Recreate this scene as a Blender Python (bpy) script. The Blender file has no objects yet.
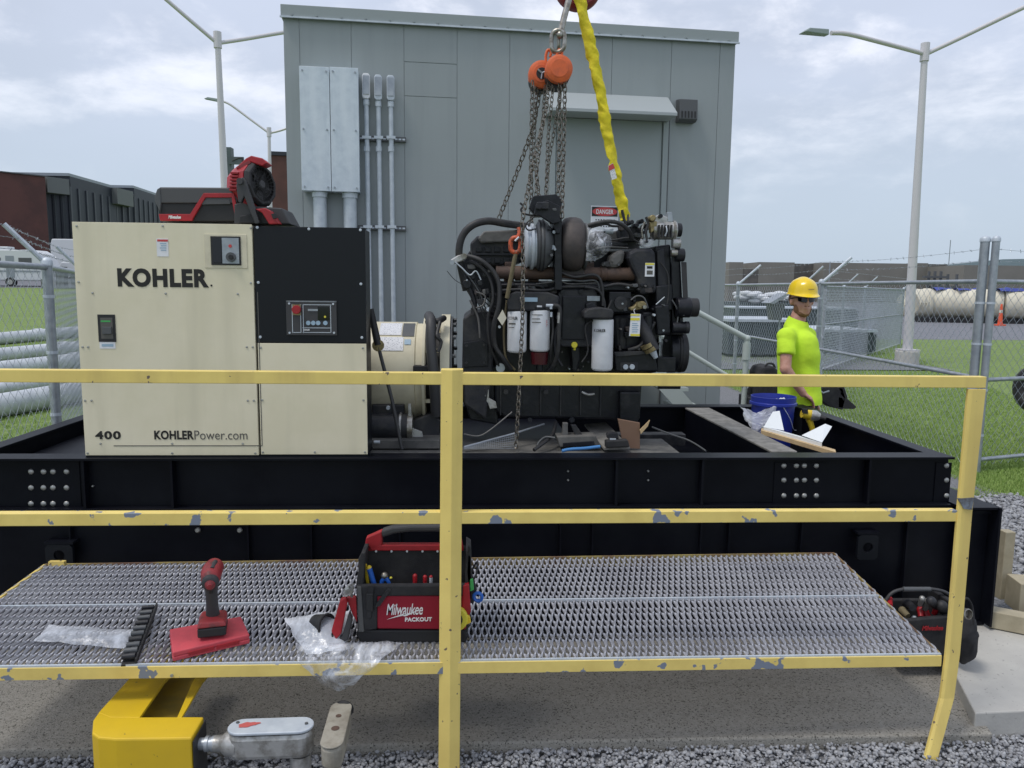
import bpy, math, random
import numpy as np
from mathutils import Vector as V, Matrix, noise
random.seed(7); rng = np.random.default_rng(7)
sc = bpy.context.scene; COL = sc.collection
pi = math.pi
# ------------------------------------------------------------------ camera
F_ = 769.0; CAM = V((0, 0, 1.7))
YAW, PITCH, ROLL = map(math.radians, (3.2, 7.05, 0.60))
fw = V((math.sin(YAW)*math.cos(PITCH), math.cos(YAW)*math.cos(PITCH), -math.sin(PITCH)))
r0 = V((math.cos(YAW), -math.sin(YAW), 0)); u0 = r0.cross(fw)
RT = r0*math.cos(ROLL)+u0*math.sin(ROLL); UP = u0*math.cos(ROLL)-r0*math.sin(ROLL)
cd = bpy.data.cameras.new('camera'); cam = bpy.data.objects.new('camera', cd); COL.objects.link(cam)
cam.matrix_world = Matrix(((RT.x, UP.x, -fw.x, 0), (RT.y, UP.y, -fw.y, 0), (RT.z, UP.z, -fw.z, 1.7), (0, 0, 0, 1)))
cd.sensor_width = 36; cd.lens = 36*F_/1024; cd.clip_end = 6000; cd.clip_start = .05
sc.camera = cam
def ray(px, py): return fw + RT*((px-512)/F_) - UP*((py-384)/F_)
def P(px, py, Y):
    d = ray(px, py); return CAM + d*(Y/d.y)
def G(px, py, z=0.0):
    d = ray(px, py); return CAM + d*((z-1.7)/d.z)
def plane_hit(px, py, p, n):
    d = ray(px, py); return CAM + d*((p-CAM).dot(n)/d.dot(n))
def K(Y): return F_/Y
# ------------------------------------------------------------------ materials
def mat(name, col, rough=.5, metal=0., col2=None, scale=6., lo=.4, hi=.6, bump=None, chips=None, alpha=None, trans=0., spec=.5, coat=0., island=None, emis=None, streak=None):
    m = bpy.data.materials.new(name); m.use_nodes = True; nt = m.node_tree; N = nt.nodes; L = nt.links
    b = N['Principled BSDF']; b.inputs['Roughness'].default_value = rough; b.inputs['Metallic'].default_value = metal
    b.inputs['Base Color'].default_value = (*col, 1); b.inputs['Specular IOR Level'].default_value = spec
    b.inputs['Coat Weight'].default_value = coat
    if trans: b.inputs['Transmission Weight'].default_value = trans
    tc = N.new('ShaderNodeTexCoord'); co = tc.outputs['Object']
    out = None
    def mix(fac, a, c):
        x = N.new('ShaderNodeMix'); x.data_type = 'RGBA'; L.new(fac, x.inputs[0])
        for s, v in ((6, a), (7, c)):
            if isinstance(v, tuple): x.inputs[s].default_value = (*v, 1)
            else: L.new(v, x.inputs[s])
        return x.outputs[2]
    def nz(sc_, det=5, rg=.6, lo=.4, hi=.6, dist=0):
        n = N.new('ShaderNodeTexNoise'); n.inputs['Scale'].default_value = sc_; n.inputs['Detail'].default_value = det
        n.inputs['Roughness'].default_value = rg; n.inputs['Distortion'].default_value = dist; L.new(co, n.inputs['Vector'])
        r = N.new('ShaderNodeMapRange'); r.inputs[1].default_value = lo; r.inputs[2].default_value = hi; L.new(n.outputs['Fac'], r.inputs[0])
        return r.outputs[0]
    if col2: out = mix(nz(scale, lo=lo, hi=hi), col, col2)
    if island:
        g = N.new('ShaderNodeNewGeometry'); out = mix(g.outputs['Random Per Island'], out if out else col, island)
    if streak:
        mp = N.new('ShaderNodeMapping'); mp.inputs['Scale'].default_value = (7, 7, .55); L.new(co, mp.inputs[0]); n = N.new('ShaderNodeTexNoise'); n.inputs['Scale'].default_value = 1.3; n.inputs['Detail'].default_value = 6; L.new(mp.outputs[0], n.inputs['Vector'])
        r = N.new('ShaderNodeMapRange'); r.inputs[1].default_value = .5; r.inputs[2].default_value = .78; L.new(n.outputs['Fac'], r.inputs[0]); out = mix(r.outputs[0], out if out else col, streak)
    if chips:
        cc, cs, th = chips
        f = nz(cs, 3, .5, th, th+.015); out = mix(f, out if out else col, cc)
    if out: L.new(out, b.inputs['Base Color'])
    if bump:
        bs, st = bump[:2]
        n = N.new('ShaderNodeTexNoise'); n.inputs['Scale'].default_value = bs; n.inputs['Detail'].default_value = 4; L.new(co, n.inputs['Vector'])
        bp = N.new('ShaderNodeBump'); bp.inputs['Strength'].default_value = st; bp.inputs['Distance'].default_value = bump[2] if len(bump) > 2 else .01
        L.new(n.outputs['Fac'], bp.inputs['Height']); L.new(bp.outputs[0], b.inputs['Normal'])
    if alpha is not None: b.inputs['Alpha'].default_value = alpha
    if emis: b.inputs['Emission Color'].default_value = (*emis, 1); b.inputs['Emission Strength'].default_value = 1
    return m
M = {}
M['yellow'] = mat('worn_yellow_paint', (.86, .67, .20), .5, streak=(.62, .46, .15), col2=(.76, .58, .17), scale=5, lo=.35, hi=.7, chips=((.16, .12, .09), 34, .70), bump=(60, .15, .002))
M['yellow2'] = mat('chipped_yellow_paint', (.86, .67, .20), .5, col2=(.74, .56, .16), scale=7, lo=.35, hi=.7, chips=((.20, .23, .29), 15, .605), bump=(60, .15, .002))
M['duct'] = mat('bright_yellow_paint', (.70, .47, .015), .38, col2=(.60, .40, .02), scale=4, lo=.35, hi=.7, chips=((.30, .2, .03), 40, .70))
M['galv'] = mat('galvanised_steel', (.42, .45, .48), .42, .55, col2=(.30, .33, .37), scale=14, lo=.35, hi=.65)
M['galvl'] = mat('bright_galvanised_sheet', (.60, .65, .70), .5, .25, col2=(.46, .51, .57), scale=16, lo=.3, hi=.7)
M['trough'] = mat('brushed_galvanised_box', (.66, .73, .79), .5, .05, col2=(.52, .59, .66), scale=12, lo=.3, hi=.7, streak=(.72, .78, .83))
M['grate'] = mat('galvanised_expanded_steel', (.46, .465, .50), .42, .35, col2=(.34, .345, .38), scale=5, lo=.35, hi=.7, bump=(200, .2, .001))
M['skid'] = mat('navy_black_gloss_paint', (.003, .0035, .007), .42, spec=.16, col2=(.006, .007, .011), scale=3, bump=(9, .05, .01))
M['skidtop'] = mat('dusty_black_paint', (.018, .019, .024), .6, col2=(.06, .06, .062), scale=12, lo=.42, hi=.62)
M['bolt'] = mat('zinc_bolt', (.42, .42, .40), .4, .7)
M['cream'] = mat('cream_powder_coat', (.77, .71, .535), .42, spec=.35, col2=(.72, .665, .485), scale=3, streak=(.66, .61, .45), bump=(300, .08, .001))
M['cream2'] = mat('cream_casing_paint', (.68, .63, .47), .4, col2=(.55, .50, .37), scale=6, lo=.45, hi=.7)
M['black'] = mat('black_powder_coat', (.006, .0075, .011), .42, spec=.3, bump=(300, .08, .001))
M['blackm'] = mat('matt_black_plastic', (.018, .018, .020), .6)
M['rubber'] = mat('black_rubber', (.022, .022, .024), .55, col2=(.05, .048, .045), scale=20, lo=.5, hi=.75)
M['eng'] = mat('engine_black_paint', (.006, .007, .011), .40, spec=.4, col2=(.028, .028, .032), scale=14, lo=.52, hi=.8, bump=(40, .35, .004))
M['eng2'] = mat('engine_dusty_casting', (.018, .019, .025), .5, spec=.4, col2=(.055, .053, .05), scale=10, lo=.42, hi=.75, bump=(60, .4, .004))
M['eng3'] = mat('engine_grey_cover', (.13, .125, .12), .55, col2=(.05, .05, .05), scale=10, lo=.45, hi=.7, bump=(60, .3, .003))
M['rust'] = mat('heat_browned_iron', (.115, .068, .048), .7, col2=(.06, .042, .036), scale=12, lo=.35, hi=.65, bump=(80, .4, .003))
M['turbo'] = mat('turbo_cast_iron', (.085, .07, .065), .65, .2, col2=(.05, .046, .046), scale=14, lo=.35, hi=.65, bump=(90, .4, .003))
M['alu'] = mat('cast_aluminium', (.48, .48, .47), .42, .6, col2=(.25, .24, .22), scale=20, lo=.45, hi=.65, bump=(90, .3, .003))
M['white'] = mat('white_paint', (.78, .79, .82), .4, col2=(.70, .71, .74), scale=12)
M['label'] = mat('white_label_print', (.74, .75, .78), .5, chips=((.35, .37, .42), 190, .58))
M['labelblue'] = mat('pale_blue_label', (.32, .45, .56), .5)
M['ink'] = mat('black_ink', (.012, .011, .010), .5)
M['inkgrey'] = mat('grey_ink', (.10, .095, .085), .5)
M['inkred'] = mat('red_marker', (.55, .06, .06), .5)
M['inkwhite'] = mat('white_ink', (.8, .8, .8), .5)
M['tagyellow'] = mat('yellow_tag', (.75, .65, .05), .5)
M['red'] = mat('red_plastic', (.40, .014, .022), .42, col2=(.30, .012, .018), scale=14, bump=(120, .1, .001))
M['redcase'] = mat('faded_red_plastic', (.58, .065, .085), .55, col2=(.50, .06, .08), scale=20)
M['redfab'] = mat('red_fabric', (.27, .006, .022), .8, bump=(250, .4, .002))
M['blackfab'] = mat('black_fabric', (.014, .014, .017), .85, col2=(.03, .03, .032), scale=10, bump=(250, .5, .002))
M['greyfab'] = mat('grey_trim', (.09, .09, .09), .7)
M['dgrey'] = mat('charcoal_plastic', (.045, .045, .048), .55)
M['orange'] = mat('orange_paint', (.70, .13, .03), .42, col2=(.52, .10, .03), scale=20, lo=.45, hi=.7)
M['orange2'] = mat('rusty_orange_paint', (.52, .09, .03), .5, col2=(.2, .06, .03), scale=40, lo=.5, hi=.6)
M['chain'] = mat('dark_chain_steel', (.24, .22, .19), .42, .7, col2=(.12, .10, .08), scale=60)
M['steel'] = mat('worn_bright_steel', (.38, .37, .34), .38, .8, col2=(.2, .18, .15), scale=30)
M['blockred'] = mat('dull_red_block', (.22, .03, .035), .5)
M['sling'] = mat('yellow_sling_fabric', (.78, .66, .02), .75, col2=(.62, .5, .02), scale=30, lo=.4, hi=.7, bump=(90, .5, .004))
M['strap'] = mat('tan_webbing', (.17, .14, .08), .85)
M['wood'] = mat('treated_lumber', (.44, .39, .28), .75, col2=(.32, .28, .19), scale=9, lo=.35, hi=.7, bump=(50, .3, .003))
M['woodgrey'] = mat('weathered_grey_board', (.26, .25, .23), .8, col2=(.14, .135, .125), scale=14, lo=.35, hi=.65, bump=(50, .4, .003))
M['woodtan'] = mat('fresh_pine_strip', (.60, .44, .24), .7, col2=(.5, .36, .2), scale=12)
M['cardboard'] = mat('brown_cardboard', (.20, .12, .08), .85)
M['wall'] = mat('grey_green_wall_paint', (.312, .345, .352), .42, streak=(.280, .312, .318), col2=(.300, .332, .338), scale=.9, bump=(4, .03, .01))
M['wall2'] = mat('grey_green_trim', (.295, .332, .336), .42)
M['awning'] = mat('pale_awning_sheet', (.37, .405, .415), .4)
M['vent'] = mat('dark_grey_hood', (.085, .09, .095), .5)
M['rail'] = mat('pale_green_grey_pipe', (.46, .51, .49), .4)
M['skin'] = mat('sunburnt_skin', (.56, .31, .24), .5, col2=(.50, .25, .18), scale=30)
M['hivis'] = mat('fluorescent_yellow_cotton', (.60, .88, .04), .85, bump=(14, .35, .02))
M['hat'] = mat('yellow_hard_hat', (.86, .60, .01), .25, coat=.3)
M['hair'] = mat('ginger_beard', (.22, .11, .06), .9, bump=(300, .6, .003))
M['jeans'] = mat('dark_work_trousers', (.03, .035, .05), .9)
M['glass'] = mat('black_lens', (.006, .006, .008), .08)
M['blue'] = mat('blue_bucket_plastic', (.018, .035, .30), .35)
M['bluefoam'] = mat('sky_blue_hose', (.06, .22, .50), .5)
M['bluep'] = mat('blue_plastic', (.02, .12, .5), .4)
M['greenp'] = mat('green_plastic', (.06, .4, .1), .45)
M['yel'] = mat('tool_yellow', (.72, .52, .03), .45)
M['tapey'] = mat('yellow_plastic', (.7, .62, .06), .45)
M['brass'] = mat('dull_brass', (.35, .28, .14), .45, .6, col2=(.2, .16, .08), scale=40)
M['hoodwhite'] = mat('white_coated_sheet', (.74, .77, .78), .45)
M['pipe'] = mat('white_pvc_pipe', (.56, .59, .62), .45, .1, col2=(.45, .48, .52), scale=4)
M['brick'] = mat('red_brick', (.115, .05, .043), .85, col2=(.085, .04, .036), scale=.5)
M['darkclad'] = mat('dark_blue_cladding', (.020, .025, .036), .5)
M['darkfr'] = mat('cladding_fin', (.050, .056, .068), .5)
M['clad2'] = mat('grey_side_cladding', (.13, .14, .14), .6)
M['tan'] = mat('tan_barrack_wall', (.21, .20, .175), .8, col2=(.185, .178, .155), scale=.2)
M['tan2'] = mat('darker_barrack_wall', (.13, .12, .105), .8, col2=(.09, .085, .08), scale=.6)
M['teal'] = mat('grey_teal_steel', (.085, .11, .115), .55, col2=(.07, .09, .095), scale=2)
M['creamroll'] = mat('cream_fabric_tube', (.66, .62, .50), .7, col2=(.56, .52, .42), scale=2, lo=.4, hi=.7)
M['tarp'] = mat('blue_tarp', (.04, .06, .28), .6)
M['cone'] = mat('orange_cone_plastic', (.75, .11, .04), .5)
M['lamp'] = mat('pale_lamp_pole', (.60, .58, .60), .42, .1)
M['lamphead'] = mat('grey_lamp_head', (.24, .29, .28), .45)
M['rv'] = mat('white_caravan_shell', (.60, .62, .64), .35)
M['rvg'] = mat('caravan_stripe', (.25, .28, .31), .4)
M['concrete_l'] = mat('pale_concrete', (.52, .51, .47), .8, col2=(.42, .41, .385), scale=5, lo=.3, hi=.7, bump=(70, .35, .004), chips=((.33, .32, .3), 55, .68))
M['concrete_d'] = mat('old_brown_concrete', (.245, .23, .20), .92, col2=(.34, .325, .29), scale=70, lo=.3, hi=.7, bump=(160, .7, .006), chips=((.085, .08, .068), 130, .60))
M['asphalt'] = mat('grey_asphalt', (.15, .155, .175), .85, col2=(.17, .175, .195), scale=1.2)
M['grassg'] = mat('lawn_ground', (.18, .26, .065), .9, col2=(.14, .215, .05), scale=1.3, lo=.35, hi=.65, bump=(30, .8, .05), chips=((.22, .30, .09), 14, .57))
M['blade'] = mat('grass_blade', (.21, .33, .07), .7, island=(.31, .42, .12))
M['gravelg'] = mat('gravel_bed', (.26, .265, .28), .9, col2=(.15, .155, .165), scale=60, lo=.4, hi=.6, bump=(60, 1., .03))
M['stone'] = mat('grey_gravel_stone', (.22, .225, .24), .8, island=(.40, .41, .43), col2=(.17, .172, .185), scale=9)
M['hill'] = mat('wooded_hill', (.07, .105, .115), 1, col2=(.09, .13, .14), scale=.03)
M['film'] = mat('clear_plastic_film', (.75, .78, .84), .18, spec=.9)
def film(name, a):
    m = mat(name, (.75, .78, .84), .25, spec=.8, bump=(14, .5, .02)); nt = m.node_tree; N = nt.nodes; L = nt.links
    b = N['Principled BSDF']; tr = N.new('ShaderNodeBsdfTransparent'); mx = N.new('ShaderNodeMixShader')
    lw = N.new('ShaderNodeLayerWeight'); lw.inputs[0].default_value = .45
    n = N.new('ShaderNodeTexNoise'); n.inputs['Scale'].default_value = 12; n.inputs['Distortion'].default_value = 1.5
    n.inputs['Detail'].default_value = 6
    tc = N.new('ShaderNodeTexCoord'); L.new(tc.outputs['Object'], n.inputs['Vector'])
    r = N.new('ShaderNodeMapRange'); r.inputs[1].default_value = .42; r.inputs[2].default_value = .72; r.inputs[3].default_value = a; r.inputs[4].default_value = .85
    L.new(n.outputs['Fac'], r.inputs[0]); L.new(r.outputs[0], mx.inputs[0])
    L.new(tr.outputs[0], mx.inputs[1]); L.new(b.outputs[0], mx.inputs[2]); L.new(mx.outputs[0], N['Material Output'].inputs['Surface'])
    return m
M['film'] = film('clear_plastic_film', .12); M['film2'] = film('milky_plastic_film', .38)
# ------------------------------------------------------------------ mesh builder
ORG = {}
class MB:
    def __init__(s, M_=None): s.v = []; s.f = []; s.M = M_ or Matrix.Identity(4)
    def add(s, vs, fs):
        n = len(s.v); s.v += [s.M @ V(v) for v in vs]; s.f += [tuple(i+n for i in f) for f in fs]; return s
    def hexa(s, a):   # a: 8 pts: 0-3 front loop, 4-7 back loop
        return s.add(a, [(0, 1, 2, 3), (7, 6, 5, 4), (0, 4, 5, 1), (1, 5, 6, 2), (2, 6, 7, 3), (3, 7, 4, 0)])
    def box(s, x0, x1, y0, y1, z0, z1):
        return s.hexa([(x0, y0, z0), (x1, y0, z0), (x1, y0, z1), (x0, y0, z1), (x0, y1, z0), (x1, y1, z0), (x1, y1, z1), (x0, y1, z1)])
    def pb(s, x0, y0, x1, y1, Y, d):   # box whose front face has these picture corners at depth Y, d metres deep
        a = P(x0, y1, Y); b = P(x1, y0, Y); xm = P((x0+x1)/2, (y0+y1)/2, Y)
        hx = (x1-x0)/2/F_*Y*1.0; hz = (y1-y0)/2/F_*Y
        return s.box(xm.x-hx, xm.x+hx, Y, Y+d, xm.z-hz, xm.z+hz)
    def prism(s, poly, d):   # poly: list of 3D pts (front, ccw or cw), d: offset vector
        n = len(poly); d = V(d); vs = [V(p) for p in poly]+[V(p)+d for p in poly]
        fs = [tuple(range(n)), tuple(range(2*n-1, n-1, -1))]+[(i, (i+1) % n+0, (i+1) % n+n, i+n)[::-1] for i in range(n)]
        return s.add(vs, fs)
    def pp(s, pts, Y, d): return s.prism([P(x, y, Y) for x, y in pts], (0, d, 0))
    def tube(s, pts, r, n=8, cap=True, radii=None):
        pts = [V(p) for p in pts]; m = len(pts); vs = []; fs = []; prev = None
        for i, p in enumerate(pts):
            t = (pts[min(i+1, m-1)]-pts[max(i-1, 0)]).normalized()
            if prev is None:
                a = t.orthogonal().normalized()
            else:
                a = prev - t*prev.dot(t); a = a.normalized() if a.length > 1e-6 else t.orthogonal().normalized()
            prev = a; b = t.cross(a); rr = radii[i] if radii else r
            for k in range(n):
                an = 2*pi*k/n; vs.append(p+a*(math.cos(an)*rr)+b*(math.sin(an)*rr))
        for i in range(m-1):
            for k in range(n):
                k2 = (k+1) % n; fs.append((i*n+k, i*n+k2, (i+1)*n+k2, (i+1)*n+k))
        if cap: fs += [tuple(range(n))[::-1], tuple(range((m-1)*n, m*n))]
        return s.add(vs, fs)
    def cyl(s, a, b, r, r2=None, n=20): return s.tube([a, b], r, n, radii=[r, r if r2 is None else r2])
    def lathe(s, c, ax, prof, n=24):   # prof: (t along axis, radius)
        c = V(c); ax = V(ax).normalized()
        pts = [c+ax*t for t, _ in prof]; a = ax.orthogonal().normalized(); b = ax.cross(a); vs = []; fs = []
        for (t, r) in prof:
            for k in range(n):
                an = 2*pi*k/n; vs.append(c+ax*t+a*(math.cos(an)*r)+b*(math.sin(an)*r))
        m = len(prof)
        for i in range(m-1):
            for k in range(n): fs.append((i*n+k, i*n+(k+1) % n, (i+1)*n+(k+1) % n, (i+1)*n+k))
        fs += [tuple(range(n))[::-1], tuple(range((m-1)*n, m*n))]
        return s.add(vs, fs)
    def ph(s, x0, x1, y, rp, Y, n=24):   # cylinder along X
        a = P(x0, y, Y); b = P(x1, y, Y); r = rp/K(Y); b.z = a.z = (a.z+b.z)/2
        return s.cyl(a, b, r, n=n)
    def pv(s, x, y0, y1, rp, Y, n=24, r2=None):   # vertical cylinder
        a = P(x, y0, Y); b = P(x, y1, Y); b.x = a.x = (a.x+b.x)/2
        return s.cyl(a, b, rp/K(Y), None if r2 is None else r2/K(Y), n=n)
    def pf(s, x, y, rp, Y, d, n=24):   # cylinder along Y (a disc facing the viewer)
        a = P(x, y, Y); return s.cyl(a, a+V((0, d, 0)), rp/K(Y), n=n)
    def pt(s, pts, rp, Y, n=8, smooth=6):
        q = [P(p[0], p[1], Y+(p[2] if len(p) > 2 else 0)) for p in pts]
        return s.tube(spline(q, smooth), rp/K(Y), n)
    def ball(s, c, r, n=12, m=8):
        c = V(c); r = V(r) if hasattr(r, '__len__') else V((r, r, r)); vs = [c+V((0, 0, r.z))]; fs = []
        for i in range(1, m):
            th = pi*i/m
            for k in range(n):
                an = 2*pi*k/n; vs.append(c+V((r.x*math.sin(th)*math.cos(an), r.y*math.sin(th)*math.sin(an), r.z*math.cos(th))))
        vs.append(c-V((0, 0, r.z))); L_ = len(vs)-1
        for k in range(n):
            fs.append((0, 1+k, 1+(k+1) % n)); fs.append((L_, L_-n+(k+1) % n, L_-n+k))
            for i in range(m-2): fs.append((1+i*n+k, 1+(i+1)*n+k, 1+(i+1)*n+(k+1) % n, 1+i*n+(k+1) % n))
        return s.add(vs, fs)
    def torus(s, c, R, r, n=(1, 0, 0), n1=20, n2=6, el=0, up=(0, 0, 1)):
        c = V(c); n = V(n).normalized(); up = V(up); up = (up-n*up.dot(n)).normalized(); sd = n.cross(up); pts = []
        for k in range(n1):
            an = 2*pi*k/n1; q = up*(math.cos(an)*R)+sd*(math.sin(an)*R)
            q += up*(el if math.cos(an) > 1e-6 else -el if math.cos(an) < -1e-6 else 0); pts.append(c+q)
        vs = []; fs = []
        for k in range(n1):
            t = (pts[(k+1) % n1]-pts[k-1]).normalized(); b = t.cross(n).normalized()
            for j in range(n2):
                a = 2*pi*j/n2; vs.append(pts[k]+n*(math.cos(a)*r)+b*(math.sin(a)*r))
        for k in range(n1):
            for j in range(n2): fs.append((k*n2+j, k*n2+(j+1) % n2, ((k+1) % n1)*n2+(j+1) % n2, ((k+1) % n1)*n2+j))
        return s.add(vs, fs)
    def chain(s, pts, pitch, r):
        pts = [V(p) for p in pts]; acc = 0; i = 0; tot = sum((pts[k+1]-pts[k]).length for k in range(len(pts)-1)); n = int(tot/pitch)
        for k in range(n+1):
            d = k*pitch; j = 0
            while j < len(pts)-2 and d > (pts[j+1]-pts[j]).length: d -= (pts[j+1]-pts[j]).length; j += 1
            t = (pts[j+1]-pts[j]).normalized(); c = pts[j]+t*d
            a = V((0.6, 0.8, 0)) if k % 2 else V((.8, -.6, 0))
            s.torus(c, pitch*.40, r, a, 8, 4, pitch*.28, up=t)
        return s
    def arr(s, vs, fs):  # numpy arrays, no transform
        s.nv, s.nf = vs, fs; return s
    def build(s, name, m, parent=None, smooth=False, bevel=0, label=None, org=None, sub=0):
        if isinstance(m, str): m = M[m]
        o_ = ORG[parent.name] if parent else (V(org) if org else None)
        if o_ is None:
            xs = [v for v in s.v]; lo = V([min(v[i] for v in xs) for i in range(3)]); hi = V([max(v[i] for v in xs) for i in range(3)])
            o_ = V(((lo.x+hi.x)/2, (lo.y+hi.y)/2, lo.z))
        me = bpy.data.meshes.new(name); me.from_pydata([v-o_ for v in s.v], [], s.f)
        me.materials.append(m)
        if smooth: 
            me.shade_smooth() if hasattr(me, 'shade_smooth') else None
        ob = bpy.data.objects.new(name, me); COL.objects.link(ob)
        if parent: ob.parent = parent
        else: ob.location = o_
        if parent and parent.parent is None and False: pass
        ORG[ob.name] = o_
        if bevel:
            bv = ob.modifiers.new('bevel', 'BEVEL'); bv.width = bevel; bv.segments = 2; bv.limit_method = 'ANGLE'; bv.angle_limit = .7
        if smooth and True:
            me.set_sharp_from_angle(angle=math.radians(50))
        if sub:
            sb = ob.modifiers.new('subsurf', 'SUBSURF'); sb.levels = sb.render_levels = sub
        if label: ob['label'] = label
        return ob
def spline(q, n=6):
    if len(q) < 3 or n <= 1: return q
    out = []
    for i in range(len(q)-1):
        p0 = q[max(i-1, 0)]; p1 = q[i]; p2 = q[i+1]; p3 = q[min(i+2, len(q)-1)]
        for k in range(n):
            t = k/n
            out.append(.5*((2*p1)+(p2-p0)*t+(2*p0-5*p1+4*p2-p3)*t*t+(3*p1-p0-3*p2+p3)*t**3))
    out.append(q[-1]); return out
def tag(o, label, cat, group=None):
    o['label'] = label; o['category'] = cat
    if group: o['group'] = group
    return o
def struct(o, kind='structure'): o['kind'] = kind; return o
def thing(name, label, cat, loc=(0, 0, 0), group=None):
    o = bpy.data.objects.new(name, None); COL.objects.link(o); o.location = loc; o.empty_display_size = .1
    ORG[o.name] = V(loc); tag(o, label, cat, group); return o
def copy_thing(o, loc, label):
    c = o.copy(); COL.objects.link(c); c.location = loc; c['label'] = label; ORG[c.name] = V(loc)
    for ch in list(o.children):
        d = ch.copy(); COL.objects.link(d); d.parent = c
        for g in list(ch.children):
            e = g.copy(); COL.objects.link(e); e.parent = d
    return c
def fix(o, par):   # sub-part: parent's mesh space equals the root's space
    return o
def text_mesh(body, bold=0.0, italic=0.0, spacing=1.0, res=4):
    cu = bpy.data.curves.new('t', 'FONT'); cu.body = body; cu.offset = bold; cu.shear = italic; cu.space_character = spacing
    cu.resolution_u = res; cu.extrude = 0.01
    ob = bpy.data.objects.new('t', cu); COL.objects.link(ob)
    dg = bpy.context.evaluated_depsgraph_get(); dg.update(); e = ob.evaluated_get(dg); me = e.to_mesh()
    vs = [v.co.copy() for v in me.vertices]; fs = [tuple(p.vertices) for p in me.polygons]; e.to_mesh_clear()
    bpy.data.objects.remove(ob); bpy.data.curves.remove(cu)
    x0 = min(v.x for v in vs); x1 = max(v.x for v in vs); y0 = min(v.y for v in vs); y1 = max(v.y for v in vs)
    return [((v.x-x0)/(x1-x0), (v.y-y0)/(y1-y0), v.z/.01) for v in vs], fs
def text_on(mb, body, o, ux, uz, nrm, th=.0015, **k):
    """letters fitted to the parallelogram o + [0,1]ux + [0,1]uz, raised along nrm"""
    vs, fs = text_mesh(body, **k); o = V(o); ux = V(ux); uz = V(uz); nrm = V(nrm).normalized()
    return mb.add([o+ux*a+uz*b+nrm*(th*c) for a, b, c in vs], fs)
def ptext(mb, body, x0, y0, x1, y1, Y, **k):
    a = P(x0, y1, Y); b = P(x1, y1, Y); t = P(x0, y0, Y)
    return text_on(mb, body, a, (b.x-a.x, 0, 0), (0, 0, t.z-a.z), (0, -1, 0), **k)
def cross(par, name, m, x0, y0, x1, y1, Y, d, bev=0, **k): return MB().pb(x0, y0, x1, y1, Y, d).build(name, m, par, bevel=bev, **k)
pbx = cross
def join_arrays(name, m, V_, F_arr, parent=None, org=(0, 0, 0), tri=True):
    me = bpy.data.meshes.new(name); k = F_arr.shape[1]
    me.vertices.add(len(V_)); me.vertices.foreach_set('co', (V_-np.array(org)).astype(np.float32).ravel())
    me.loops.add(F_arr.size); me.loops.foreach_set('vertex_index', F_arr.astype(np.int32).ravel())
    me.polygons.add(len(F_arr)); me.polygons.foreach_set('loop_start', np.arange(0, F_arr.size, k, dtype=np.int32))
    me.update(calc_edges=True); me.validate(); me.materials.append(M[m])
    ob = bpy.data.objects.new(name, me); COL.objects.link(ob)
    if parent: ob.parent = parent
    else: ob.location = org
    ORG[ob.name] = V(org); return ob
def crumple(mb, pts_fn, nu, nv, amp, sc_, seed=0):
    vs = []; fs = []
    for j in range(nv+1):
        for i in range(nu+1):
            p = V(pts_fn(i/nu, j/nv)); q = p*sc_+V((seed, seed*2, 0))
            p += noise.noise_vector(q)*amp+noise.noise_vector(q*2.7)*amp*.45; vs.append(p)
    for j in range(nv):
        for i in range(nu):
            a = j*(nu+1)+i; fs.append((a, a+1, a+nu+2, a+nu+1))
    return mb.add(vs, fs)
# ------------------------------------------------------------------ world, sun
w = bpy.data.worlds.new('World'); sc.world = w; w.use_nodes = True; nt = w.node_tree; N = nt.nodes; L = nt.links
bg = N['Background']; sky = N.new('ShaderNodeTexSky'); sky.sky_type = 'NISHITA'; sky.sun_disc = False
SUN_EL, SUN_AZ = math.radians(64), math.radians(243)    # azimuth clockwise from +Y
sky.sun_elevation = SUN_EL; sky.sun_rotation = SUN_AZ; sky.dust_density = 2.5; sky.air_density = 1.2
tc = N.new('ShaderNodeTexCoord'); sep = N.new('ShaderNodeSeparateXYZ'); L.new(tc.outputs['Generated'], sep.inputs[0])
def mth(op, a, b=None, cl=False):
    x = N.new('ShaderNodeMath'); x.operation = op; x.use_clamp = cl
    for i, v in enumerate((a, b)):
        if v is None: continue
        if isinstance(v, (int, float)): x.inputs[i].default_value = v
        else: L.new(v, x.inputs[i])
    return x.outputs[0]
zc = mth('ADD', mth('MAXIMUM', sep.outputs[2], 0.0), .22)
cmb = N.new('ShaderNodeCombineXYZ'); L.new(mth('DIVIDE', sep.outputs[0], zc), cmb.inputs[0]); L.new(mth('DIVIDE', sep.outputs[1], zc), cmb.inputs[1])
def wn(scale, det, rg, off, lo, hi, dist=0.):
    mp = N.new('ShaderNodeMapping'); mp.inputs['Location'].default_value = off; mp.inputs['Scale'].default_value = (1.9, 1.9, 4.6); L.new(tc.outputs['Generated'], mp.inputs[0])
    n = N.new('ShaderNodeTexNoise'); n.inputs['Scale'].default_value = scale; n.inputs['Detail'].default_value = det
    n.inputs['Roughness'].default_value = rg; n.inputs['Distortion'].default_value = dist; L.new(mp.outputs[0], n.inputs['Vector'])
    r = N.new('ShaderNodeMapRange'); r.interpolation_type = 'SMOOTHSTEP'; r.inputs[1].default_value = lo; r.inputs[2].default_value = hi
    L.new(n.outputs['Fac'], r.inputs[0]); return r.outputs[0]
def wmix(f, a, b):
    x = N.new('ShaderNodeMix'); x.data_type = 'RGBA'; L.new(f, x.inputs[0])
    for s, v in ((6, a), (7, b)):
        if isinstance(v, tuple): x.inputs[s].default_value = (*v, 1)
        else: L.new(v, x.inputs[s])
    return x.outputs[2]
S_ = 1/.1
def cc(r, g, b): return (r*S_, g*S_, b*S_)
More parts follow.
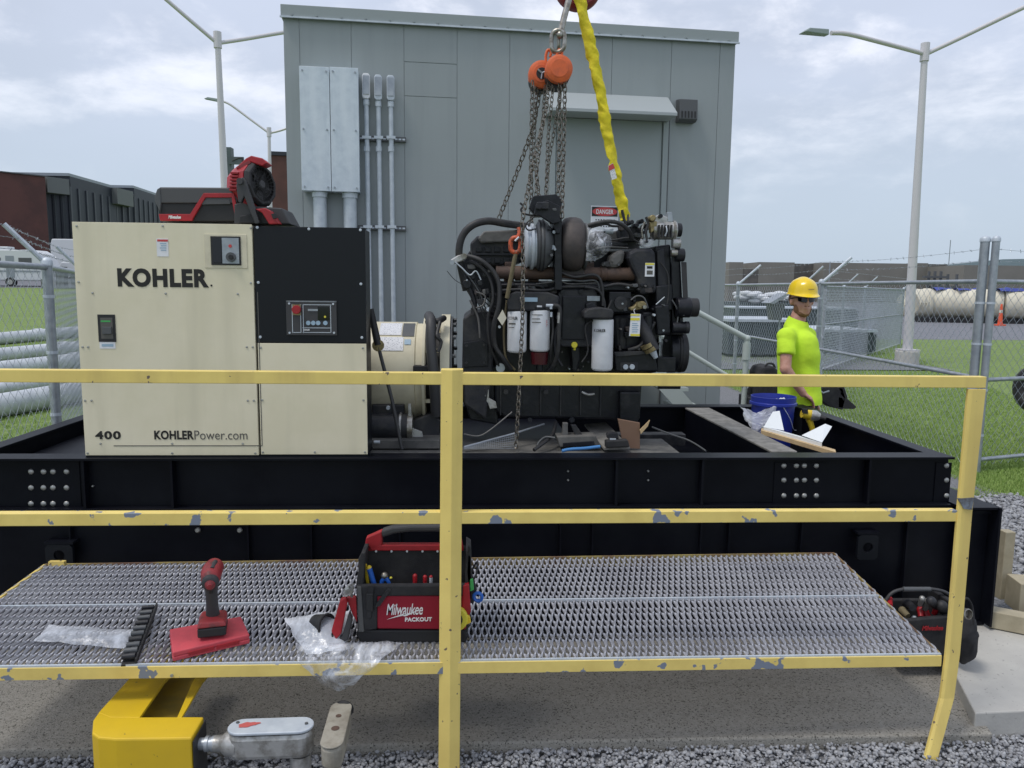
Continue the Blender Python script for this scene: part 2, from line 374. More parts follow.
veil = wmix(wn(1.1, 4, .5, (3.1, .4, 0), .35, .65), cc(.52, .575, .70), cc(.455, .505, .61))      # grey veil over the blue
cl = wmix(wn(2.6, 8, .6, (7.3, 2.2, 0), .46, .72, .2), veil, cc(.82, .84, .92))     # brighter puffs
# heights: near the horizon pale blue haze, overhead bright
elev = N.new('ShaderNodeMapRange'); elev.interpolation_type = 'SMOOTHSTEP'; elev.inputs[1].default_value = .02; elev.inputs[2].default_value = .30; L.new(sep.outputs[2], elev.inputs[0])
hz = wmix(wn(1.6, 5, .5, (1.3, 8, 0), .60, .72), cc(.42, .50, .60), cc(.64, .67, .73))
cl2 = wmix(elev.outputs[0], hz, cl)
mixs = N.new('ShaderNodeMix'); mixs.data_type = 'RGBA'; mixs.inputs[0].default_value = .90
L.new(sky.outputs[0], mixs.inputs[6]); L.new(cl2, mixs.inputs[7]); L.new(mixs.outputs[2], bg.inputs[0]); bg.inputs[1].default_value = .1
sd = bpy.data.lights.new('sun', 'SUN'); sd.energy = 1.3; sd.angle = math.radians(14); sd.color = (1, .95, .88)
so = bpy.data.objects.new('sun', sd); COL.objects.link(so)
dirv = V((math.sin(SUN_AZ)*math.cos(SUN_EL), math.cos(SUN_AZ)*math.cos(SUN_EL), math.sin(SUN_EL)))
so.rotation_euler = dirv.to_track_quat('Z', 'Y').to_euler()
vs_ = sc.view_settings; vs_.view_transform = 'Standard'; vs_.look = 'None'; vs_.exposure = .40; vs_.gamma = 1; vs_.use_curve_mapping = False
sc.cycles.max_bounces = 8; sc.cycles.transparent_max_bounces = 16
# ------------------------------------------------------------------ ground
def gz(x, y):
    t = min(max((y-9)/52, 0), 1.9); s = min(max((-1.5-x)/3.5-(y-14)*0.0, 0), 1)
    return 1.5*t*s-.08*(1-min(max((y-5)/15, 0), 1))-.075*(1-min(max((y-2.95)/1.6, 0), 1))
def sheet(name, xs, ys, z, m, kind='structure', zf=None):
    mb = MB(); vs = [(x, y, (zf(x, y) if zf else 0)+z) for y in ys for x in xs]; n = len(xs)
    fs = [(j*n+i, j*n+i+1, (j+1)*n+i+1, (j+1)*n+i) for j in range(len(ys)-1) for i in range(n-1)]
    o = mb.add(vs, fs).build(name, m, smooth=True, org=(0, 0, 0)); o['kind'] = kind; return o
lin = lambda a, b, n: [a+(b-a)*i/n for i in range(n+1)]
sheet('ground', [-2500, -600, -200]+lin(-120, 20, 70)+[60, 200, 600, 2500], [-60, -5, 0, 2.95, 4.55, 5]+lin(9, 110, 50)+[160, 400, 2600], 0, 'grassg', zf=gz)
sheet('gravel_bed', [-5, 4.75], [-2, 0, 2.95, 4.55, 5]+lin(9, 110, 50)[:4], .004, 'gravelg', zf=lambda x, y: gz(0, y))
sheet('gravel_verge', [4.75, 14], [-2, 0, 2.95, 4.55, 5, 6.35], .004, 'gravelg', zf=lambda x, y: gz(5, y))
sheet('road', [11, 40, 160], [27.5, 53], .004, 'asphalt')
sheet('car_park', lin(-80, -2, 20), lin(58, 86, 6), .008, 'asphalt', zf=gz)
sheet('yard', [4, 8, 40, 160], [53.2, 54, 140], .006, 'asphalt')
sheet('service_lane', [4.9, 7.4, 10.8], [16.5, 20, 27], .004, 'asphalt')
# concrete pads
Zp = -.095; ZS = -.035
cl_ = G(993, 734, Zp); 
MB().prism([G(-140, 752, Zp), G(993, 734, Zp), V((2.34, 3.48, Zp)), V((2.34, 3.95, Zp)), V((-4.2, 3.95, Zp))], (0, 0, -.12)).build('concrete_pad', 'concrete_d', bevel=.008)['kind'] = 'structure'
q = G(975, 713, ZS)
MB().prism([G(975, 713, ZS), G(1130, 706, ZS), V((3.1, 6.2, ZS)), V((-3.4, 6.2, ZS)), V((-3.4, 3.97, ZS)), V((2.345, 3.97, ZS)), V((2.345, 3.52, ZS))], (0, 0, -.12)).build('concrete_slab', 'concrete_l', bevel=.006)['kind'] = 'structure'
# gravel stones
def ico():
    import bmesh
    bm = bmesh.new(); bmesh.ops.create_icosphere(bm, subdivisions=1, radius=1)
    v = np.array([x.co[:] for x in bm.verts]); f = np.array([[l.index for l in x.verts] for x in bm.faces]); bm.free(); return v, f
IV, IF = ico()
def stones(name, pts, smin, smax, m='stone'):
    n = len(pts); sz = rng.uniform(smin, smax, (n, 1, 1))*rng.uniform(.5, 1.15, (n, 1, 3)); sz[..., 2] *= .75
    jit = 1+rng.uniform(-.28, .28, (n, 12, 1)); v = IV[None]*jit*sz
    a = rng.uniform(0, 2*pi, n); b = rng.uniform(-.8, .8, n); ca, sa, cb, sb = np.cos(a)[:, None], np.sin(a)[:, None], np.cos(b)[:, None], np.sin(b)[:, None]
    x, y, z = v[..., 0], v[..., 1], v[..., 2]; y, z = y*cb-z*sb, y*sb+z*cb; x, y = x*ca-y*sa, x*sa+y*ca
    v = np.stack([x, y, z], -1)+np.array(pts)[:, None, :]
    f = (IF[None]+(np.arange(n)*12)[:, None, None]).reshape(-1, 3)
    o = join_arrays(name, m, v.reshape(-1, 3), f); o['kind'] = 'stuff'; return o
pts = []
while len(pts) < 30000:
    x, y = rng.uniform(-2.4, 3.3), rng.uniform(2.2, 3.3)
    fy = 2.86+.0*x+rng.normal(0, .02)
    g0 = G(-140, 752, Zp); g1 = G(993, 734, Zp); yl = g0.y+(g1.y-g0.y)*(x-g0.x)/(g1.x-g0.x)
    if x > g1.x: yl = 3.2
    if y > yl-.004+max(0, rng.normal(0, .03)): continue
    d = yl-y; pts.append((x, y, gz(5, y)+.002+.016*rng.uniform(.2, 1)+.012*max(0, 1-d/.22)))
stones('gravel', pts, .005, .0135)
pts = []
while len(pts) < 14000:
    x, y = rng.uniform(2.55, 5.6), rng.uniform(3.2, 6.5)
    if x < 3.2 and y < 6.2 and y > 2.9: continue
    if y > 6.35+rng.normal(0, .07) : continue
    pts.append((x, y, gz(5, y)+.004+rng.uniform(0, .02)))
stones('gravel_path', pts, .010, .026)
# grass blades
def blades(name, n, fn, h0, h1, wd=.006):
    p = np.array([fn() for _ in range(n)]); h = rng.uniform(h0, h1, n); a = rng.uniform(0, 2*pi, n); l = rng.uniform(-.5, .5, (n, 2))*h[:, None]
    dx, dy = np.cos(a)*wd, np.sin(a)*wd
    v = np.zeros((n, 3, 3)); v[:, 0] = p; v[:, 1] = p; v[:, 2] = p
    v[:, 0, 0] -= dx; v[:, 0, 1] -= dy; v[:, 1, 0] += dx; v[:, 1, 1] += dy; v[:, 2, :2] += l; v[:, 2, 2] += h
    f = np.arange(n*3).reshape(-1, 3); o = join_arrays(name, 'blade', v.reshape(-1, 3), f); o['kind'] = 'stuff'; return o
def gr1():
    while 1:
        y = 6.3+rng.random()**1.6*15; x = rng.uniform(4.65 if y > 6.6 else 3.3, 4.9+y*.35)
        if y < 6.5 and rng.random() < .5: continue
        return (x, y, gz(5, y))
def gr2():
    y = 6+rng.random()**1.5*16; x = -4.2-rng.random()*(y*.55); return (x, y, gz(x, y))
blades('grass', 110000, gr1, .014, .038, .005); blades('grass', 45000, gr2, .016, .045, .006)
# ------------------------------------------------------------------ distant things
o = MB()
xs = lin(-400, 2600, 60); vs = []; fs = []
for i, x in enumerate(xs):
    h = 58+16*noise.noise(V((x*.0021, 3.3, 0)))+ (22*max(0, (x-900)/900) if x > 900 else 0)+3*noise.noise(V((x*.02, 1, 0)))
    h += 14*math.exp(-((x-1180)/130)**2); h *= .25 if x < 300 else 1
    vs += [(x, 1400, -5), (x, 1500, h*.75), (x, 1620, h)]
for i in range(len(xs)-1):
    for k in range(2): fs.append((i*3+k, (i+1)*3+k, (i+1)*3+k+1, i*3+k+1))
struct(o.add(vs, fs).build('hills', 'hill', smooth=True))
def bpoly(x0, yt0, x1, yt1, Y0, Y1, zb, depth):
    """a block whose front wall runs between two picture columns at two depths, roof line through the picture heights"""
    a = P(x0, yt0, Y0); b = P(x1, yt1, Y1); return a, b
def block(par, name, m, a, b, z0, zt, d, seams=None):
    a = V(a); b = V(b); u = (b-a); u.z = 0; n = V((-u.y, u.x, 0)).normalized()
    mb = MB(); mb.hexa([(a.x, a.y, z0), (b.x, b.y, z0), (b.x, b.y, zt), (a.x, a.y, zt)]+[(q.x+n.x*d, q.y+n.y*d, z) for q, z in ((a, z0), (b, z0), (b, zt), (a, zt))])
    return mb.build(name, m, par)
# brick hall
t = thing('brick_building', 'long windowless red brick hall at the far left, beside the dark clad building', 'building', (-45, 84, 1.5))
a = P(-120, 150, 78); b = P(45, 177, 88); zt = (P(0, 165, 80).z+b.z)/2
block(t, 'wall', 'brick', a, b, 1, zt, 40)
block(t, 'roof_edge', 'vent', a+V((0, -.1, 0)), b+V((.15, -.1, 0)), zt+.01, zt+.12, 40.3)
t = thing('clad_building', 'dark blue ribbed factory building with stepped roof left of the light poles', 'building', (-45, 95, 1.5))
def ribbed(x0, x1, y0, y1, Y0, Y1):
    a = P(x0, y0, Y0); b = P(x1, y1, Y1); zt = (a.z+b.z)/2
    block(t, 'wall', 'darkclad', a, b, 1, zt, 30)
    mb = MB(); u = (b-a); n = max(3, int(u.length/1.6)); u.z = 0
    for i in range(n):
        p = a+u*(i/n); mb.box(p.x-.12, p.x+.12, p.y-.35, p.y-.02, 1.2, zt-1.2)
    mb.build('cladding_fins', 'darkfr', t)
    block(t, 'roof_edge', 'rvg', a+V((0, -.25, 0)), b+V((0, -.25, 0)), zt-.02, zt+.3, 30)
ribbed(46, 70, 183.5, 185.5, 90, 92); ribbed(70, 115, 179, 186, 92, 103); ribbed(116, 134, 191, 193, 103.5, 108); ribbed(134, 170, 190, 198, 108, 122)
block(t, 'stair_tower', 'clad2', P(47, 181, 89), P(69, 179.5, 91.2), P(60, 179, 91).z-1.7, P(60, 179, 91).z, 3)
block(t, 'stair_tower', 'clad2', P(117, 190, 102), P(133, 190.5, 106), P(120, 189.5, 104).z-2, P(120, 189.5, 104).z, 3)
t = thing('brick_tower', 'red brick block just behind the grey building\'s left corner, behind the fan', 'building', (-14, 60, 1.5))
block(t, 'wall', 'brick', P(269, 156, 60), P(330, 157, 60.5), 0, P(280, 155.5, 60).z, 15)
block(t, 'roof_edge', 'darkclad', P(269, 156, 59.9), P(330, 157, 60.4), P(280, 155.5, 60).z+.01, P(280, 155, 60).z+.25, 15.2)
t = thing('substation_stack', 'dark vertical steel stack behind the fan and the nearer lamp pole', 'stack', (-12, 40, 1.4))
MB().pb(225, 150, 232, 230, 34, .4).build('stack_body', 'teal', t)
MB().pb(229, 157, 243, 164, 33.9, .1).build('bracket', 'teal', t); MB().pt([(232, 161), (242, 158), (241, 170)], .6, 33.9).build('cable', 'rubber', t)
# tan barracks at right
def tan_b(lbl, parts, Y):
    p0 = P(parts[0][0], 294, Y); t = thing('tan_building', lbl, 'building', (p0.x, Y, 0), 'low tan buildings on the skyline')
    for (x0, y0, x1, m) in parts:
        z = P(x0, y0, Y).z; a = P(x0, 294, Y); b = P(x1, 294, Y)
        MB().box(a.x, b.x, Y, Y+12, -.5, z).build('wall', m, t, label='darker recessed wall' if m == 'tan2' else None)
    return t
tan_b('low tan building with a dark left end directly left of the hard hat', [(728, 262, 742, 'tan'), (742.3, 269, 757, 'tan2'), (757.3, 262, 793, 'tan')], 130)
tan_b('narrow dark weathered building between the two longer tan ones, above the hard hat', [(793, 263.5, 823, 'tan2')], 134)
tan_b('longest tan building, running from the hard hat past the right lamp pole', [(822, 262.5, 912, 'tan'), (912.3, 263, 926, 'tan'), (926.3, 264, 945, 'tan2')], 130)
tan_b('tan building at the right edge, behind the gate post', [(962, 265, 1064, 'tan')], 120)
# roof clutter strips on barracks
t = thing('pipe_rack', 'dark rack of stacked equipment in front of the gap in the tan buildings', 'rack', (P(935, 290, 90).x, 90, 0))
for x in (928, 934, 940, 947, 956): MB().pb(x, 268+(x % 3)*3, x+1.6, 300, 90, .3).build('upright', 'vent', t)
MB().pb(924, 276, 948, 278, 89.8, .5).build('beam', 'vent', t); MB().pb(930, 286, 962, 288.5, 89.8, .5).build('beam', 'vent', t)
MB().pb(948, 281, 962, 283, 89.8, .5).build('beam', 'rvg', t)
tag(MB().pv(948.5, 240, 294, .4, 150, 6).build('antenna_mast', 'rvg'), 'thin antenna mast on the skyline left of the gate post', 'mast')
tag(MB().pv(829, 262, 300, .5, 60, 6).build('flag_pole', 'rvg'), 'thin grey pole standing in front of the long tan building', 'pole')
# cream tube
t = thing('fabric_tube', 'long cream fabric covered tube lying on dark blocks beyond the road', 'tube', (P(905, 322, 46).x, 46, 0))
def tubepart(x0, x1, Y0, Y1, rr, m='creamroll'):
    a = P(x0, 308, Y0); b = P(x1, 308, Y1); a.z = b.z = .25+rr; pts = []; rad = []; n = 40
    for i in range(n+1):
        u = i/n; p = a.lerp(b, u); p.z += .012*math.sin(i*.7); e = min(1, (min(u, 1-u)*n*.45)**.5+.35)
        pts.append(p); rad.append(rr*e*(1+.025*math.sin(i*.6)+.012*math.sin(i*1.9)))
    MB().tube(pts, 1, 18, radii=rad).build('tube_section', m, t, smooth=True)
tubepart(911, 925, 45, 45, .85); tubepart(921, 1003, 45.4, 43.5, .86); tubepart(1001, 1120, 43.5, 41, .84)
tubepart(906, 914, 46, 45.4, .7)
mb = MB()
for i in range(26):
    p = P(916+i*7, 320, 44.6-i*.1); mb.box(p.x-.18, p.x+.18, p.y-.6, p.y+.6, 0, .3)
mb.build('cradle_blocks', 'blackm', t)
mb = MB()
for x0, x1, Y in ((933, 950, 44.8), (955, 974, 44.3), (996, 1020, 43.2)):
    a = P(x0, 297, Y); b = P(x1, 297, Y); crumple(mb, lambda u, v: (a.x+(b.x-a.x)*u, Y-.35+.9*v, 2.02-.12*(v-.4)**2*8+.0), 8, 5, .12, 1.3, x0)
mb.build('blue_tarp_cover', 'tarp', t)
def delineator(x, y, Y, lbl):
    p = P(x, y, Y); t = thing('traffic_marker', lbl, 'traffic cone', (p.x, Y, 0)); c = V((p.x, Y, 0))
    MB().box(p.x-.2, p.x+.2, Y-.2, Y+.2, 0.006, .08).build('base', 'cone', t)
    MB().lathe(c, (0, 0, 1), [(.08, .13), (.7, .085), (1.15, .05), (1.17, .02)], 12).build('cone_body', 'cone', t, smooth=True)
    MB().lathe(c, (0, 0, 1), [(.7, .09), (.85, .08)], 12).build('reflective_band', 'creamroll', t)
delineator(1000, 324, 40, 'orange traffic cone in front of the cream tube, right of the gate post')
delineator(738.5, 303, 60, 'orange marker beside the grey building\'s right edge')
# teal tanks behind the second fence
def container(lbl, x0, x1, y0, yb, Y, m, d=2.4):
    a = P(x0, yb, Y); b = P(x1, yb, Y); zt = P((x0+x1)/2, y0, Y).z
    t = thing('steel_container', lbl, 'container', (a.x, Y, 0), 'grey containers behind the mesh fence')
    MB().box(a.x, b.x, Y, Y+d, .08, zt).build('container_body', m, t)
    mb = MB(); n = int((b.x-a.x)/.55)
    for i in range(n+1):
        x = a.x+(b.x-a.x)*i/n; mb.box(x-.04, x+.04, Y-.05, Y-.003, .1, zt-.06)
    mb.build('side_ribs', m, t); MB().box(a.x-.05, b.x+.05, Y-.09, Y+d, zt+.002, zt+.07).build('top_rim', 'galvl', t)
container('low teal steel container nearest behind the handrail', 728, 800, 322, 364, 19.5, 'teal')
container('dark low container behind the worker, far side of the mesh fence', 803, 872, 332, 366, 20.5, 'teal')
container('long grey container with pale rim behind the hard hat', 733, 856, 309, 330, 33, 'teal')
t = thing('supply_pile', 'pile of white wrapped sacks behind the fence left of the hard hat', 'pile', (P(770, 304, 44).x, 44, 0))
mb = MB()
for i in range(46):
    p = P(738+i*1.35, 305, 44+rng.uniform(-1, 1)); mb.ball((p.x, p.y, 1.15+rng.uniform(0, .45)), (.4, .4, .16), 8, 5)
mb.build('wrapped_sacks', 'rv', t, smooth=True); a = P(735, 304, 43); b = P(803, 304, 43); MB().box(a.x, b.x, 43, 45.5, 0, 1.1).build('pallet_stack', 'teal', t)
t = thing('utility_box', 'small pale box on a post behind the fence just left of the worker', 'box', (P(777, 330, 16).x, 16, 0))
MB().pp([(771, 303), (786, 303), (782, 320), (773, 320)], 16, .3).build('box_body', 'clad2', t, bevel=.01); MB().pp([(770, 303), (787, 293), (789, 295), (774, 304)], 15.9, .5).build('sloped_lid', 'galv', t); MB().pv(778, 320, 380, 1, 16.1, 8).build('post', 'galv', t)
# caravan and vans
def trailer(lbl, x0, x1, y0, yb, Y, m='rv'):
    a = P(x0, yb, Y); b = P(x1, yb, Y); g = gz(a.x, Y)+.01; zt = P((x0+x1)/2, y0, Y).z; z0 = g+.45; w_ = b.x-a.x
    t = thing('caravan', lbl, 'caravan', (a.x, Y, g))
    prof = [(0, 0), (0, .6), (.03, .9), (.08, 1), (.84, 1), (.93, .86), (1, .5), (1, .1), (.97, 0)]
    MB().prism([(a.x+w_*u, Y, z0+(zt-z0)*v) for u, v in prof], (0, 2.3, 0)).build('body', m, t, bevel=.08)
    for u0, u1, v0, v1 in ((.06, .22, .5, .74), (.34, .46, .5, .74), (.52, .62, .1, .8), (.68, .84, .5, .74)):
        MB().box(a.x+w_*u0, a.x+w_*u1, Y-.03, Y+.03, z0+(zt-z0)*v0, z0+(zt-z0)*v1).build('door' if u0 == .52 else 'window', 'rvg' if u0 == .52 else 'vent', t)
    MB().box(a.x+.1, b.x-.4, Y-.02, Y+.02, z0+(zt-z0)*.28, z0+(zt-z0)*.33).build('side_stripe', 'rvg', t)
    for u in (.56,) if w_ < 9 else (.55, .66):
        c = (a.x+w_*u, Y-.02, g+.34); wh = MB().cyl(c, (c[0], Y+.3, c[2]), .36).build('wheel', 'rubber', t)
        MB().cyl((c[0], Y-.04, c[2]), (c[0], Y+.1, c[2]), .19).build('rim', 'alu', wh)
    MB().box(a.x+w_*.3, a.x+w_*.5, Y+.6, Y+1.5, zt+.002, zt+.25).build('roof_vent', m, t, bevel=.05)
    return t
trailer('white caravan parked beyond the lawn at the left edge', -35, 46, 249.5, 284, 60)
def van(lbl, x0, x1, y0, yb, Y):
    a = P(x0, yb, Y); b = P(x1, yb, Y); g = gz(a.x, Y)+.01; zt = P((x0+x1)/2, y0, Y).z; w_ = b.x-a.x; h = zt-g
    t = thing('parked_van', lbl, 'van', (a.x, Y, g), 'vans parked beyond the left lawn')
    prof = [(0, .15), (0, .85), (.04, 1), (.7, 1), (.82, .75), (.97, .55), (1, .4), (1, .15)]
    MB().prism([(a.x+w_*u, Y, g+h*v) for u, v in prof], (0, 1.9, 0)).build('body', 'rv', t, bevel=.1)
    MB().prism([(a.x+w_*u, Y-.02, g+h*v) for u, v in ((.55, .6), (.55, .88), (.70, .88), (.78, .6))], (0, .03, 0)).build('window', 'glass', t)
    for u in (.2, .8):
        wh = MB().cyl((a.x+w_*u, Y-.03, g+.35), (a.x+w_*u, Y+.2, g+.35), .35).build('wheel', 'rubber', t); MB().cyl((a.x+w_*u, Y-.05, g+.35), (a.x+w_*u, Y+.1, g+.35), .18).build('rim', 'alu', wh)
van('white van with rounded roof between the fence arm and the cream cabinet', 51, 96, 239, 262, 82)
van('white van farther along the row, mostly behind the cream cabinet', 60, 120, 262, 285, 63)
# clutter line of low walls left
t = thing('pallet_rack', 'pale stacked crates behind the fence post, beyond the lawn', 'crates', (P(60, 284, 57).x, 57, 1.4))
for i in range(7):
    p = P(46+i*5, 283, 57+i % 3); g = gz(p.x, p.y); MB().box(p.x-.35, p.x+.2, p.y, p.y+.6, g, g+rng.uniform(.5, 1.6)).build('crate', ('clad2', 'rv', 'darkfr')[i % 3], t)
# lawn pipes
PL = 'white pipes lying on the lawn behind the left fence'
for (x0, y0, x1, y1, Y0, r, lbl) in ((-60, 344, 110, 329, 21, .145, 'farthest white pipe on the left lawn'), (-60, 361, 110, 345, 17.5, .14, 'second farthest white pipe on the left lawn, with a fitting'),
        (-60, 376, 110, 357, 15, .14, 'middle white pipe, just above the top yellow rail'), (-60, 416, 110, 387, 11.3, .155, 'thickest looking silver pipe, below the top yellow rail'), (-60, 398, 110, 374, 13, .10, 'thin pipe hidden partly behind the top yellow rail')):
    def gp(px, py, Y):
        p = P(px, py, Y); p.z = gz(p.x, p.y)+r+.01; return p
    # solve depth so that the pipe rests on the lawn where the picture shows it
    def hit(px, py):
        Y = 8.
        for _ in range(300):
            p = P(px, py, Y)
            if p.z <= gz(p.x, p.y)+r: break
            Y += .1
        p.z = gz(p.x, p.y)+r; return p
    a, b = hit(x0, y0), hit(x1, y1)
    t = thing('lawn_pipe', lbl, 'pipe', (a.x, a.y, a.z-r), PL)
    MB().cyl(a, b, r, n=20).build('pipe_barrel', 'pipe', t, smooth=True)
    u = (b-a).normalized(); MB().cyl(a+u*2.2, a+u*2.4, r*1.15, n=20).build('coupling', 'pipe' if r > .12 else 'galv', t)
# lamp posts
def lampost(lbl, base, top, arms, r0_=.12, r1_=.07):
    t = thing('street_lamp', lbl, 'street lamp', base, 'tall double arm lamp posts'); b = V(base); tp = V(top)
    MB().cyl(b+V((0, 0, .3)), tp, r0_, r1_, 16).build('pole', 'lamp', t, smooth=True)
    MB().cyl(b-V((0, 0, .2)), b+V((0, 0, .32)), .27, n=20).build('concrete_base', 'concrete_l', t, bevel=.02)
    MB().box(b.x-.2, b.x+.2, b.y-.2, b.y+.2, b.z+.325, b.z+.36).build('base_plate', 'lamp', t)
    MB().cyl(tp-V((0, 0, .25)), tp+V((0, 0, .15)), .10, n=12).build('bracket', 'lamp', t)
    for pts in arms:
        a = MB().tube(spline([V(p) for p in pts], 4), .05, 10, radii=None).build('arm', 'lamp', t, smooth=True)
        e = V(pts[-1]); d = (V(pts[-1])-V(pts[-2])).normalized(); d.z *= .4; d.normalize(); sd_ = V((-d.y, d.x, 0))
        q = e+d*.1; MB().hexa([q-sd_*.08-V((0, 0, .07)), q+sd_*.08-V((0, 0, .07)), q+sd_*.07+V((0, 0, .06)), q-sd_*.07+V((0, 0, .06)), q+d*.66-sd_*.12-V((0, 0, .06)), q+d*.66+sd_*.12-V((0, 0, .06)), q+d*.5+sd_*.1+V((0, 0, .04)), q+d*.5-sd_*.1+V((0, 0, .04))]).build('lamp_head', 'lamphead', a, bevel=.02)
    return t
def lp(px, py, Y): return P(px, py, Y)
Y = 22.; b = G(906.5, 364, 0); Y = b.y
b2 = P(925, 52, Y)
lampost('tall pale double arm lamp post on the lawn behind the gate fence', (b.x, b.y, 0), lp(925, 50, Y), [[lp(925, 54, Y), lp(880, 42, Y-.3), lp(848, 34, Y-.6), lp(831, 33, Y-.7)], [lp(926, 54, Y), lp(960, 38, Y-.1), lp(1040, 0, Y-.4), lp(1060, -4, Y-.5)]], .115, .07)
Y = 21; b = P(224, 225, Y); 
lampost('nearer of the two lamp posts rising behind the fan, at its left', (b.x+.1, Y, gz(b.x, Y)), lp(217.5, 38, Y), [[lp(217, 43, Y), lp(190, 20, Y-.3), lp(150, -14, Y-.7), lp(140, -18, Y-.8)], [lp(218, 43, Y), lp(245, 39, Y+.5), lp(280, 33, Y+1), lp(310, 29, Y+1.4), lp(326, 29, Y+1.5)]], .115, .07)
Y = 36; b = P(270, 225, Y)
lampost('smaller farther lamp post between the fan and the grey building', (b.x, Y, gz(b.x, Y)), lp(269, 131, Y), [[lp(269, 133, Y), lp(250, 119, Y), lp(231, 105, Y), lp(222, 101, Y)], [lp(270, 133, Y), lp(285, 129, Y), lp(310, 118, Y), lp(330, 114, Y)]], .11, .07)
# ------------------------------------------------------------------ fences
def fabric_arrays(p0, p1, z0, z1, cell, r=.0017):
    p0 = np.array(p0[:2]); p1 = np.array(p1[:2]); Lg = np.linalg.norm(p1-p0); u = (p1-p0)/Lg; nrm = np.array([-u[1], u[0]])
    n = int(Lg/cell); m = int((z1-z0)/cell)+1; hz_ = (z1-z0)/(m-1)
    i = np.arange(n)[:, None]; j = np.arange(m)[None]; s = (i+((i+j) % 2))*cell*1.0
    z = z0+j*hz_+0*i; off = ((j % 2)*2-1)*r*.9+0*i
    c = np.stack([p0[0]+u[0]*s+nrm[0]*off, p0[1]+u[1]*s+nrm[1]*off, z], -1)    # n,m,3
    ring = np.array([(1, 0), (-.5, .87), (-.5, -.87)])*r
    v = c[:, :, None, :]+ring[None, None, :, :1]*np.array([u[0], u[1], 0])+ring[None, None, :, 1:]*np.array([nrm[0], nrm[1], 0])
    idx = (np.arange(n)[:, None]*m+np.arange(m-1)[None])*3; f = []
    for k in range(3):
        k2 = (k+1) % 3; f.append(np.stack([idx+k, idx+k2, idx+3+k2, idx+3+k], -1).reshape(-1, 4))
    return v.reshape(-1, 3), np.concatenate(f)
def fence(lbl, pts, posts, h=1.82, cell=.055, arm=None, wires=0, rails=(), r=.0027, pr=.034, tall=(), brace=None, bottom=False, wire_z=None, cat='fence'):
    pts = [V(p) for p in pts]; t = thing('chain_link_fence', lbl, cat, (pts[0].x, pts[0].y, 0), 'chain link fences round the compound')
    for a, b in zip(pts, pts[1:]):
        Vv, Ff = fabric_arrays(a, b, .0, h-.01, cell, r); join_arrays('mesh_fabric', 'galvl', Vv, Ff, t, org=ORG[t.name])
        MB().cyl((a.x, a.y, h), (b.x, b.y, h), .022, n=10).build('top_rail', 'galv', t, smooth=True)
        for z in rails: MB().cyl((a.x, a.y, z), (b.x, b.y, z), .021, n=10).build('mid_rail', 'galv', t, smooth=True)
        if bottom: MB().cyl((a.x, a.y, .06), (b.x, b.y, .06), .021, n=10).build('bottom_rail', 'galv', t, smooth=True)
        u = (b-a).normalized()
        ends = []
        if arm:
            av = V(arm)
            for k in range(wires):
                q = av*((k+1)/wires); za = h+q.z+.02
                mb = MB(); n_ = int((b-a).length/.12); mb.cyl((a.x+q.x, a.y+q.y, za), (b.x+q.x, b.y+q.y, za), .002, n=4)
                for i in range(n_):
                    c = a+u*((i+.5)*.12)+V((q.x, q.y, 0)); c.z = za; d = V((rng.uniform(-1, 1), rng.uniform(-1, 1), rng.uniform(-1, 1))).normalized()*.016
                    mb.cyl(c-d, c+d, .0016, n=3); d2 = V((d.y, -d.x, d.z)); mb.cyl(c-d2, c+d2, .0016, n=3)
                mb.build('barbed_wire', 'galv', t)
        if wire_z:
            for za in wire_z:
                mb = MB(); n_ = int((b-a).length/.14); sag = [a+u*((b-a).length*i/8)+V((0, 0, za-.03*math.sin(pi*i/8))) for i in range(9)]; mb.tube(sag, .002, 4)
                for i in range(n_):
                    c = a+u*((i+.5)*.14); f_ = (i+.5)/n_; c.z = za-.03*math.sin(pi*f_); d = V((rng.uniform(-1, 1), rng.uniform(-1, 1), rng.uniform(-1, 1))).normalized()*.018
                    mb.cyl(c-d, c+d, .0017, n=3); d2 = V((d.y, -d.x, -d.z)); mb.cyl(c-d2, c+d2, .0017, n=3)
                mb.build('barbed_wire', 'galv', t)
    for k, p in enumerate(posts):
        p = V(p); hh = tall[k] if k < len(tall) and tall[k] else h+.03; rr = pr*1.25 if hh > h+.1 else pr
        o_ = MB().cyl((p.x, p.y, -.1), (p.x, p.y, hh), rr, n=16).build('post', 'galv', t, smooth=True)
        MB().lathe((p.x, p.y, hh), (0, 0, 1), [(-.02, rr*1.15), (.01, rr*1.15), (.03, rr*.8), (.04, .004)], 16).build('cap', 'galvl', o_, smooth=True)
        for z in (.3, .75, 1.2, 1.6): MB().lathe((p.x, p.y, z), (0, 0, 1), [(0, rr+.004), (.022, rr+.004)], 14).build('tension_band', 'galvl', o_)
        if arm and hh <= h+.1:
            MB().cyl((p.x, p.y, h+.02), V((p.x, p.y, h+.02))+V(arm)*1.03, .018, n=8).build('barb_arm', 'galvl', o_)
    if brace: MB().cyl(brace[0], brace[1], .021, n=10).build('brace_rail', 'galv', t, smooth=True)
    return t
g1 = P(973.5, 380, 7.3); GX = g1.x
c1 = V((P(821, 290, 10.95).x, 10.95, 0)); c2 = V((P(738, 290, 14.6).x, 14.6, 0)); gp1 = V((GX, 7.3, 0))
fence('chain link fence running back from the gate post behind the worker to the grey building', [gp1, c1, c2, V((c2.x-.15, 22, 0))], [gp1, c1, c2], arm=None, tall=(2.22, 0, 0), brace=((gp1.x, gp1.y, .88), (c1.x, c1.y, .88)), wire_z=(2.02, 2.13))
t = bpy.data.objects['chain_link_fence']
for c_ in (c1, c2):
    MB().cyl((c_.x, c_.y, 1.83), (c_.x+.42, c_.y, 2.2), .022, n=8).build('barb_arm', 'galvl', t)
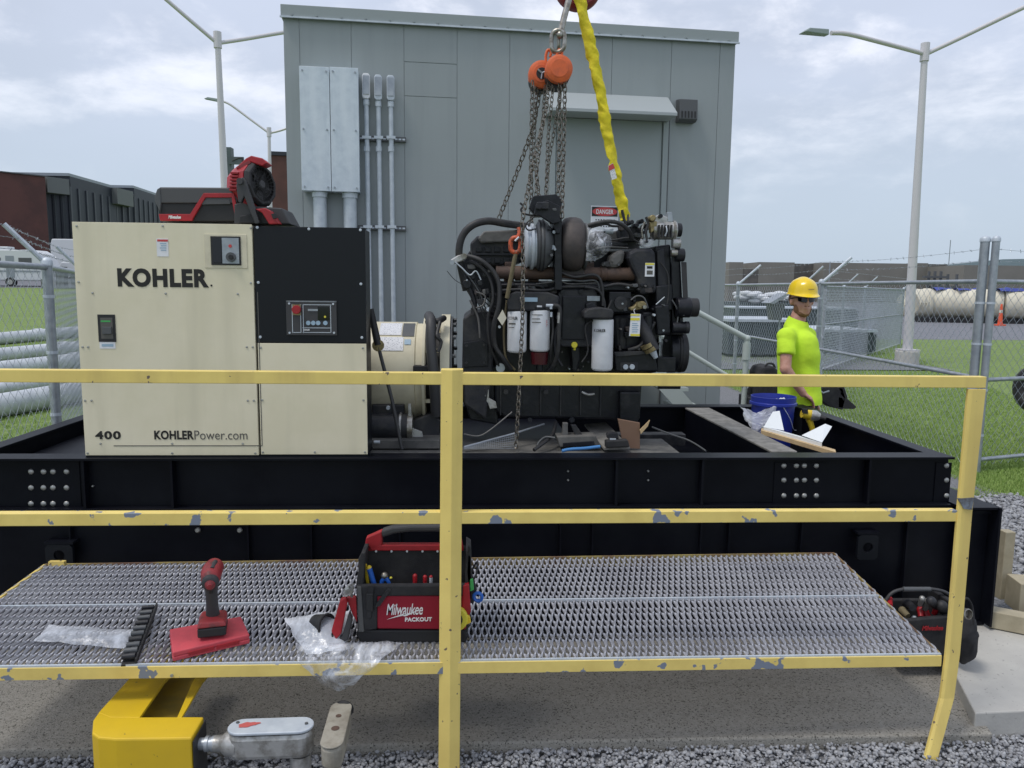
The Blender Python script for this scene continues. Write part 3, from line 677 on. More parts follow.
MB().cyl((c1.x, c1.y, .88), (c2.x, c2.y, .88), .02, n=8).build('mid_rail', 'galv', t, smooth=True)
e1 = G(1130, 460, .05); e1 = V((7.4, 8.0, 0)); g2 = V((GX+.068, 7.24, 0)); e0 = V((P(1055, 470, 7.55).x, 7.6, 0))
fence('closed chain link gate leaf to the right of the double gate post', [g2, e1], [g2, e1], rails=(.86,), tall=(2.22, 2.22), pr=.028, bottom=True, wire_z=(2.02, 2.13), cat='gate')
fence('angled chain link fence with leaning barb arms, seen steeply behind the worker', [V((c1.x+.25, c1.y+.35, 0)), V((7.4, 16, 0)), V((P(903, 300, 25).x, 25, 0))], [V((5.9, 13.4, 0)), V((7.4, 16, 0)), V((9.2, 18.6, 0)), V((11.2, 21.4, 0)), V((P(903, 300, 25).x, 25, 0))], arm=(.25, -.15, .30), wires=2, rails=(1.0,), r=.0062, cell=.06)
lf0 = V((P(-60, 284, 3.3).x-.3, 2.2, 0)); l1 = V((P(48, 284, 5.7).x, 5.7, 0)); l2 = V((-4.3, 8.9, 0)); l3 = V((-5.1, 12.5, 0)); l0 = V((-2.62, 2.1, 0))
fence('chain link fence at the left with an outward leaning barb arm on its post', [l0, l1, l2, l3], [l0, l1, l2, l3], arm=(-.20, -.12, .26), wires=3, cell=.052, r=.002)
tag(MB().torus(V((P(1049, 406, 8.2).x, 8.4, .62)), .2, .085, (.9, .3, 0), 24, 10).build('spare_tyre', 'rubber', smooth=True), 'black tyre just inside the right edge, behind the gate mesh', 'tyre')
# ------------------------------------------------------------------ grey building
A0 = V((P(283.5, 40, 7.10).x, 7.10, 0)); B0 = V((P(735, 60, 7.46).x, 7.46, 0)); U = (B0-A0); BL = U.length; U.normalize(); NB = V((-U.y, U.x, 0))
ang = math.atan2(U.y, U.x); BM = Matrix.Translation(A0) @ Matrix.Rotation(ang, 4, 'Z')
def Wl(px, py, off=0.):   # local (s, z) on the wall plane moved off metres towards the viewer
    h = plane_hit(px, py, A0-NB*off, NB); d = h-A0; return d.dot(U), h.z
ZR = (Wl(281, 5)[1]+Wl(738, 33)[1])/2
bd = thing('equipment_building', 'large grey green metal panel equipment building behind the engine', 'building', A0)
mb = MB(BM); sx = [0]+[Wl(x, 130)[0] for x in (301.5, 352.5, 404.5, 457, 509, 560)]+[Wl(x, 100)[0] for x in (611, 670, 718)]+[BL]
dL = Wl(556, 150)[0]; dR = Wl(661, 150)[0]; dT = Wl(600, 119)[1]; ZF = 1.2
for i in range(len(sx)-1):
    a, b = sx[i]+.0022, sx[i+1]-.0022
    cuts = [(0.0, ZR)]
    if i == 3:
        z1, z2 = Wl(430, 97)[1], Wl(430, 63)[1]; cuts = [(0, z1-.003), (z1+.003, z2-.003), (z2+.003, ZR)]
    for lo, hi in cuts: mb.box(a, b, 0, .0055, lo, hi)
mb.build('wall_panel', 'wall', bd, bevel=.001)
MB(BM).box(0.001, BL-.001, .006, 3.4, 0, ZR-.01).build('wall_core', 'wall', bd)
MB(BM).box(-.015, BL+.015, -.035, 3.45, ZR-.10, ZR).build('fascia', 'wall2', bd, bevel=.004)
MB(BM).box(-.02, BL+.02, -.05, -.036, ZR-.112, ZR-.098).build('drip_edge', 'galvl', bd)
mb = MB(BM)
for i in range(20): mb.cyl((.08+i*(BL-.16)/19, -.052, ZR-.085), (.08+i*(BL-.16)/19, -.034, ZR-.085), .009, n=8)
mb.build('fascia_rivets', 'wall2', bd)
MB(BM).box(dL, dR, -.012, -.002, ZF, dT).build('door', 'wall2', bd, bevel=.003)
mb = MB(BM)
for a, b, lo, hi in ((dL-.06, dL-.008, ZF, dT+.05), (dR+.008, dR+.06, ZF, dT+.05), (dL-.0, dR+.0, dT+.008, dT+.05)): mb.box(a, b, -.03, -.002, lo, hi)
mb.build('door_frame', 'vent', bd, bevel=.003, label='dark grey door frame') if False else mb.build('door_frame', 'wall2', bd, bevel=.003)
MB(BM).box(dR+.065, dR+.075, -.012, -.002, .0, dT+.05).build('door_seal', 'vent', bd)
cz0, cz1 = Wl(600, 112, .3)[1], Wl(600, 94)[1]; ca, cb = Wl(548, 100, .15)[0], Wl(673, 105, .15)[0]
MB(BM).prism([(ca, -.003, cz1), (ca, -.28, cz0+.03), (ca, -.28, cz0), (ca, -.003, cz0)], (cb-ca, 0, 0)).build('awning', 'awning', bd, bevel=.004)
vx, vz = Wl(679, 121, .1); vx1, vz1 = Wl(698, 98, .1)
v_ = MB(BM).prism([(vx, -.002, vz1), (vx, -.10, vz1-.015), (vx, -.11, vz+.02), (vx, -.07, vz), (vx, -.002, vz)], (vx1-vx, 0, 0)).build('wall_vent', 'vent', bd, bevel=.004)
mb = MB(BM)
for i in range(5): x = vx+.025+i*(vx1-vx-.05)/4; mb.box(x-.006, x+.006, -.1125, -.105, vz+.03, vz+.09)
mb.build('vent_slots', 'blackm', v_)
MB(BM).box(ca+.02, cb-.02, -.036, -.0305, dT+.052, cz0-.004).build('awning_shade_strip', 'vent', bd)  # dark strip painting in the awning's shade above the door
# danger sign
dx0, dz0 = Wl(590, 232); dx1, dz1 = Wl(618, 206.5)
t = thing('danger_sign', 'white danger sign with red header on the grey wall behind the yellow sling', 'sign', BM @ V((dx0, 0, dz0)))
MB(BM).box(dx0, dx1, -.020, -.0125, dz0, dz1).build('sign_plate', 'white', t)
hh = dz1-(dz1-dz0)*.40
MB(BM).box(dx0+.008, dx1-.008, -.0225, -.0205, hh, dz1-.01).build('header', 'ink', t)
cxm = (dx0+dx1)/2
mb = MB(BM); mb.lathe((cxm, -.0230, (hh+dz1-.01)/2), (0, -1, 0), [(0, 1), (.001, 1)], 32); 
for k in range(len(mb.v)):
    l = BM.inverted() @ mb.v[k]; l.x = cxm+(l.x-cxm)*(dx1-dx0)*.45; zc_ = (hh+dz1-.01)/2; l.z = zc_+(l.z-zc_)*(dz1-hh)*.42; mb.v[k] = BM @ l
mb.build('header_oval', 'inkred', t)
mb = MB(BM); text_on(mb, 'DANGER', (dx0+.05, -.0245, hh+.022), (dx1-dx0-.10, 0, 0), (0, 0, dz1-hh-.055), (0, -1, 0), bold=.02); mb.build('lettering', 'inkwhite', t)
mb = MB(BM)
for i in range(3):
    z = hh-.03-i*.03
    for k in range(9): 
        if (k*7+i*3) % 5: mb.box(dx0+.02+k*(dx1-dx0-.04)/9, dx0+.013+(k+1)*(dx1-dx0-.04)/9-.006, -.0215, -.0205, z-.007, z+.003)
mb.build('small_print', 'ink', t)
# trough boxes
def trough(lbl, x0, y0, x1, y1, stub):
    s0, za = Wl(x0, y1, .16); s1, zb = Wl(x1, y0, .16); t = thing('junction_trough', lbl, 'junction box', BM @ V((s0, 0, za)), 'galvanised junction boxes on the grey wall')
    MB(BM).box(s0, s1, -.15, -.004, za, zb).build('box_body', 'trough', t, bevel=.003)
    c_ = MB(BM).box(s0-.001, s1+.001, -.165, -.152, za-.004, zb+.006).build('cover', 'trough', t, bevel=.003)
    mb = MB(BM)
    for sx_ in (s0+.025, s1-.025):
        for z in (za+.03, (za+zb)/2, zb-.03): mb.cyl((sx_, -.175, z), (sx_, -.16, z), .008, n=8)
    mb.build('cover_screws', 'galv', c_)
    for x_ in stub:
        s, _ = Wl(x_, 205, .08); o_ = MB(BM).cyl((s, -.08, .6), (s, -.08, za-.002), .058, n=24).build('conduit_stub', 'galvl', t, smooth=True)
        MB(BM).cyl((s, -.08, za-.05), (s, -.08, za-.004), .068, n=24).build('locknut', 'galvl', o_)
trough('left one of two tall galvanised junction boxes on the wall', 302, 68, 329, 190, (320,))
o_g = bpy.data.objects['junction_trough']; sg, zg0 = Wl(329.3, 190, .16); sg1, zg1 = Wl(331.8, 69, .16); MB(BM).box(sg+.002, sg1-.001, -.10, -.0035, zg0+.01, zg1-.02).build('gap_shade', 'blackm', o_g)  # black bar stands in for the shade between the two boxes
trough('right one of two tall galvanised junction boxes on the wall', 332, 69, 358, 191, (350,))
# conduits
for k, (x, yt, lbl) in enumerate(((366, 74, 'leftmost vertical steel conduit, nearest the junction boxes'), (378, 75.5, 'middle one of three vertical steel conduits'), (390.5, 76, 'rightmost vertical steel conduit on the wall'))):
    s, zt = Wl(x, yt, .06); t = thing('steel_conduit', lbl, 'conduit', BM @ V((s, 0, .8)), 'vertical conduits on the grey wall')
    r_ = .021
    MB(BM).cyl((s+.012, -.06, .8), (s, -.06, zt-.2), r_, n=14).build('pipe', 'galvl', t, smooth=True)
    b_ = MB(BM).prism([(s-.034, -.035, zt-.2), (s-.034, -.035, zt-.02), (s-.02, -.035, zt), (s+.02, -.035, zt), (s+.034, -.035, zt-.02), (s+.034, -.035, zt-.2), (s+.02, -.035, zt-.215), (s-.02, -.035, zt-.215)], (0, -.06, 0)).build('elbow_fitting', 'galvl' if k else 'white', t, bevel=.006)
    MB(BM).box(s-.027, s+.027, -.101, -.0965, zt-.18, zt-.02).build('cover_plate', 'galv', b_, bevel=.002)
    for z in (zt-.24, Wl(x, 150)[1]): MB(BM).cyl((s, -.06, z-.025), (s, -.06, z+.02), r_*1.35, n=12).build('coupling', 'galvl', t)
    for zy in (138, 227):
        z = Wl(x, zy, .05)[1]; MB(BM).box(s-.04, s+.04, -.09, -.084, z-.012, z+.012).build('pipe_clamp', 'galvl', t)
for y_, lbl in ((138, 'upper strut channel behind the three conduits'), (227.5, 'lower strut channel behind the three conduits')):
    s0, z = Wl(358, y_, .03); s1, _ = Wl(406, y_, .03); t = thing('strut_channel', lbl, 'channel', BM @ V((s0, 0, z)), 'strut channels on the wall')
    MB(BM).box(s0, s1, -.036, -.003, z-.022, z+.022).build('channel_bar', 'vent', t, bevel=.002)
    mb = MB(BM)
    for i in range(12): x = s0+.03+i*(s1-s0-.05)/11; mb.box(x-.012, x+.012, -.038, -.0365, z-.007, z+.007)
    mb.build('channel_slots', 'galvl', t)
# stair and handrails
t = thing('steel_stair', 'pale green grey stair with pipe handrails descending beside the grey building', 'stair', (P(700, 400, 6.9).x, 6.9, 0))
Yh = 6.75; a = P(650, 287, Yh); b = P(747, 338.5, Yh); a2 = P(650, 329, Yh); b2 = P(747, 388, Yh)
MB().tube([a, b], .026, 12).build('handrail', 'rail', t, smooth=True); MB().tube([a2, b2], .022, 12).build('mid_rail', 'rail', t, smooth=True)
MB().tube([b+V((0, 0, .0)), V((b.x, Yh, .0))], .026, 12).build('post', 'rail', t, smooth=True); MB().tube([a, V((a.x, Yh, .9))], .026, 12).build('post', 'rail', t)
MB().ball((b.x, Yh, b.z), .032).build('elbow', 'rail', t, smooth=True); MB().cyl((b.x, Yh, b.z-.19), (b.x, Yh, b.z-.04), .036, n=14).build('sleeve', 'rail', t, smooth=True)
for i in range(6):
    x = a.x+(b.x-a.x)*(i+.0)/6; z = 1.2-(i+1)*.185; MB().box(x, x+.24, Yh+.03, Yh+.55, z-.03, z).build('tread', 'rail', t)
MB().box(a.x-1.2, a.x, Yh+.03, Yh+.55, 1.14, 1.18).build('landing', 'rail', t)
MB().prism([(a.x-1.2, Yh, .94), (a.x, Yh, .94), (b.x, Yh, .0), (b.x, Yh, .18), (a.x, Yh, 1.16), (a.x-1.2, Yh, 1.16)], (0, .025, 0)).build('stringer', 'rail', t)
# ------------------------------------------------------------------ service platform with railing
def Yr(px): return 2.68+.16*px/985.      # railing plane recedes slightly to the right
def R_(px, py): return P(px, py, Yr(px))
M['chipgrey'] = mat('bare_grey_patch', (.20, .23, .28), .5, col2=(.1, .1, .11), scale=30)
pf = thing('service_platform', 'yellow railed catwalk with expanded steel deck across the foreground', 'platform', (0, 2.75, 0))
DA = R_(-98, 668.5); DB = R_(941, 654.5)          # front deck corners
def dk(px, py):   # back corners, deck rises a little
    return px, py
zb = .415
DC = G(834, 553.5, zb); DD = G(45, 565.0, zb)
dn = (DB-DA).cross(DC-DA).normalized()
def D(px, py): return plane_hit(px, py, DA, dn)
def bil(u, v): return (DA*(1-u)+DB*u)*(1-v)+(DD*(1-u)+DC*u)*v
sv = .53
dz = V((0, 0, 1))
def strands(v0, v1, H, n=284, sb=4):
    vs = []; fs = []; T = H*sb; hw = .0034; A = .25
    for i in range(n+1):
        base = len(vs)
        for j in range(T+1):
            v = v0+(v1-v0)*j/T; c_ = math.cos(pi*j/sb); c_ = max(-1, min(1, c_*1.45)); sgn = c_*(1 if i % 2 else -1)
            u = (i+sgn*A)/n; c = bil(min(max(u, 0), 1), v)+dz*(.0035*c_*(1 if i % 2 else -1)*0+.002*math.sin(pi*j/sb))
            tl = .0045*sgn
            vs += [c+V((-hw, 0, .002-tl)), c+V((hw, 0, .002+tl)), c+V((hw, 0, -.006+tl)), c+V((-hw, 0, -.006-tl))]
        for j in range(T):
            b = base+j*4
            for k in range(4): fs.append((b+k, b+(k+1) % 4, b+4+(k+1) % 4, b+4+k))
    return MB().add(vs, fs)
for v0, v1, rows in ((.012, sv-.008, 9), (sv+.008, .99, 9)):
    strands(v0, v1, rows).build('deck_mesh', 'grate', pf)
def bar(mb, a, b, w_, h, up=dz):
    a = V(a); b = V(b); t = (b-a).normalized(); s = t.cross(up).normalized()*(w_/2); return mb.hexa([a-s-up*h, a+s-up*h, a+s, a-s, b-s-up*h, b+s-up*h, b+s, b-s])
bar(MB(), bil(0, sv)+dz*.004, bil(1, sv)+dz*.004, .012, .012).build('seam_strip', 'galvl', pf)
bar(MB(), bil(0, .004)+dz*.004, bil(1, .004)+dz*.004, .010, .008).build('edge_strip', 'galvl', pf)
mb = MB(); bar(mb, DA+V((-.03, -.004, -.002)), DB+V((0, -.004, -.002)), .006, .045); bar(mb, DA+V((0, .02, -.010)), DB+V((0, .02, -.01)), .04, .006)
mb.build('front_frame', 'yellow2', pf, bevel=.001)
M['underframe'] = mat('rusty_brown_frame', (.16, .09, .06), .7, col2=(.35, .28, .1), scale=6)
bar(MB(), DB+V((0, .01, .004)), DC+dz*.004, .008, .05).build('end_frame', 'underframe', pf); bar(MB(), DC+dz*.005, DD+dz*.005, .008, .05).build('back_frame', 'underframe', pf)
bar(MB(), DA+dz*.004, DD+dz*.004, .012, .05).build('end_frame', 'yellow', pf, label='yellow left end frame')
p = DD+V((.02, .0, .006)); MB().box(p.x-.0, p.x+.07, p.y-.01, p.y+.012, p.z-.03, p.z+.012).build('corner_clip', 'yellow', pf)
for u in (.04, .97):
    for v in (.95,): q_ = bil(u, v); MB().box(q_.x-.02, q_.x+.02, q_.y-.02, q_.y+.02, .0, q_.z-.015).build('back_leg', 'skid', pf)
def prail(name, x0, y0, x1, y1, h, m='yellow', dd=.012):   # rail with its top edge through these picture points
    a = R_(x0, y0); b = R_(x1, y1); mb = MB(); t = (b-a).normalized(); n = V((-t.y, t.x, 0)).normalized()
    th = h/K(Yr(500)); top = .038
    mb.hexa([a-dz*th, b-dz*th, b, a, a-dz*th+n*top, b-dz*th+n*top, b+n*top, a+n*top])
    return mb.build(name, m, pf, bevel=.0025)
prail('top_rail', -140, 368.5, 987, 376.8, 12.2); prail('mid_rail', -140, 514.3, 958, 510.5, 12.5, 'yellow2')
# centre post: square tube set edge-on
def post_px(pts, m):
    a, b = pts; mb = MB(); mb.hexa([*[a[0], a[1], a[1]+V((0, .045, 0)), a[0]+V((0, .045, 0))], *[b[0], b[1], b[1]+V((0, .045, 0)), b[0]+V((0, .045, 0))]])
    return mb.build('post', m, pf, bevel=.002)
yo = -.003
ct = [R_(441, 370), R_(463, 370)]; cb_ = [P(438.3, 800, Yr(440)), P(459.3, 800, Yr(440))]
a0, a1 = ct; b0, b1 = cb_
# three-sided look: ridge down the middle
def ridge_post(t0, t1, b0, b1, m, fr=.5, out=.016, zt=None):
    tm = t0.lerp(t1, fr)+V((0, -out, 0)); bm_ = b0.lerp(b1, fr)+V((0, -out, 0)); bk = V((0, .05, 0))
    vs = [t0, tm, t1, t1+bk, t0+bk, b0, bm_, b1, b1+bk, b0+bk]
    return MB().add(vs, [(0, 1, 2, 3, 4), (9, 8, 7, 6, 5), (0, 5, 6, 1), (1, 6, 7, 2), (2, 7, 8, 3), (3, 8, 9, 4), (4, 9, 5, 0)]).build('post', m, pf, bevel=.0015)
gbot = lambda v: v
d_ = (b0-a0); b0 = a0+d_*((a0.z+.2)/(-d_.z)) ; d_ = (b1-a1); b1 = a1+d_*((a1.z+.2)/(-d_.z))
off = V((0, -.006, .002))
ridge_post(a0+off, a1+off, b0+off, b1+off, 'yellow', .52)
GZ = -.175
def bent_post(rows, m, fr=.2, out=.004):
    vs = []; fs = []; n = len(rows)
    for (l, r) in rows:
        m_ = l.lerp(r, fr)+V((0, -out, 0)); vs += [l, m_, r, r+V((0, .014, 0)), l+V((0, .014, 0))]
    for i in range(n-1):
        for k in range(5): fs.append((i*5+k, (i+1)*5+k, (i+1)*5+(k+1) % 5, i*5+(k+1) % 5))
    fs += [(0, 1, 2, 3, 4), tuple((n-1)*5+k for k in (4, 3, 2, 1, 0))]
    return MB().add(vs, fs).build('post', m, pf, bevel=.0015)
oy = lambda p, d: p+V((0, d, 0))
b0, b1 = G(922.5, 768, GZ), G(935.5, 768, GZ)
bent_post([(R_(968.5, 389.3), R_(986.2, 389.3)), (oy(R_(957.5, 510), -.004), oy(R_(972, 510), -.004)), (oy(R_(948.5, 610), -.010), oy(R_(962.5, 610), -.010)), (oy(R_(944, 653), -.014), oy(R_(958, 653), -.014)), (oy(R_(937, 695), -.025), oy(R_(950.5, 695), -.025)), (b0, b1)], 'yellow')
a = R_(956, 505); MB().hexa([R_(956.5, 498)+V((0, -.012, 0)), R_(972, 497)+V((0, -.012, 0)), R_(970, 509)+V((0, -.012, 0)), R_(962, 508)+V((0, -.012, 0)), R_(956.5, 498)+V((0, -.002, 0)), R_(972, 497)+V((0, -.002, 0)), R_(970, 509)+V((0, -.002, 0)), R_(962, 508)+V((0, -.002, 0))]).build('bare_paint_chip', 'chipgrey', pf)  # thin plate standing for a chip of bare grey in the paint
MB().cyl(R_(173, 674)+V((0, -.014, 0)), R_(173, 674), .006, n=10).build('bolt', 'galv', pf)
# ------------------------------------------------------------------ skid
SY0, ST = 3.75, P(500, 458.0, 3.75).z; SX0, SX1 = -2.50, P(955, 460, 3.75).x; SY1 = G(735, 404, ST).y;  SB = ST-.262
sk = thing('steel_skid', 'black steel equipment skid frame carrying the generator cabinet and engine', 'skid', (0, SY0, SB))
def ibeam_x(name, y, y1, x0, x1, zt, zb, web=.05, fl=.012, m='skid'):
    mb = MB(); mb.box(x0, x1, y, y1, zt-fl, zt); mb.box(x0, x1, y, y1, zb, zb+fl); mb.box(x0+.001, x1-.001, y+web, y+web+.012, zb+fl, zt-fl); return mb.build(name, m, sk, bevel=.0015)
ibeam_x('front_beam', SY0, SY0+.12, SX0, SX1, ST, SB); ibeam_x('back_beam', SY1-.12, SY1, SX0, SX1, ST-.002, SB)
for nm, x0, x1 in (('side_beam', SX0, SX0+.09), ('side_beam', SX1-.09, SX1)):
    mb = MB(); mb.box(x0, x1, SY0+.121, SY1-.121, ST-.014, ST-.002); mb.box(x0, x1, SY0+.121, SY1-.121, SB, SB+.012); mb.box(x0+.04, x0+.052, SY0+.121, SY1-.121, SB+.012, ST-.014); mb.build(nm, 'skid', sk, bevel=.0015)
wy = SY0+.05
for xp in (88, 175, 615, 865, 700): 
    x = P(xp, 480, wy).x; MB().box(x-.006, x+.006, SY0+.004, wy-.001, SB+.013, ST-.013).build('stiffener', 'skid', sk)
def boltgrid(xs_, ys_, Y, r=.014):
    for x in xs_:
        for y in ys_:
            p = P(x, y, Y); MB().lathe(p+V((0, .002, 0)), (0, -1, 0), [(0, r), (.006, r), (.012, r*.7), (.014, r*.2)], 12).build('bolt_head', 'bolt', sk, smooth=True)
boltgrid((31.5, 44, 53.5, 67), (471.5, 487.5, 503.5), wy, .015); boltgrid((783.5, 796, 804, 816), (465.5, 480, 495.5), wy, .015)
boltgrid((946,), (465.5, 480, 495.5), wy, .015)
boltgrid((93,), (486,), wy, .006); boltgrid((568, 648), (471, 480), wy, .006)
for xa, xb in ((20, 79), (772, 828), (934, 951)):
    pbx(sk, 'splice_plate', 'skid', xa, 461, xb, 507, wy-.005, .0045)
# deck floor plates and members
MB().box(SX0+.1, .62, SY0+.121, SY1-.13, ST-.10, ST-.09).build('floor_plate', 'skid', sk)
M['dusty'] = mat('dusty_floor_steel', (.15, .145, .135), .8, col2=(.07, .07, .068), scale=8, lo=.35, hi=.65, bump=(60, .3, .003))
MB().box(-.95, 1.12, SY0+.121, SY0+.6, ST-.085, ST-.02).build('engine_rail', 'dusty', sk, bevel=.003)
MB().box(.62, SX1-.1, SY0+.121, SY1-.13, SB+.0, SB+.012).build('floor_plate', 'skid', sk)
a, b = G(684, 407, ST-.01), G(774, 452.5, ST-.01)
t_ = (b-a).normalized(); n_ = V((-t_.y, t_.x, 0))*-1
a1_, b1_ = G(705, 405.5, ST-.01), G(800, 452.5, ST-.01)
b = a+(b-a)*.98; b1_ = a1_+(b1_-a1_)*.98
MB().hexa([a-dz*.012, a1_-dz*.012, a1_, a, b-dz*.012, b1_-dz*.012, b1_, b]).build('cross_member', 'woodgrey', sk, bevel=.003, label='dusty grey diagonal cross member')
q1 = a+V((.004, 0, -.014)); q2 = b+V((.004, 0, -.014)); MB().hexa([q1-dz*.2, q2-dz*.2, q2, q1, q1-dz*.2+V((.012, 0, 0)), q2-dz*.2+V((.012, 0, 0)), q2+V((.012, 0, 0)), q1+V((.012, 0, 0))]).build('cross_web', 'skid', sk)
MB().box(.85, 1.45, 5.0, 5.1, ST-.2, ST-.12).build('mount_block', 'skidtop', sk, bevel=.004)
# lower base tank
TX0, TX1, TY0, TT = -2.85, P(998, 560, 3.66).x, 3.72, P(990, 506, 3.7).z
bt = thing('base_tank', 'black ribbed steel base tank under the skid, standing on the pale slab', 'tank', (0, TY0, -.03))
MB().box(TX0, TX1, TY0+.05, 5.65, -.015, SB-.004).build('tank_shell', 'skid', bt)
MB().box(TX0, TX1, TY0, TY0+.045, -.03, -.016).build('bottom_flange', 'skid', bt, bevel=.001)
MB().box(TX0, TX1, SY0-.03, SY0-.004, SB-.03, SB-.012).build('top_flange', 'skid', bt, bevel=.001)
xr = P(958, 560, TY0).x
mb = MB(); mb.box(TX1-.012, TX1, TY0-.06, TY0+.049, -.015, TT); mb.box(xr-.01, xr+.004, TY0-.01, TY0+.049, -.015, TT-.02); mb.box(xr+.005, TX1-.013, TY0+.02, TY0+.049, -.015, TT-.013); mb.box(SX1+.01, TX1-.0125, TY0-.05, TY0+.35, TT-.012, TT); mb.build('end_channel', 'skid', bt, bevel=.001)
for xp in (72, 249, 312, 400, 560, 592, 700, 728, 800, 905): 
    x = P(xp, 540, TY0+.04).x; MB().box(x-.004, x+.004, TY0+.02, TY0+.049, -.015, SB-.03).build('rib', 'skid', bt)
for xa, xb, ya, yb in ((46, 72, 545, 566), (857, 879, 535, 560)):
    Yf = TY0-.02; a = P(xa, yb, Yf); b = P(xb, ya, Yf); cx, cz = (a.x+b.x)/2, (a.z+b.z)/2; r_ = .026
    # plate with a round hole
    n = 24; vs = []; fs = []
    for y in (Yf, Yf+.018):
        for k in range(n):
            an = 2*pi*k/n; vs.append((cx+r_*math.cos(an), y, cz+r_*math.sin(an)))
        for k in range(n):
            an = 2*pi*k/n; c, s = math.cos(an), math.sin(an); m_ = max(abs(c)/((b.x-a.x)/2), abs(s)/((b.z-a.z)/2)); vs.append((cx+c/m_, y, cz+s/m_))
    for k in range(n):
        k2 = (k+1) % n; fs += [(k, k2, n+k2, n+k), (2*n+k2, 2*n+k, 3*n+k, 3*n+k2), (k2, k, 2*n+k, 2*n+k2), (n+k, n+k2, 3*n+k2, 3*n+k)]
    MB().add(vs, fs).build('lifting_lug', 'black', bt)
    MB().box(a.x-.004, b.x+.004, Yf+.0, TY0+.049, b.z+.002, b.z+.014).build('lug_gusset', 'skid', bt)
for xp in (198, 240): 
    p = P(xp, 530, TY0+.03); MB().lathe(p, (0, -1, 0), [(0, .013), (.008, .013), (.014, .008)], 12).build('bolt_head', 'bolt', bt, smooth=True)
# ------------------------------------------------------------------ generator cabinet
GY = 3.79
gc = thing('generator_cabinet', 'cream and black generator control cabinet with its name lettering, left of the engine', 'generator', (P(160, 454, GY).x, GY, ST))
lp_ = P(73, 221, GY); lb = P(85, 455, GY); Lx = P(79, 340, GY).x; Sx = P(256.5, 340, GY).x; Rx = P(366.5, 340, GY).x
zt = (P(160, 222.5, GY).z+P(310, 226, GY).z)/2; zbm = ST+.008
MB().box(Lx+.004, Sx-.004, GY+.004, GY+.50, zbm, zt-.004).build('left_housing', 'cream', gc, bevel=.003)
MB().box(Sx+.004, Rx-.004, GY+.004, GY+.20, zbm, zt-.012).build('right_housing', 'black', gc, bevel=.003)
fp = MB().box(Lx, Sx-.005, GY-.003, GY+.003, zbm, zt).build('cream_panel', 'cream', gc, bevel=.0015)
zs = P(310, 343, GY).z
bp_ = MB().box(Sx+.003, Rx, GY-.003, GY+.003, zs+.002, zt-.008).build('black_panel', 'black', gc, bevel=.0015)
lp2 = MB().box(Sx+.006, Rx-.001, GY-.003, GY+.003, zbm+.003, zs-.002).build('lower_panel', 'cream', gc, bevel=.0015)
MB().box(Lx+.0, Rx, GY+.0, GY+.2, ST, ST+.007).build('base_gasket', 'black', gc)
a = P(91, 443, GY); b = P(251, 293, GY)
mb = MB()   # raised inner door outline
for x0, x1, z0, z1 in ((P(90, 0, GY).x, P(249.5, 0, GY).x, P(160, 446, GY).z, P(160, 445.2, GY).z), (P(248.6, 0, GY).x, P(249.4, 0, GY).x, P(160, 445, GY).z, P(160, 291, GY).z)): mb.box(x0, x1, GY-.0045, GY-.0032, z0, z1)
mb.build('door_seam', 'inkgrey', fp)
def screw(par, x, y, m='galvl', r=.0058): 
    p = P(x, y, GY); MB().lathe(p+V((0, -.003, 0)), (0, -1, 0), [(-.001, r), (.003, r*.9), (.004, r*.3)], 10).build('screw', m, par, smooth=True)
for x, y in ((77, 226), (163, 226), (251, 228), (79, 282), (251, 283), (93, 293), (166, 293.5), (238, 294), (83, 347), (88.5, 347), (247, 347), (253, 347), (85.5, 400.5), (92, 400.5), (248, 400.5), (254, 400.5), (101, 443.5), (172.5, 443.5), (243, 443.5), (88, 453), (172.5, 453), (255.5, 453)): screw(gc, x, y, 'bolt')
for x, y in ((257.5, 227.5), (309, 229), (360.5, 230), (258.5, 282.5), (361, 284), (260.5, 337), (362, 337.5)): screw(gc, x, y, 'galvl', .0072)
for x, y in ((261, 347.5), (363, 348), (262.5, 400), (363.5, 400), (263, 452), (315, 452), (365, 452)): screw(gc, x, y, 'bolt')
mb = MB(); ptext(mb, 'KOHLER', 118, 268, 209, 286.8, GY-.0034, bold=.05, spacing=1.12); mb.build('name_lettering', 'ink', fp)
mb = MB(); ptext(mb, '.', 210.5, 284.5, 212.5, 286.5, GY-.0034); mb.build('name_lettering', 'ink', fp)
mb = MB(); ptext(mb, '400', 95.5, 431, 121, 439.3, GY-.0034, bold=.035, spacing=1.15); mb.build('number_lettering', 'ink', fp)
mb = MB(); ptext(mb, 'KOHLER', 154.5, 430.5, 194, 439.5, GY-.0034, bold=.035, spacing=1.06); mb.build('web_lettering', 'ink', fp)
mb = MB(); ptext(mb, 'Power.com', 194.6, 430.5, 247.5, 439.5, GY-.0034, bold=-.006); mb.build('web_lettering', 'inkgrey', fp)
lb_ = pbx(gc, 'warning_label', 'white', 157, 239, 168, 256, GY-.0045, .0012); pbx(lb_, 'label_header', 'inkred', 157.5, 239.5, 167.5, 241.5, GY-.0055, .0009)
mb = MB(); 
for i in range(4): mb.pb(160+(i % 2), 243+i*2.2, 166, 244+i*2.2, GY-.0055, .0009)
mb.build('label_print', 'labelblue', lb_)
fr = pbx(gc, 'selector_surround', 'cream2', 205.5, 235, 246, 267.5, GY-.006, .003, .002)
sp = pbx(gc, 'selector_plate', 'blackm', 211.5, 237, 240, 264.5, GY-.010, .0038, .001)
pbx(sp, 'selector_face', 'galv', 222.5, 238.5, 238.5, 263, GY-.0125, .002)
MB().pf(230.5, 257, 4.6, GY-.022, .009, 16).build('selector_knob', 'vent', sp); MB().pf(230.5, 257, 2.3, GY-.030, .0075, 6).build('knob_grip', 'blackm', sp)
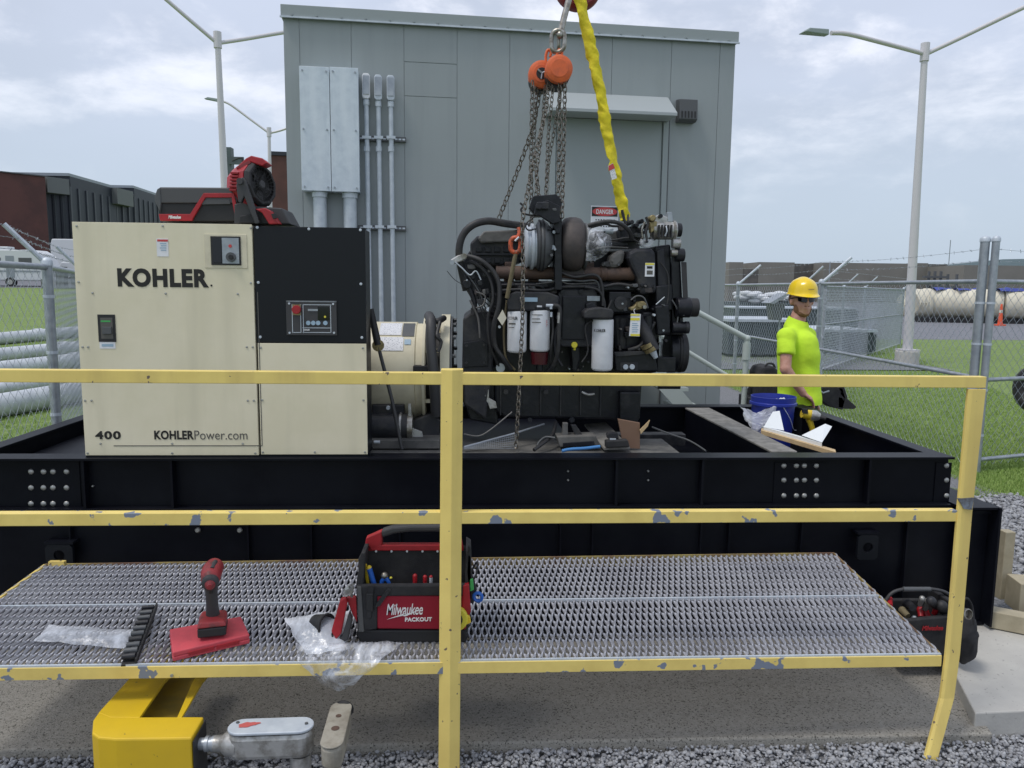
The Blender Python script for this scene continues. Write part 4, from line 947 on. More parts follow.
MB().pf(230, 246, 1.6, GY-.0155, .0025, 12).build('indicator', 'inkred', sp)
pbx(sp, 'display_window', 'glass', 213, 239, 221, 262, GY-.012, .0015)
sw = pbx(gc, 'breaker_window', 'blackm', 98.5, 315, 115, 341.5, GY-.006, .0025)
pbx(sw, 'breaker_handle', 'vent', 102, 327, 111, 334, GY-.016, .009, .002); pbx(sw, 'green_mark', 'greenp', 101, 320.5, 110, 322, GY-.0075, .001); pbx(sw, 'breaker_face', 'inkgrey', 101, 318, 112.5, 338.5, GY-.0068, .0006)
l2_ = pbx(gc, 'small_label', 'white', 100, 342, 115, 348.5, GY-.0045, .0012); pbx(l2_, 'label_print', 'labelblue', 102, 344, 113, 346.5, GY-.0055, .0009)
cp = pbx(gc, 'control_panel', 'dgrey', 287, 301, 336, 335, GY-.010, .0065, .001)
def outl(par, x0, y0, x1, y1, Y, w_, m, nm='panel_outline'):
    mb = MB()
    for a_, b_, c_, d__ in ((x0, y0, x1, y0+w_), (x0, y1-w_, x1, y1), (x0, y0, x0+w_, y1), (x1-w_, y0, x1, y1)): mb.pb(a_, b_, c_, d__, Y, .001)
    mb.build(nm, m, par)
outl(cp, 303, 304.5, 331, 332.8, GY-.0116, .6, 'galvl'); outl(cp, 292, 304.5, 301, 332.8, GY-.0116, .6, 'galvl'); outl(cp, 287.4, 301, 335.6, 302, GY-.0119, .6, 'galv')
pbx(cp, 'estop_backing', 'brass', 292.5, 304.5, 300.5, 315, GY-.0135, .0015)
MB().pf(296, 309.7, 4.3, GY-.032, .018, 18).build('emergency_stop', 'red', cp, bevel=.002)
pbx(cp, 'screen', 'glass', 318, 307, 329, 320, GY-.0135, .001); pbx(cp, 'readout', 'galv', 308, 309, 318, 311, GY-.0135, .001)
for x in (308.2, 313.2, 318.1, 325.3): MB().pf(x, 323, 2.2, GY-.0150, .004, 14).build('push_button', 'labelblue', cp)
MB().pf(325, 316.8, 1.1, GY-.0160, .003, 10).build('indicator_lamp', 'tapey', cp)
mb = MB(); ptext(mb, 'KOHLER', 303.8, 329, 309.8, 330.6, GY-.0125, th=.0006, bold=.04); mb.build('panel_lettering', 'inkwhite', cp); pbx(cp, 'divider', 'galvl', 303, 327.6, 331, 328.2, GY-.0122, .001)
for x, y in ((289, 303.5), (333, 304), (289.5, 332.8), (334, 332.8)): MB().pf(x, y, 1.1, GY-.0135, .003, 8).build('screw', 'galvl', cp)
# ------------------------------------------------------------------ alternator
AY = 4.45
al = thing('alternator', 'cream cylindrical alternator between the cabinet and the engine', 'alternator', P(410, 440, AY))
def R3(x, y, dy=0): return P(x, y, AY+dy)
ax = R3(400, 371); xl = P(300, 371, AY).x; xr_ = P(428, 371, AY).x; rA = 49/K(AY)
MB().lathe((xl, AY, ax.z), (1, 0, 0), [(0, rA*.9), (.05, rA), (xr_-xl-.06, rA), (xr_-xl-.055, rA*.97), (xr_-xl, rA*.97)], 48).build('shell', 'cream2', al, smooth=True)
x1 = P(430, 0, AY).x; x2 = P(440, 0, AY).x; x3 = P(449, 0, AY).x
def ring(x, w_, r0_, r1_, m, nm, par=al): 
    n = 48; vs = []; fs = []
    for xx in (x, x+w_):
        for r in (r1_, r0_):
            for k in range(n): an = 2*pi*k/n; vs.append((xx, AY+r*math.cos(an), ax.z+r*math.sin(an)))
    for k in range(n):
        k2 = (k+1) % n; fs += [(k, k2, n+k2, n+k), (2*n+k2, 2*n+k, 3*n+k, 3*n+k2), (k2, k, 2*n+k, 2*n+k2), (n+k, n+k2, 3*n+k2, 3*n+k)]
    return MB().add(vs, fs).build(nm, m, par, smooth=True)
ring(x1-.035, .015, rA*.3, rA*1.10, 'cream2', 'rear_flange'); ring(x2+.01, .05, rA*.72, rA*1.16, 'cream2', 'front_flange'); ring(x3+.012, .012, rA*.5, rA*1.12, 'vent', 'coupling_plate')
MB().lathe((x1-.02, AY, ax.z), (1, 0, 0), [(0, rA*.85), (x3-x1, rA*.85)], 40).build('fan_housing', 'blackm', al)
mb = MB()
for k in range(12): an = 2*pi*k/12; mb.box(x1-.02, x2+.02, AY+math.cos(an)*rA*.98-.012, AY+math.cos(an)*rA*.98+.012, ax.z+math.sin(an)*rA*.98-.01, ax.z+math.sin(an)*rA*.98+.01)
mb.build('spacer_bars', 'cream2', al)
mb = MB()
for k in range(16): an = 2*pi*k/16; c = V((x3+.024, AY+math.cos(an)*rA*1.04, ax.z+math.sin(an)*rA*1.04)); mb.cyl(c, c+V((.02, 0, 0)), .012, n=6)
mb.build('flange_bolts', 'vent', al)
MB().tube(spline([R3(429, 316, -.22), R3(431, 322, -.31), R3(431, 345, -.36), R3(434, 380, -.37), R3(436, 415, -.30)], 5), .028, 10).build('wrap_strap', 'dgrey', al, smooth=True)
MB().tube(spline([R3(440, 322, -.3), R3(437, 335, -.36), R3(441, 342, -.36), R3(438, 352, -.37)], 5), .010, 8).build('loose_wire', 'rubber', al)
MB().pt([(427, 322, -.22), (438, 321, -.26), (444, 318, -.2)], 3, AY).build('top_hose', 'rubber', al, smooth=True)
def curved_label(x0, x1_, y0, y1, m, nm, lift=.003, print_=True):
    xa, xb = P(x0, 0, AY-rA).x, P(x1_, 0, AY-rA).x; vs = []; fs = []; n = 8
    for i in range(n+1):
        y = y0+(y1-y0)*i/n; z = P(410, y, AY-rA*.95).z; dzz = max(-.99, min(.99, (z-ax.z)/(rA+lift))); yy = AY-(rA+lift)*math.sqrt(1-dzz*dzz); vs += [(xa, yy, z), (xb, yy, z)]
    for i in range(n): fs.append((2*i, 2*i+1, 2*i+3, 2*i+2))
    return MB().add(vs, fs).build(nm, m, al)
curved_label(373, 397, 325, 336, 'label', 'data_label'); curved_label(398, 411, 325, 337, 'vent', 'rating_plate'); curved_label(371, 400, 338, 351, 'label', 'data_label'); curved_label(401, 408, 340, 345, 'labelblue', 'small_label')
pbx(al, 'terminal_lip', 'blackm', 413, 366, 430, 376, AY-.33, .1, .004)
MB().ph(370, 408, 427, 13.5, AY-.30, 24).build('starter_body', 'eng2', al, smooth=True); MB().ph(408, 413, 428, 14.5, AY-.30, 24).build('clamp_ring', 'steel', al, smooth=True)
mb = MB(); mb.ph(370, 372, 427, 14.5, AY-.30); mb.ph(400, 402, 427, 14.5, AY-.30); mb.build('starter_bands', 'alu', al)
MB().pp([(408, 404), (411, 404), (412, 428), (422, 432), (424, 442), (408, 442)], AY-.33, .02).build('mount_bracket', 'alu', al, bevel=.002)
MB().pp([(410, 422), (430, 414), (440, 420), (438, 446), (412, 446)], AY-.28, .12).build('foot', 'eng2', al, bevel=.006); pbx(al, 'foot_plate', 'dusty', 368, 440, 440, 449, AY-.42, .6, .004)
MB().ph(374, 380, 442, 1.6, AY-.45, 10).build('bright_pin', 'galvl', al)
pbx(al, 'terminal_box', 'eng2', 372, 405, 404, 415, AY-.28, .2, .004)
MB().pf(388, 408, 2, AY-.30, .02, 10).build('bolt_head', 'galvl', al)
# pry bar
t = thing('pry_bar', 'long pry bar with black grip leaning on the alternator beside the cabinet', 'pry bar', P(400, 447, 4.0))
MB().tube([P(370.5, 309, 4.03), P(378, 345, 4.02)], 0, 10, radii=[.016, .020]).build('grip', 'blackm', t, smooth=True); MB().tube([P(378, 345, 4.02), P(392, 400, 4.0), P(402, 449, 3.98)], .0095, 8).build('shaft', 'dgrey', t, smooth=True)
MB().pf(378, 345.5, 6, 4.01, .012, 12).build('collar', 'brass', t)
# ------------------------------------------------------------------ ducts and conduit bodies in the foreground
z1_ = .33
t = thing('yellow_duct', 'bright yellow bent sheet metal duct guard on the ground under the platform', 'duct', G(150, 760, .0))
def Dz(px, py, z=.26): return G(px, py, z)
zt_ = .20
topp = [Dz(x, y, zt_) for x, y in [(92, 733), (93, 720), (99, 711.5), (112, 714), (140, 716.7), (181, 716.5), (204, 716.5), (191.5, 738), (116, 739), (98, 737.5)]]
MB().prism(topp, (0, 0, -.26)).build('duct_cover', 'duct', t, bevel=.006)
MB().prism([Dz(x, y, zt_+.001) for x, y in [(98.5, 712.5), (127, 681), (150, 655), (190, 655), (165, 681), (139.5, 717.5), (110, 717)]], (0, 0, -.012)).build('arm_cover', 'duct', t, bevel=.002)
MB().prism([Dz(x, y, zt_+.001) for x, y in [(177, 717.5), (193, 681), (212, 655), (226, 655), (203, 681), (181.5, 717.5)]], (0, 0, -.010)).build('arm_lip', 'duct', t, bevel=.001)
M['ductin'] = mat('shade_dark_yellow_inner_face', (.34, .23, .02), .6, col2=(.22, .16, .03), scale=8)  # shade inside the recess is put into this darker yellow
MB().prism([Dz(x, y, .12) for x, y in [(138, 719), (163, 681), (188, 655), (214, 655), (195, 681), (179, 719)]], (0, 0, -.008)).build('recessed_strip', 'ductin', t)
a, b = Dz(191.5, 738, zt_), Dz(204, 716.5, zt_); e_ = V((.003, 0, 0)); MB().hexa([a+e_+dz*-.25, b+e_+dz*-.25, b+e_+dz*-.014, a+e_+dz*-.014, a+e_*2+dz*-.25, b+e_*2+dz*-.25, b+e_*2+dz*-.014, a+e_*2+dz*-.014]).build('open_end', 'rubber', t)
t = thing('conduit_body', 'large grey cast conduit body with red paint smear, joined to the yellow duct', 'conduit fitting', G(270, 765, 0))
c0, c1_ = G(222, 752, .14), G(312, 752, .14); axx = (c1_-c0).normalized()
zc0 = .165
c0 = P(229, 741, 2.62); c1_ = P(300, 741, 2.60); rB = 18/K(2.6)
def capsule(a, b, w_, z0, z1, n=10):
    a = V(a); b = V(b); u = (b-a); u.z = 0; u.normalize(); s = V((-u.y, u.x, 0)); pts = []
    for k in range(n+1): an = -pi/2+pi*k/n; pts.append(b+u*(math.cos(an)*w_)+s*(math.sin(an)*w_))
    for k in range(n+1): an = pi/2+pi*k/n; pts.append(a+u*(math.cos(an)*w_)+s*(math.sin(an)*w_))
    return [V((p.x, p.y, z0)) for p in pts], (0, 0, z1-z0)
ztop = .205
ca_, cb2 = G(242, 726, ztop), G(300, 724, ztop)
pl, dd = capsule(ca_, cb2, .045, ztop-.105, ztop-.012); MB().prism(pl, dd).build('casting', 'alu', t, bevel=.018, smooth=False)
pl, dd = capsule(ca_, cb2, .047, ztop-.010, ztop); cv = MB().prism(pl, dd).build('cover', 'galvl', t, bevel=.003)
MB().lathe((ca_.x-.035, ca_.y, ztop-.062), (-1, 0, 0), [(-.02, .045), (.02, .040), (.035, .027), (.06, .027)], 20).build('tapered_neck', 'alu', t, smooth=True)
MB().lathe((ca_.x-.09, ca_.y, ztop-.062), (-1, 0, 0), [(0, .026), (.012, .026), (.013, .022), (.022, .022), (.023, .026), (.034, .026), (.035, .02), (.075, .02)], 20).build('threaded_nipple', 'galv', t, smooth=True)
MB().cyl((cb2.x-.0, cb2.y-.005, ztop-.105), (cb2.x-.0, cb2.y-.005, -.2), .036, n=20).build('down_hub', 'alu', t, smooth=True)
mb = MB(); 
for q_ in (ca_+V((-.02, .02, .001)), cb2+V((.022, .0, .001))): mb.cyl(q_, q_+dz*.003, .006, n=10)
mb.build('cover_screws', 'vent', cv)
M['redsmear'] = mat('red_paint_smear', (.50, .10, .09), .6)
sm = G(249, 724.5, ztop+.0012); pts3 = [(sm.x+.034*math.cos(a_)*(1+.15*math.sin(5*a_+1)), sm.y+.014*math.sin(a_)*(1+.25*math.cos(3*a_)+.15*math.sin(7*a_))+.2*.034*math.cos(a_), sm.z) for a_ in [k*pi/12 for k in range(24)]]
MB().prism(pts3, (0, 0, .0008)).build('paint_smear', 'redsmear', cv)
t = thing('upright_conduit_body', 'smaller worn beige conduit body with rusty spots, right of the grey one', 'conduit fitting', G(335, 768, 0))
M['beige'] = mat('stained_beige_casting', (.33, .31, .26), .6, col2=(.22, .20, .16), scale=14, lo=.4, hi=.6, bump=(80, .3, .003))
ca_, cb2 = G(332, 741, .19), G(341, 707, .19); pl, dd = capsule(ca_, cb2, .036, .19-.085, .19-.008); MB().prism(pl, dd).build('casting', 'beige', t, bevel=.012)
pl, dd = capsule(ca_, cb2, .039, .19-.006, .19); cv = MB().prism(pl, dd).build('cover', 'beige', t, bevel=.003)
for q_, r_ in ((ca_.lerp(cb2, .35), .014), (ca_.lerp(cb2, .72), .010)): MB().cyl(q_+dz*.0008, q_+dz*.0018, r_, n=14).build('rust_spot', 'rust', cv)
MB().cyl((ca_.x, ca_.y, .11), (ca_.x, ca_.y, -.2), .028, n=18).build('down_hub', 'beige', t, smooth=True); MB().torus((cb2.x+.006, cb2.y+.03, .165), .03, .006, (.1, 1, .1)).build('rubber_ring', 'rubber', t)
# ------------------------------------------------------------------ timbers
def timber(lbl, a, b, w_, h, m='wood'):
    a = V(a); b = V(b); t_ = (b-a).normalized(); up = dz if abs(t_.z) < .9 else V((0, 1, 0)); mb = bar(MB(), a, b, w_, h, up); 
    return tag(mb.build('timber', m, bevel=.004), lbl, 'timber', 'loose timbers beside the base tank')
xu = P(1000, 570, 4.1).x; timber('short timber standing upright against the end of the black base tank', (xu, 4.1, -.03), (xu, 4.1, P(1006, 529, 4.1).z), .06, .06, 'wood')
q_ = G(1005, 574, .14); timber('thick square timber behind the upright one, resting on the gravel', (q_.x+.0, q_.y-.07, .14), (q_.x+1.4, q_.y-.35, .14), .16, .17)
q_ = G(1000, 612, .06); timber('pale timber lying on the slab corner in front of the others', (q_.x-.02, q_.y+.05, .06), (q_.x+.75, q_.y-.48, .06), .09, .09)
# ------------------------------------------------------------------ engine, seen side-on and hanging just above the skid
EY = 4.15
en = thing('diesel_engine', 'large black diesel engine with white filters hanging from chains above the skid', 'engine', P(575, 425, 4.4))
def E(name, m, x0, y0, x1, y1, d0=0, d=.3, bev=.006, par=None, **k): return MB().pb(x0, y0, x1, y1, EY+d0, d).build(name, m, par or en, bevel=bev, **k)
def EP(name, m, pts, d0=0, d=.3, bev=.006, par=None, **k): return MB().pp(pts, EY+d0, d).build(name, m, par or en, bevel=bev, **k)
def ET(name, m, pts, r, d0=0, n=8, par=None): return MB().pt(pts, r, EY+d0, n).build(name, m, par or en, smooth=True)
def EF(name, m, x, y, r, d0=0, d=.05, n=20, bev=0, par=None): return MB().pf(x, y, r, EY+d0, d, n).build(name, m, par or en, bevel=bev, smooth=True)
def EH(name, m, x0, x1, y, r, d0=0, n=24, par=None, bev=0): return MB().ph(x0, x1, y, r, EY+d0, n).build(name, m, par or en, smooth=True, bevel=bev)
def EV(name, m, x, y0, y1, r, d0=0, n=24, r2=None, par=None, bev=0): return MB().pv(x, y0, y1, r, EY+d0, n, r2).build(name, m, par or en, smooth=True, bevel=bev)
# crankcase and sump
EP('crankcase', 'eng', [(489, 292), (655, 290), (660, 340), (660, 372), (640, 376), (492, 374)], .16, .55, .02)
EP('sump', 'eng', [(494, 374), (643, 374), (640, 421), (624, 423), (610, 420), (505, 418), (494, 410)], .10, .55, .015)
EP('sump_drop', 'eng', [(620, 392), (641, 392), (638, 423.5), (620, 423)], .04, .3, .008)
EP('flywheel_housing', 'eng2', [(463, 318), (470, 313), (491, 311), (494, 330), (493, 372), (486, 420), (464, 405), (462, 372)], .05, .7, .012)
f_ = EP('side_cover', 'eng', [(463.5, 343), (482, 340), (488, 344), (488, 366), (464, 367.5)], .035, .02, .003)
for x, y in ((466.5, 346), (484, 345), (466.5, 363), (484, 363)): EF('cover_bolt', 'eng2', x, y, 1.2, .028, .01, 8, par=f_)
EP('left_mount', 'eng', [(464, 368), (497, 366), (498, 425), (470, 420), (462, 400)], .12, .5, .01)
EP('lift_bracket', 'alu', [(484, 386), (488.5, 386), (489, 398), (496, 402), (497, 408), (490, 409), (488, 403), (483.5, 398)], .05, .015, .002)
EF('sensor_knob', 'galv', 500.5, 368, 4.5, .0, .03, 14)
# left edge plumbing
EP('left_head', 'eng2', [(470, 243), (477, 236), (500, 233), (520, 234), (524, 244), (524, 262), (500, 266), (472, 264)], .14, .42, .012)
EP('valve_cover', 'eng3', [(478, 238), (484, 231), (520, 229.5), (528, 233), (528, 241), (481, 243)], .10, .35, .008)
mb = MB()
for i in range(5):
    for y in (247, 258): mb.pb(476+i*9.2, y, 482+i*9.2, y+5, EY+.125, .02)
mb.build('cover_ribs', 'eng', en, bevel=.003); E('rail_strip', 'eng', 472, 253.2, 524, 255.5, .12, .02, .002)
EP('end_plate', 'eng', [(462, 262), (470, 250), (500, 262), (500, 296), (472, 300), (466, 290)], .25, .3, .01)
ET('big_hose', 'rubber', [(466, 290, .05), (461, 268, .02), (459, 250, 0), (463, 235, 0), (473, 225, 0), (488, 221, .02), (505, 223.5, .05), (520, 225.5, .1), (530, 227, .15)], 3.7, 0, 12)
ET('coolant_pipe', 'eng2', [(462, 266), (468, 285), (474, 300), (474, 312)], 2.8, .02, 12); EV('pipe_end', 'blackm', 474, 308, 314, 3.4, .02)
ET('hose', 'rubber', [(468, 256, -.02), (480, 260, -.05), (492, 270, -.06), (499, 284, -.07), (499, 305, -.08), (494, 325, -.07), (495, 345, -.05), (503, 358, -.05), (511, 369, -.02)], 2.3, 0, 10)
ET('hose', 'rubber', [(469, 261, 0), (482, 268, -.03), (491, 282, -.04), (493, 300, -.05), (488, 318, -.04), (490, 345, -.03), (497, 362, 0), (502, 372, .02)], 1.6, 0, 8)
ET('thin_line', 'galvl', [(455, 262, 0), (462, 268), (470, 275), (476, 271), (481, 280)], .7, -.02, 6); ET('thin_line', 'vent', [(460, 266), (470, 278), (478, 290), (485, 305)], .8, -.01, 6)
ET('thin_line', 'rubber', [(447, 271, -.02), (455, 280, -.02), (464, 285, 0)], .35, 0, 5)
EP('valve_fitting', 'alu', [(450, 260), (458, 255), (466, 253), (469, 257), (462, 261), (454, 264)], -.02, .04, .006); EF('fitting_nut', 'galv', 452, 262.5, 2.6, -.03, .03, 6); EF('fitting_nut', 'steel', 464, 256, 3, -.03, .05, 6)
for x, y, r in ((467, 284, 4.5), (473, 277, 2.4), (480, 283, 3), (485, 275, 2.2)): EF('connector', 'eng', x, y, r, -.02, .06, 8, .003)
EF('clamp', 'galvl', 488.5, 309.5, 2.2, -.05, .03, 8); EF('clamp', 'galvl', 499.5, 327, 1.4, -.05, .03, 8)
# manifold
EH('exhaust_manifold', 'rust', 496, 633, 273.3, 6.4, .06)
for x in (515, 552, 600, 628): EH('manifold_joint', 'rust', x, x+6, 273.3, 7.4, .06, bev=.003)
for x in (505, 530, 585, 612): E('manifold_runner', 'rust', x, 262, x+9, 282, .09, .14, .006)
EP('manifold_shield', 'eng2', [(498, 281), (640, 281), (640, 292), (498, 294)], .1, .2, .01)
ET('fuel_line', 'eng2', [(500, 285, .0), (540, 286, -.02), (546, 300, 0)], 1, 0, 6); ET('fuel_line', 'rubber', [(560, 272, -.03), (575, 277, -.05), (595, 275, -.05), (602, 285, -.05), (603, 306, -.05)], 1.4, 0, 8)
ET('fuel_line', 'vent', [(558, 278, -.03), (580, 281, -.04), (596, 281, -.03), (600, 292, -.03)], .9, 0, 6)
E('rail_bracket', 'eng2', 498, 283, 548, 287, .04, .08, .003); E('lower_rail', 'eng', 555, 284, 640, 290, .04, .1, .003)
# turbocharger
def TL(nm, m, x, w_, prof, y=245.5, d0=.07):   # lathe about X
    a = P(x, y, EY+d0); k = 1/K(EY); return MB().lathe(a, (1, 0, 0), [(t*k, r*k) for t, r in prof], 40).build(nm, m, en, smooth=True)
TL('compressor_inlet', 'galvl', 524, 0, [(0, 13), (1, 19), (3, 21), (3.5, 19.5), (6, 19.5), (6.5, 22.5), (9, 22.5), (9.5, 20), (12, 20)], 246.5, .02)
TL('compressor_housing', 'vent', 535, 0, [(0, 19), (2, 23), (5, 25), (8, 25), (12, 22), (17, 16)], 245.5, .02)
mb = MB(); [mb.lathe(P(x, 245.5, EY+.02), (1, 0, 0), [(0, r/K(EY)), (1.2/K(EY), r/K(EY))], 40) for x, r in ((538.2, 25.4), (541.8, 25.7))]; mb.build('clamp_bands', 'eng2', en, smooth=True)
TL('bearing_housing', 'eng', 548, 0, [(0, 11), (6, 9), (14, 11)])
TL('turbine_housing', 'turbo', 560, 0, [(0, 14), (1, 22), (4, 25.6), (9, 27), (15, 27), (20, 25.5), (23, 22), (23.5, 14)], 244.5, .04)
TL('outlet_flange', 'vent', 583, 0, [(0, 22), (1.5, 23.5), (2.5, 23.5), (3, 17)], 246.5, .04)
EP('turbo_foot', 'turbo', [(560, 262), (582, 262), (586, 276), (556, 276)], .02, .14, .01)
EP('wheel_guard', 'eng', [(553, 222), (562, 224), (562, 270), (553, 268)], -.02, .2, .008)
# lifting bracket
EP('lift_beam', 'eng', [(533, 196), (556, 194), (562, 200), (562, 290), (555, 290), (554, 214), (544, 212), (534, 214), (529, 208)], -.06, .05, .004)
EP('lift_plate', 'eng', [(536, 204), (548, 200), (560, 206), (560, 222), (553, 224), (540, 216), (534, 214)], -.10, .035, .004)
E('lift_clamp', 'eng2', 537, 202, 549, 209, -.13, .03, .004); EF('lift_bolt', 'galv', 554, 232, 1.6, -.075, .02, 8); EF('lift_bolt', 'galv', 553, 247.5, 2.4, -.075, .02, 8); EF('lift_bolt', 'eng2', 539, 206, 3, -.15, .03, 6)
ET('wire_loop', 'rubber', [(536, 216, -.06), (525, 214, -.08), (521, 210, -.08), (523, 206, -.08), (520, 203, -.08)], 1.0, 0, 6); ET('wire_loop', 'rubber', [(534, 217, -.08), (526, 224, -.08), (528, 230, -.08), (536, 229, -.06)], .8, 0, 6)
ET('wire_loop', 'eng3', [(530, 217, -.05), (545, 217, -.08), (551, 224, -.05)], 1, 0, 6)
# cylinder head right of the turbo
EP('valve_cover', 'eng3', [(584, 236), (596, 231), (632, 231), (640, 236), (640, 252), (584, 254)], .22, .32, .010)
EP('intake_rail', 'eng2', [(583, 242), (628, 242), (628, 246), (583, 246)], .12, .2, .004); EP('head_block', 'eng', [(584, 246), (640, 244), (642, 282), (584, 282)], .26, .3, .01)
EP('exhaust_elbow', 'eng3', [(611, 256), (618, 250), (626, 250), (624, 262), (618, 268), (608, 268)], .03, .12, .02)
E('intake_bar', 'vent', 600, 249, 634, 251.5, .06, .03, .002)
ET('charge_hose', 'rubber', [(587, 226, .0), (598, 223, -.01), (610, 221.5, -.01), (621, 224, 0), (629, 231, .02), (632, 240, .05)], 2.1, .0, 10); ET('charge_hose', 'rubber', [(588, 228, .08), (605, 224, .08), (612, 226, .1), (624, 226, .1)], 1.3, 0, 8)
EP('cover_cap', 'eng2', [(620, 229), (632, 226), (642, 228), (644, 240), (622, 242)], .1, .2, .008); EH('hose_coupler', 'galvl', 604, 613, 231, 3, .12)
for x, y in ((632, 222), (637, 225), (642, 221), (646, 226)): EF('head_fitting', 'eng', x, y, 2.4, .05, .1, 8, .003)
# timing cover
EP('timing_cover', 'eng2', [(629, 252), (636, 248), (651, 248), (656, 252), (657, 293), (640, 295), (637, 278), (631, 266), (628, 258)], -.02, .2, .018)
l_ = E('cover_label', 'white', 645, 263, 654.5, 276.5, -.0235, .0015, 0); E('label_band', 'tagyellow', 645.4, 263.2, 654.2, 264.9, -.0248, .001, 0, par=l_); E('label_print', 'ink', 647, 266.2, 652.5, 268.6, -.0248, .001, 0, par=l_); E('label_print', 'inkgrey', 646.8, 270.5, 652.8, 274.5, -.0245, .0006, 0, par=l_)
EP('front_column', 'eng', [(655, 246), (671, 244), (673, 300), (672, 335), (658, 336), (656, 300)], .02, .3, .012)
EP('column_rib', 'eng2', [(657, 250), (665, 248), (668, 290), (664, 296), (658, 294)], .0, .04, .01)
EP('front_box', 'eng', [(656, 286), (672, 284), (673, 310), (657, 312)], -.02, .2, .008)
EP('plastic_tie_bag', 'film2', [(641, 238), (645, 240), (650, 239), (654, 238), (654, 245), (648, 248), (641, 246)], -.02, .04, .01)
# charging alternator
ca = EH('charging_alternator', 'alu', 654, 676, 230.5, 9.0, .02, bev=.006)
mb = MB()
for i in range(5): mb.pb(658.5+i*3.1, 225, 660.0+i*3.1, 237, EY-.050, .02)
mb.build('cooling_slots', 'blackm', ca); EH('end_frame', 'steel', 652, 655, 230.5, 9.8, .02); EH('end_frame', 'steel', 672, 674.5, 230.5, 9.8, .02)
EP('mount_ear', 'alu', [(653, 217), (660, 214), (668, 217), (668, 223), (653, 224)], .0, .06, .006); EP('mount_ear', 'galv', [(667, 212), (672, 212), (673, 222), (668, 222)], .0, .05, .003)
EF('filler_cap', 'brass', 653, 218, 3.2, -.05, .07, 14, .004); EF('filler_cap', 'eng', 661, 216, 2, -.03, .06, 12); EP('wiring_box', 'brass', [(650, 222), (657, 221), (657, 229), (651, 233)], -.03, .05, .004)
ET('bright_wire', 'galvl', [(666, 226, -.06), (667, 231, -.07), (665, 236, -.06)], .6, 0, 5); ET('heater_hose', 'rubber', [(647, 240), (646, 232), (648, 224), (646, 217)], 1.3, -.03, 8); ET('heater_hose', 'steel', [(643, 238), (642, 230), (645, 222)], 1.1, -.01, 8)
EH('drive_pulley', 'eng', 676, 681, 230, 6.8, .02, bev=.003); EH('idler_pulley', 'alu', 672, 680, 243.5, 5.2, .0, bev=.003); EH('idler_pulley', 'eng', 675, 684, 255, 6.6, .0, bev=.004); EH('idler_hub', 'steel', 671, 677, 253, 3.5, -.02)
a_, b_, c__ = P(679, 224, EY+.05), P(686, 298, EY+.04), P(687, 298, EY-.02)
MB().hexa([P(681, 262, EY-.02), P(686.5, 262, EY-.02), P(688.5, 310, EY-.04), P(683.5, 310, EY-.04), P(681, 262, EY+.2), P(686.5, 262, EY+.2), P(688.5, 310, EY+.2), P(683.5, 310, EY+.2)]).build('fan_belt', 'rubber', en, bevel=.002)
MB().hexa([P(671, 250, EY), P(680, 255, EY), P(684, 335, EY), P(672, 335, EY), P(671, 250, EY+.35), P(680, 255, EY+.35), P(684, 335, EY+.35), P(672, 335, EY+.35)]).build('gear_case', 'eng', en, bevel=.008)
EH('water_pump', 'eng', 676, 690, 307.5, 10.2, -.02, bev=.005); EH('water_pump_pulley', 'blackm', 689, 697.5, 307.5, 9.4, -.02, bev=.004); EP('pump_bracket', 'eng', [(670, 297), (680, 296), (682, 330), (674, 326)], .0, .1, .008)
EH('tensioner', 'eng', 672, 688, 327.5, 5.8, -.03, bev=.003); EH('tensioner_cap', 'eng2', 685, 688.5, 327.5, 6.2, -.03)
EH('crank_damper', 'eng', 667, 675, 352, 21, .12, 40, bev=.004); EH('crank_pulley', 'blackm', 675, 684, 352, 20.5, .12, 40, bev=.006); EH('damper_groove', 'eng2', 678.5, 680, 352, 20.9, .12, 40); EH('crank_bolt', 'eng', 658, 680, 386.5, 2.6, .1)
# fuel and oil filters
def filt(x0, x1, y0, y1, dy, txt, lbl, red=True):
    xc = (x0+x1)/2; r = (x1-x0)/2; a = P(xc, y1, EY+dy); b = P(xc, y0, EY+dy); b.x = a.x; b.y = a.y; h = (b-a).length; rr = r/K(EY+dy)
    o_ = MB().lathe(a, (0, 0, 1), [(0, rr*.7), (.004, rr*.9), (.014, rr), (h-.01, rr), (h-.002, rr*.97), (h, rr*.9)], 32).build('filter_can', 'white', en, smooth=True, label=lbl)
    Yf = EY+dy-rr
    if txt:
        mb = MB(); ptext(mb, 'KOHLER', *txt, Yf-.0006, bold=.01, spacing=1.15, th=.002); mb.build('filter_lettering', 'ink', o_)
    return o_, Yf
o_, Yf = filt(507, 526.5, 311, 352.5, -.05, (508.6, 316.5, 517.5, 319.6), 'white can filter with black lettering behind the hanging chain')
MB().pb(508.8, 323, 515.5, 324.6, Yf-.0008, .0016).build('filter_print', 'inkgrey', o_); MB().pb(508.8, 327, 514, 327.8, Yf-.0008, .0016).build('filter_print', 'inkgrey', o_)
o_, Yf = filt(529.5, 549.5, 310, 351.5, -.06, None, 'white can filter with a dark red bowl below')
for y, x1_ in ((314.5, 542.5), (318.5, 540), (322, 541)): MB().pb(532, y, x1_, y+.8, Yf-.001, .0018).build('filter_print', 'inkgrey', o_)
M['bowl'] = mat('dark_red_bowl', (.06, .008, .012), .25)
EV('fuel_bowl', 'bowl', 539.5, 352, 364, 9.3, -.06, 24, 8.0); EV('drain_valve', 'eng', 539.5, 364.5, 370, 3.4, -.06)
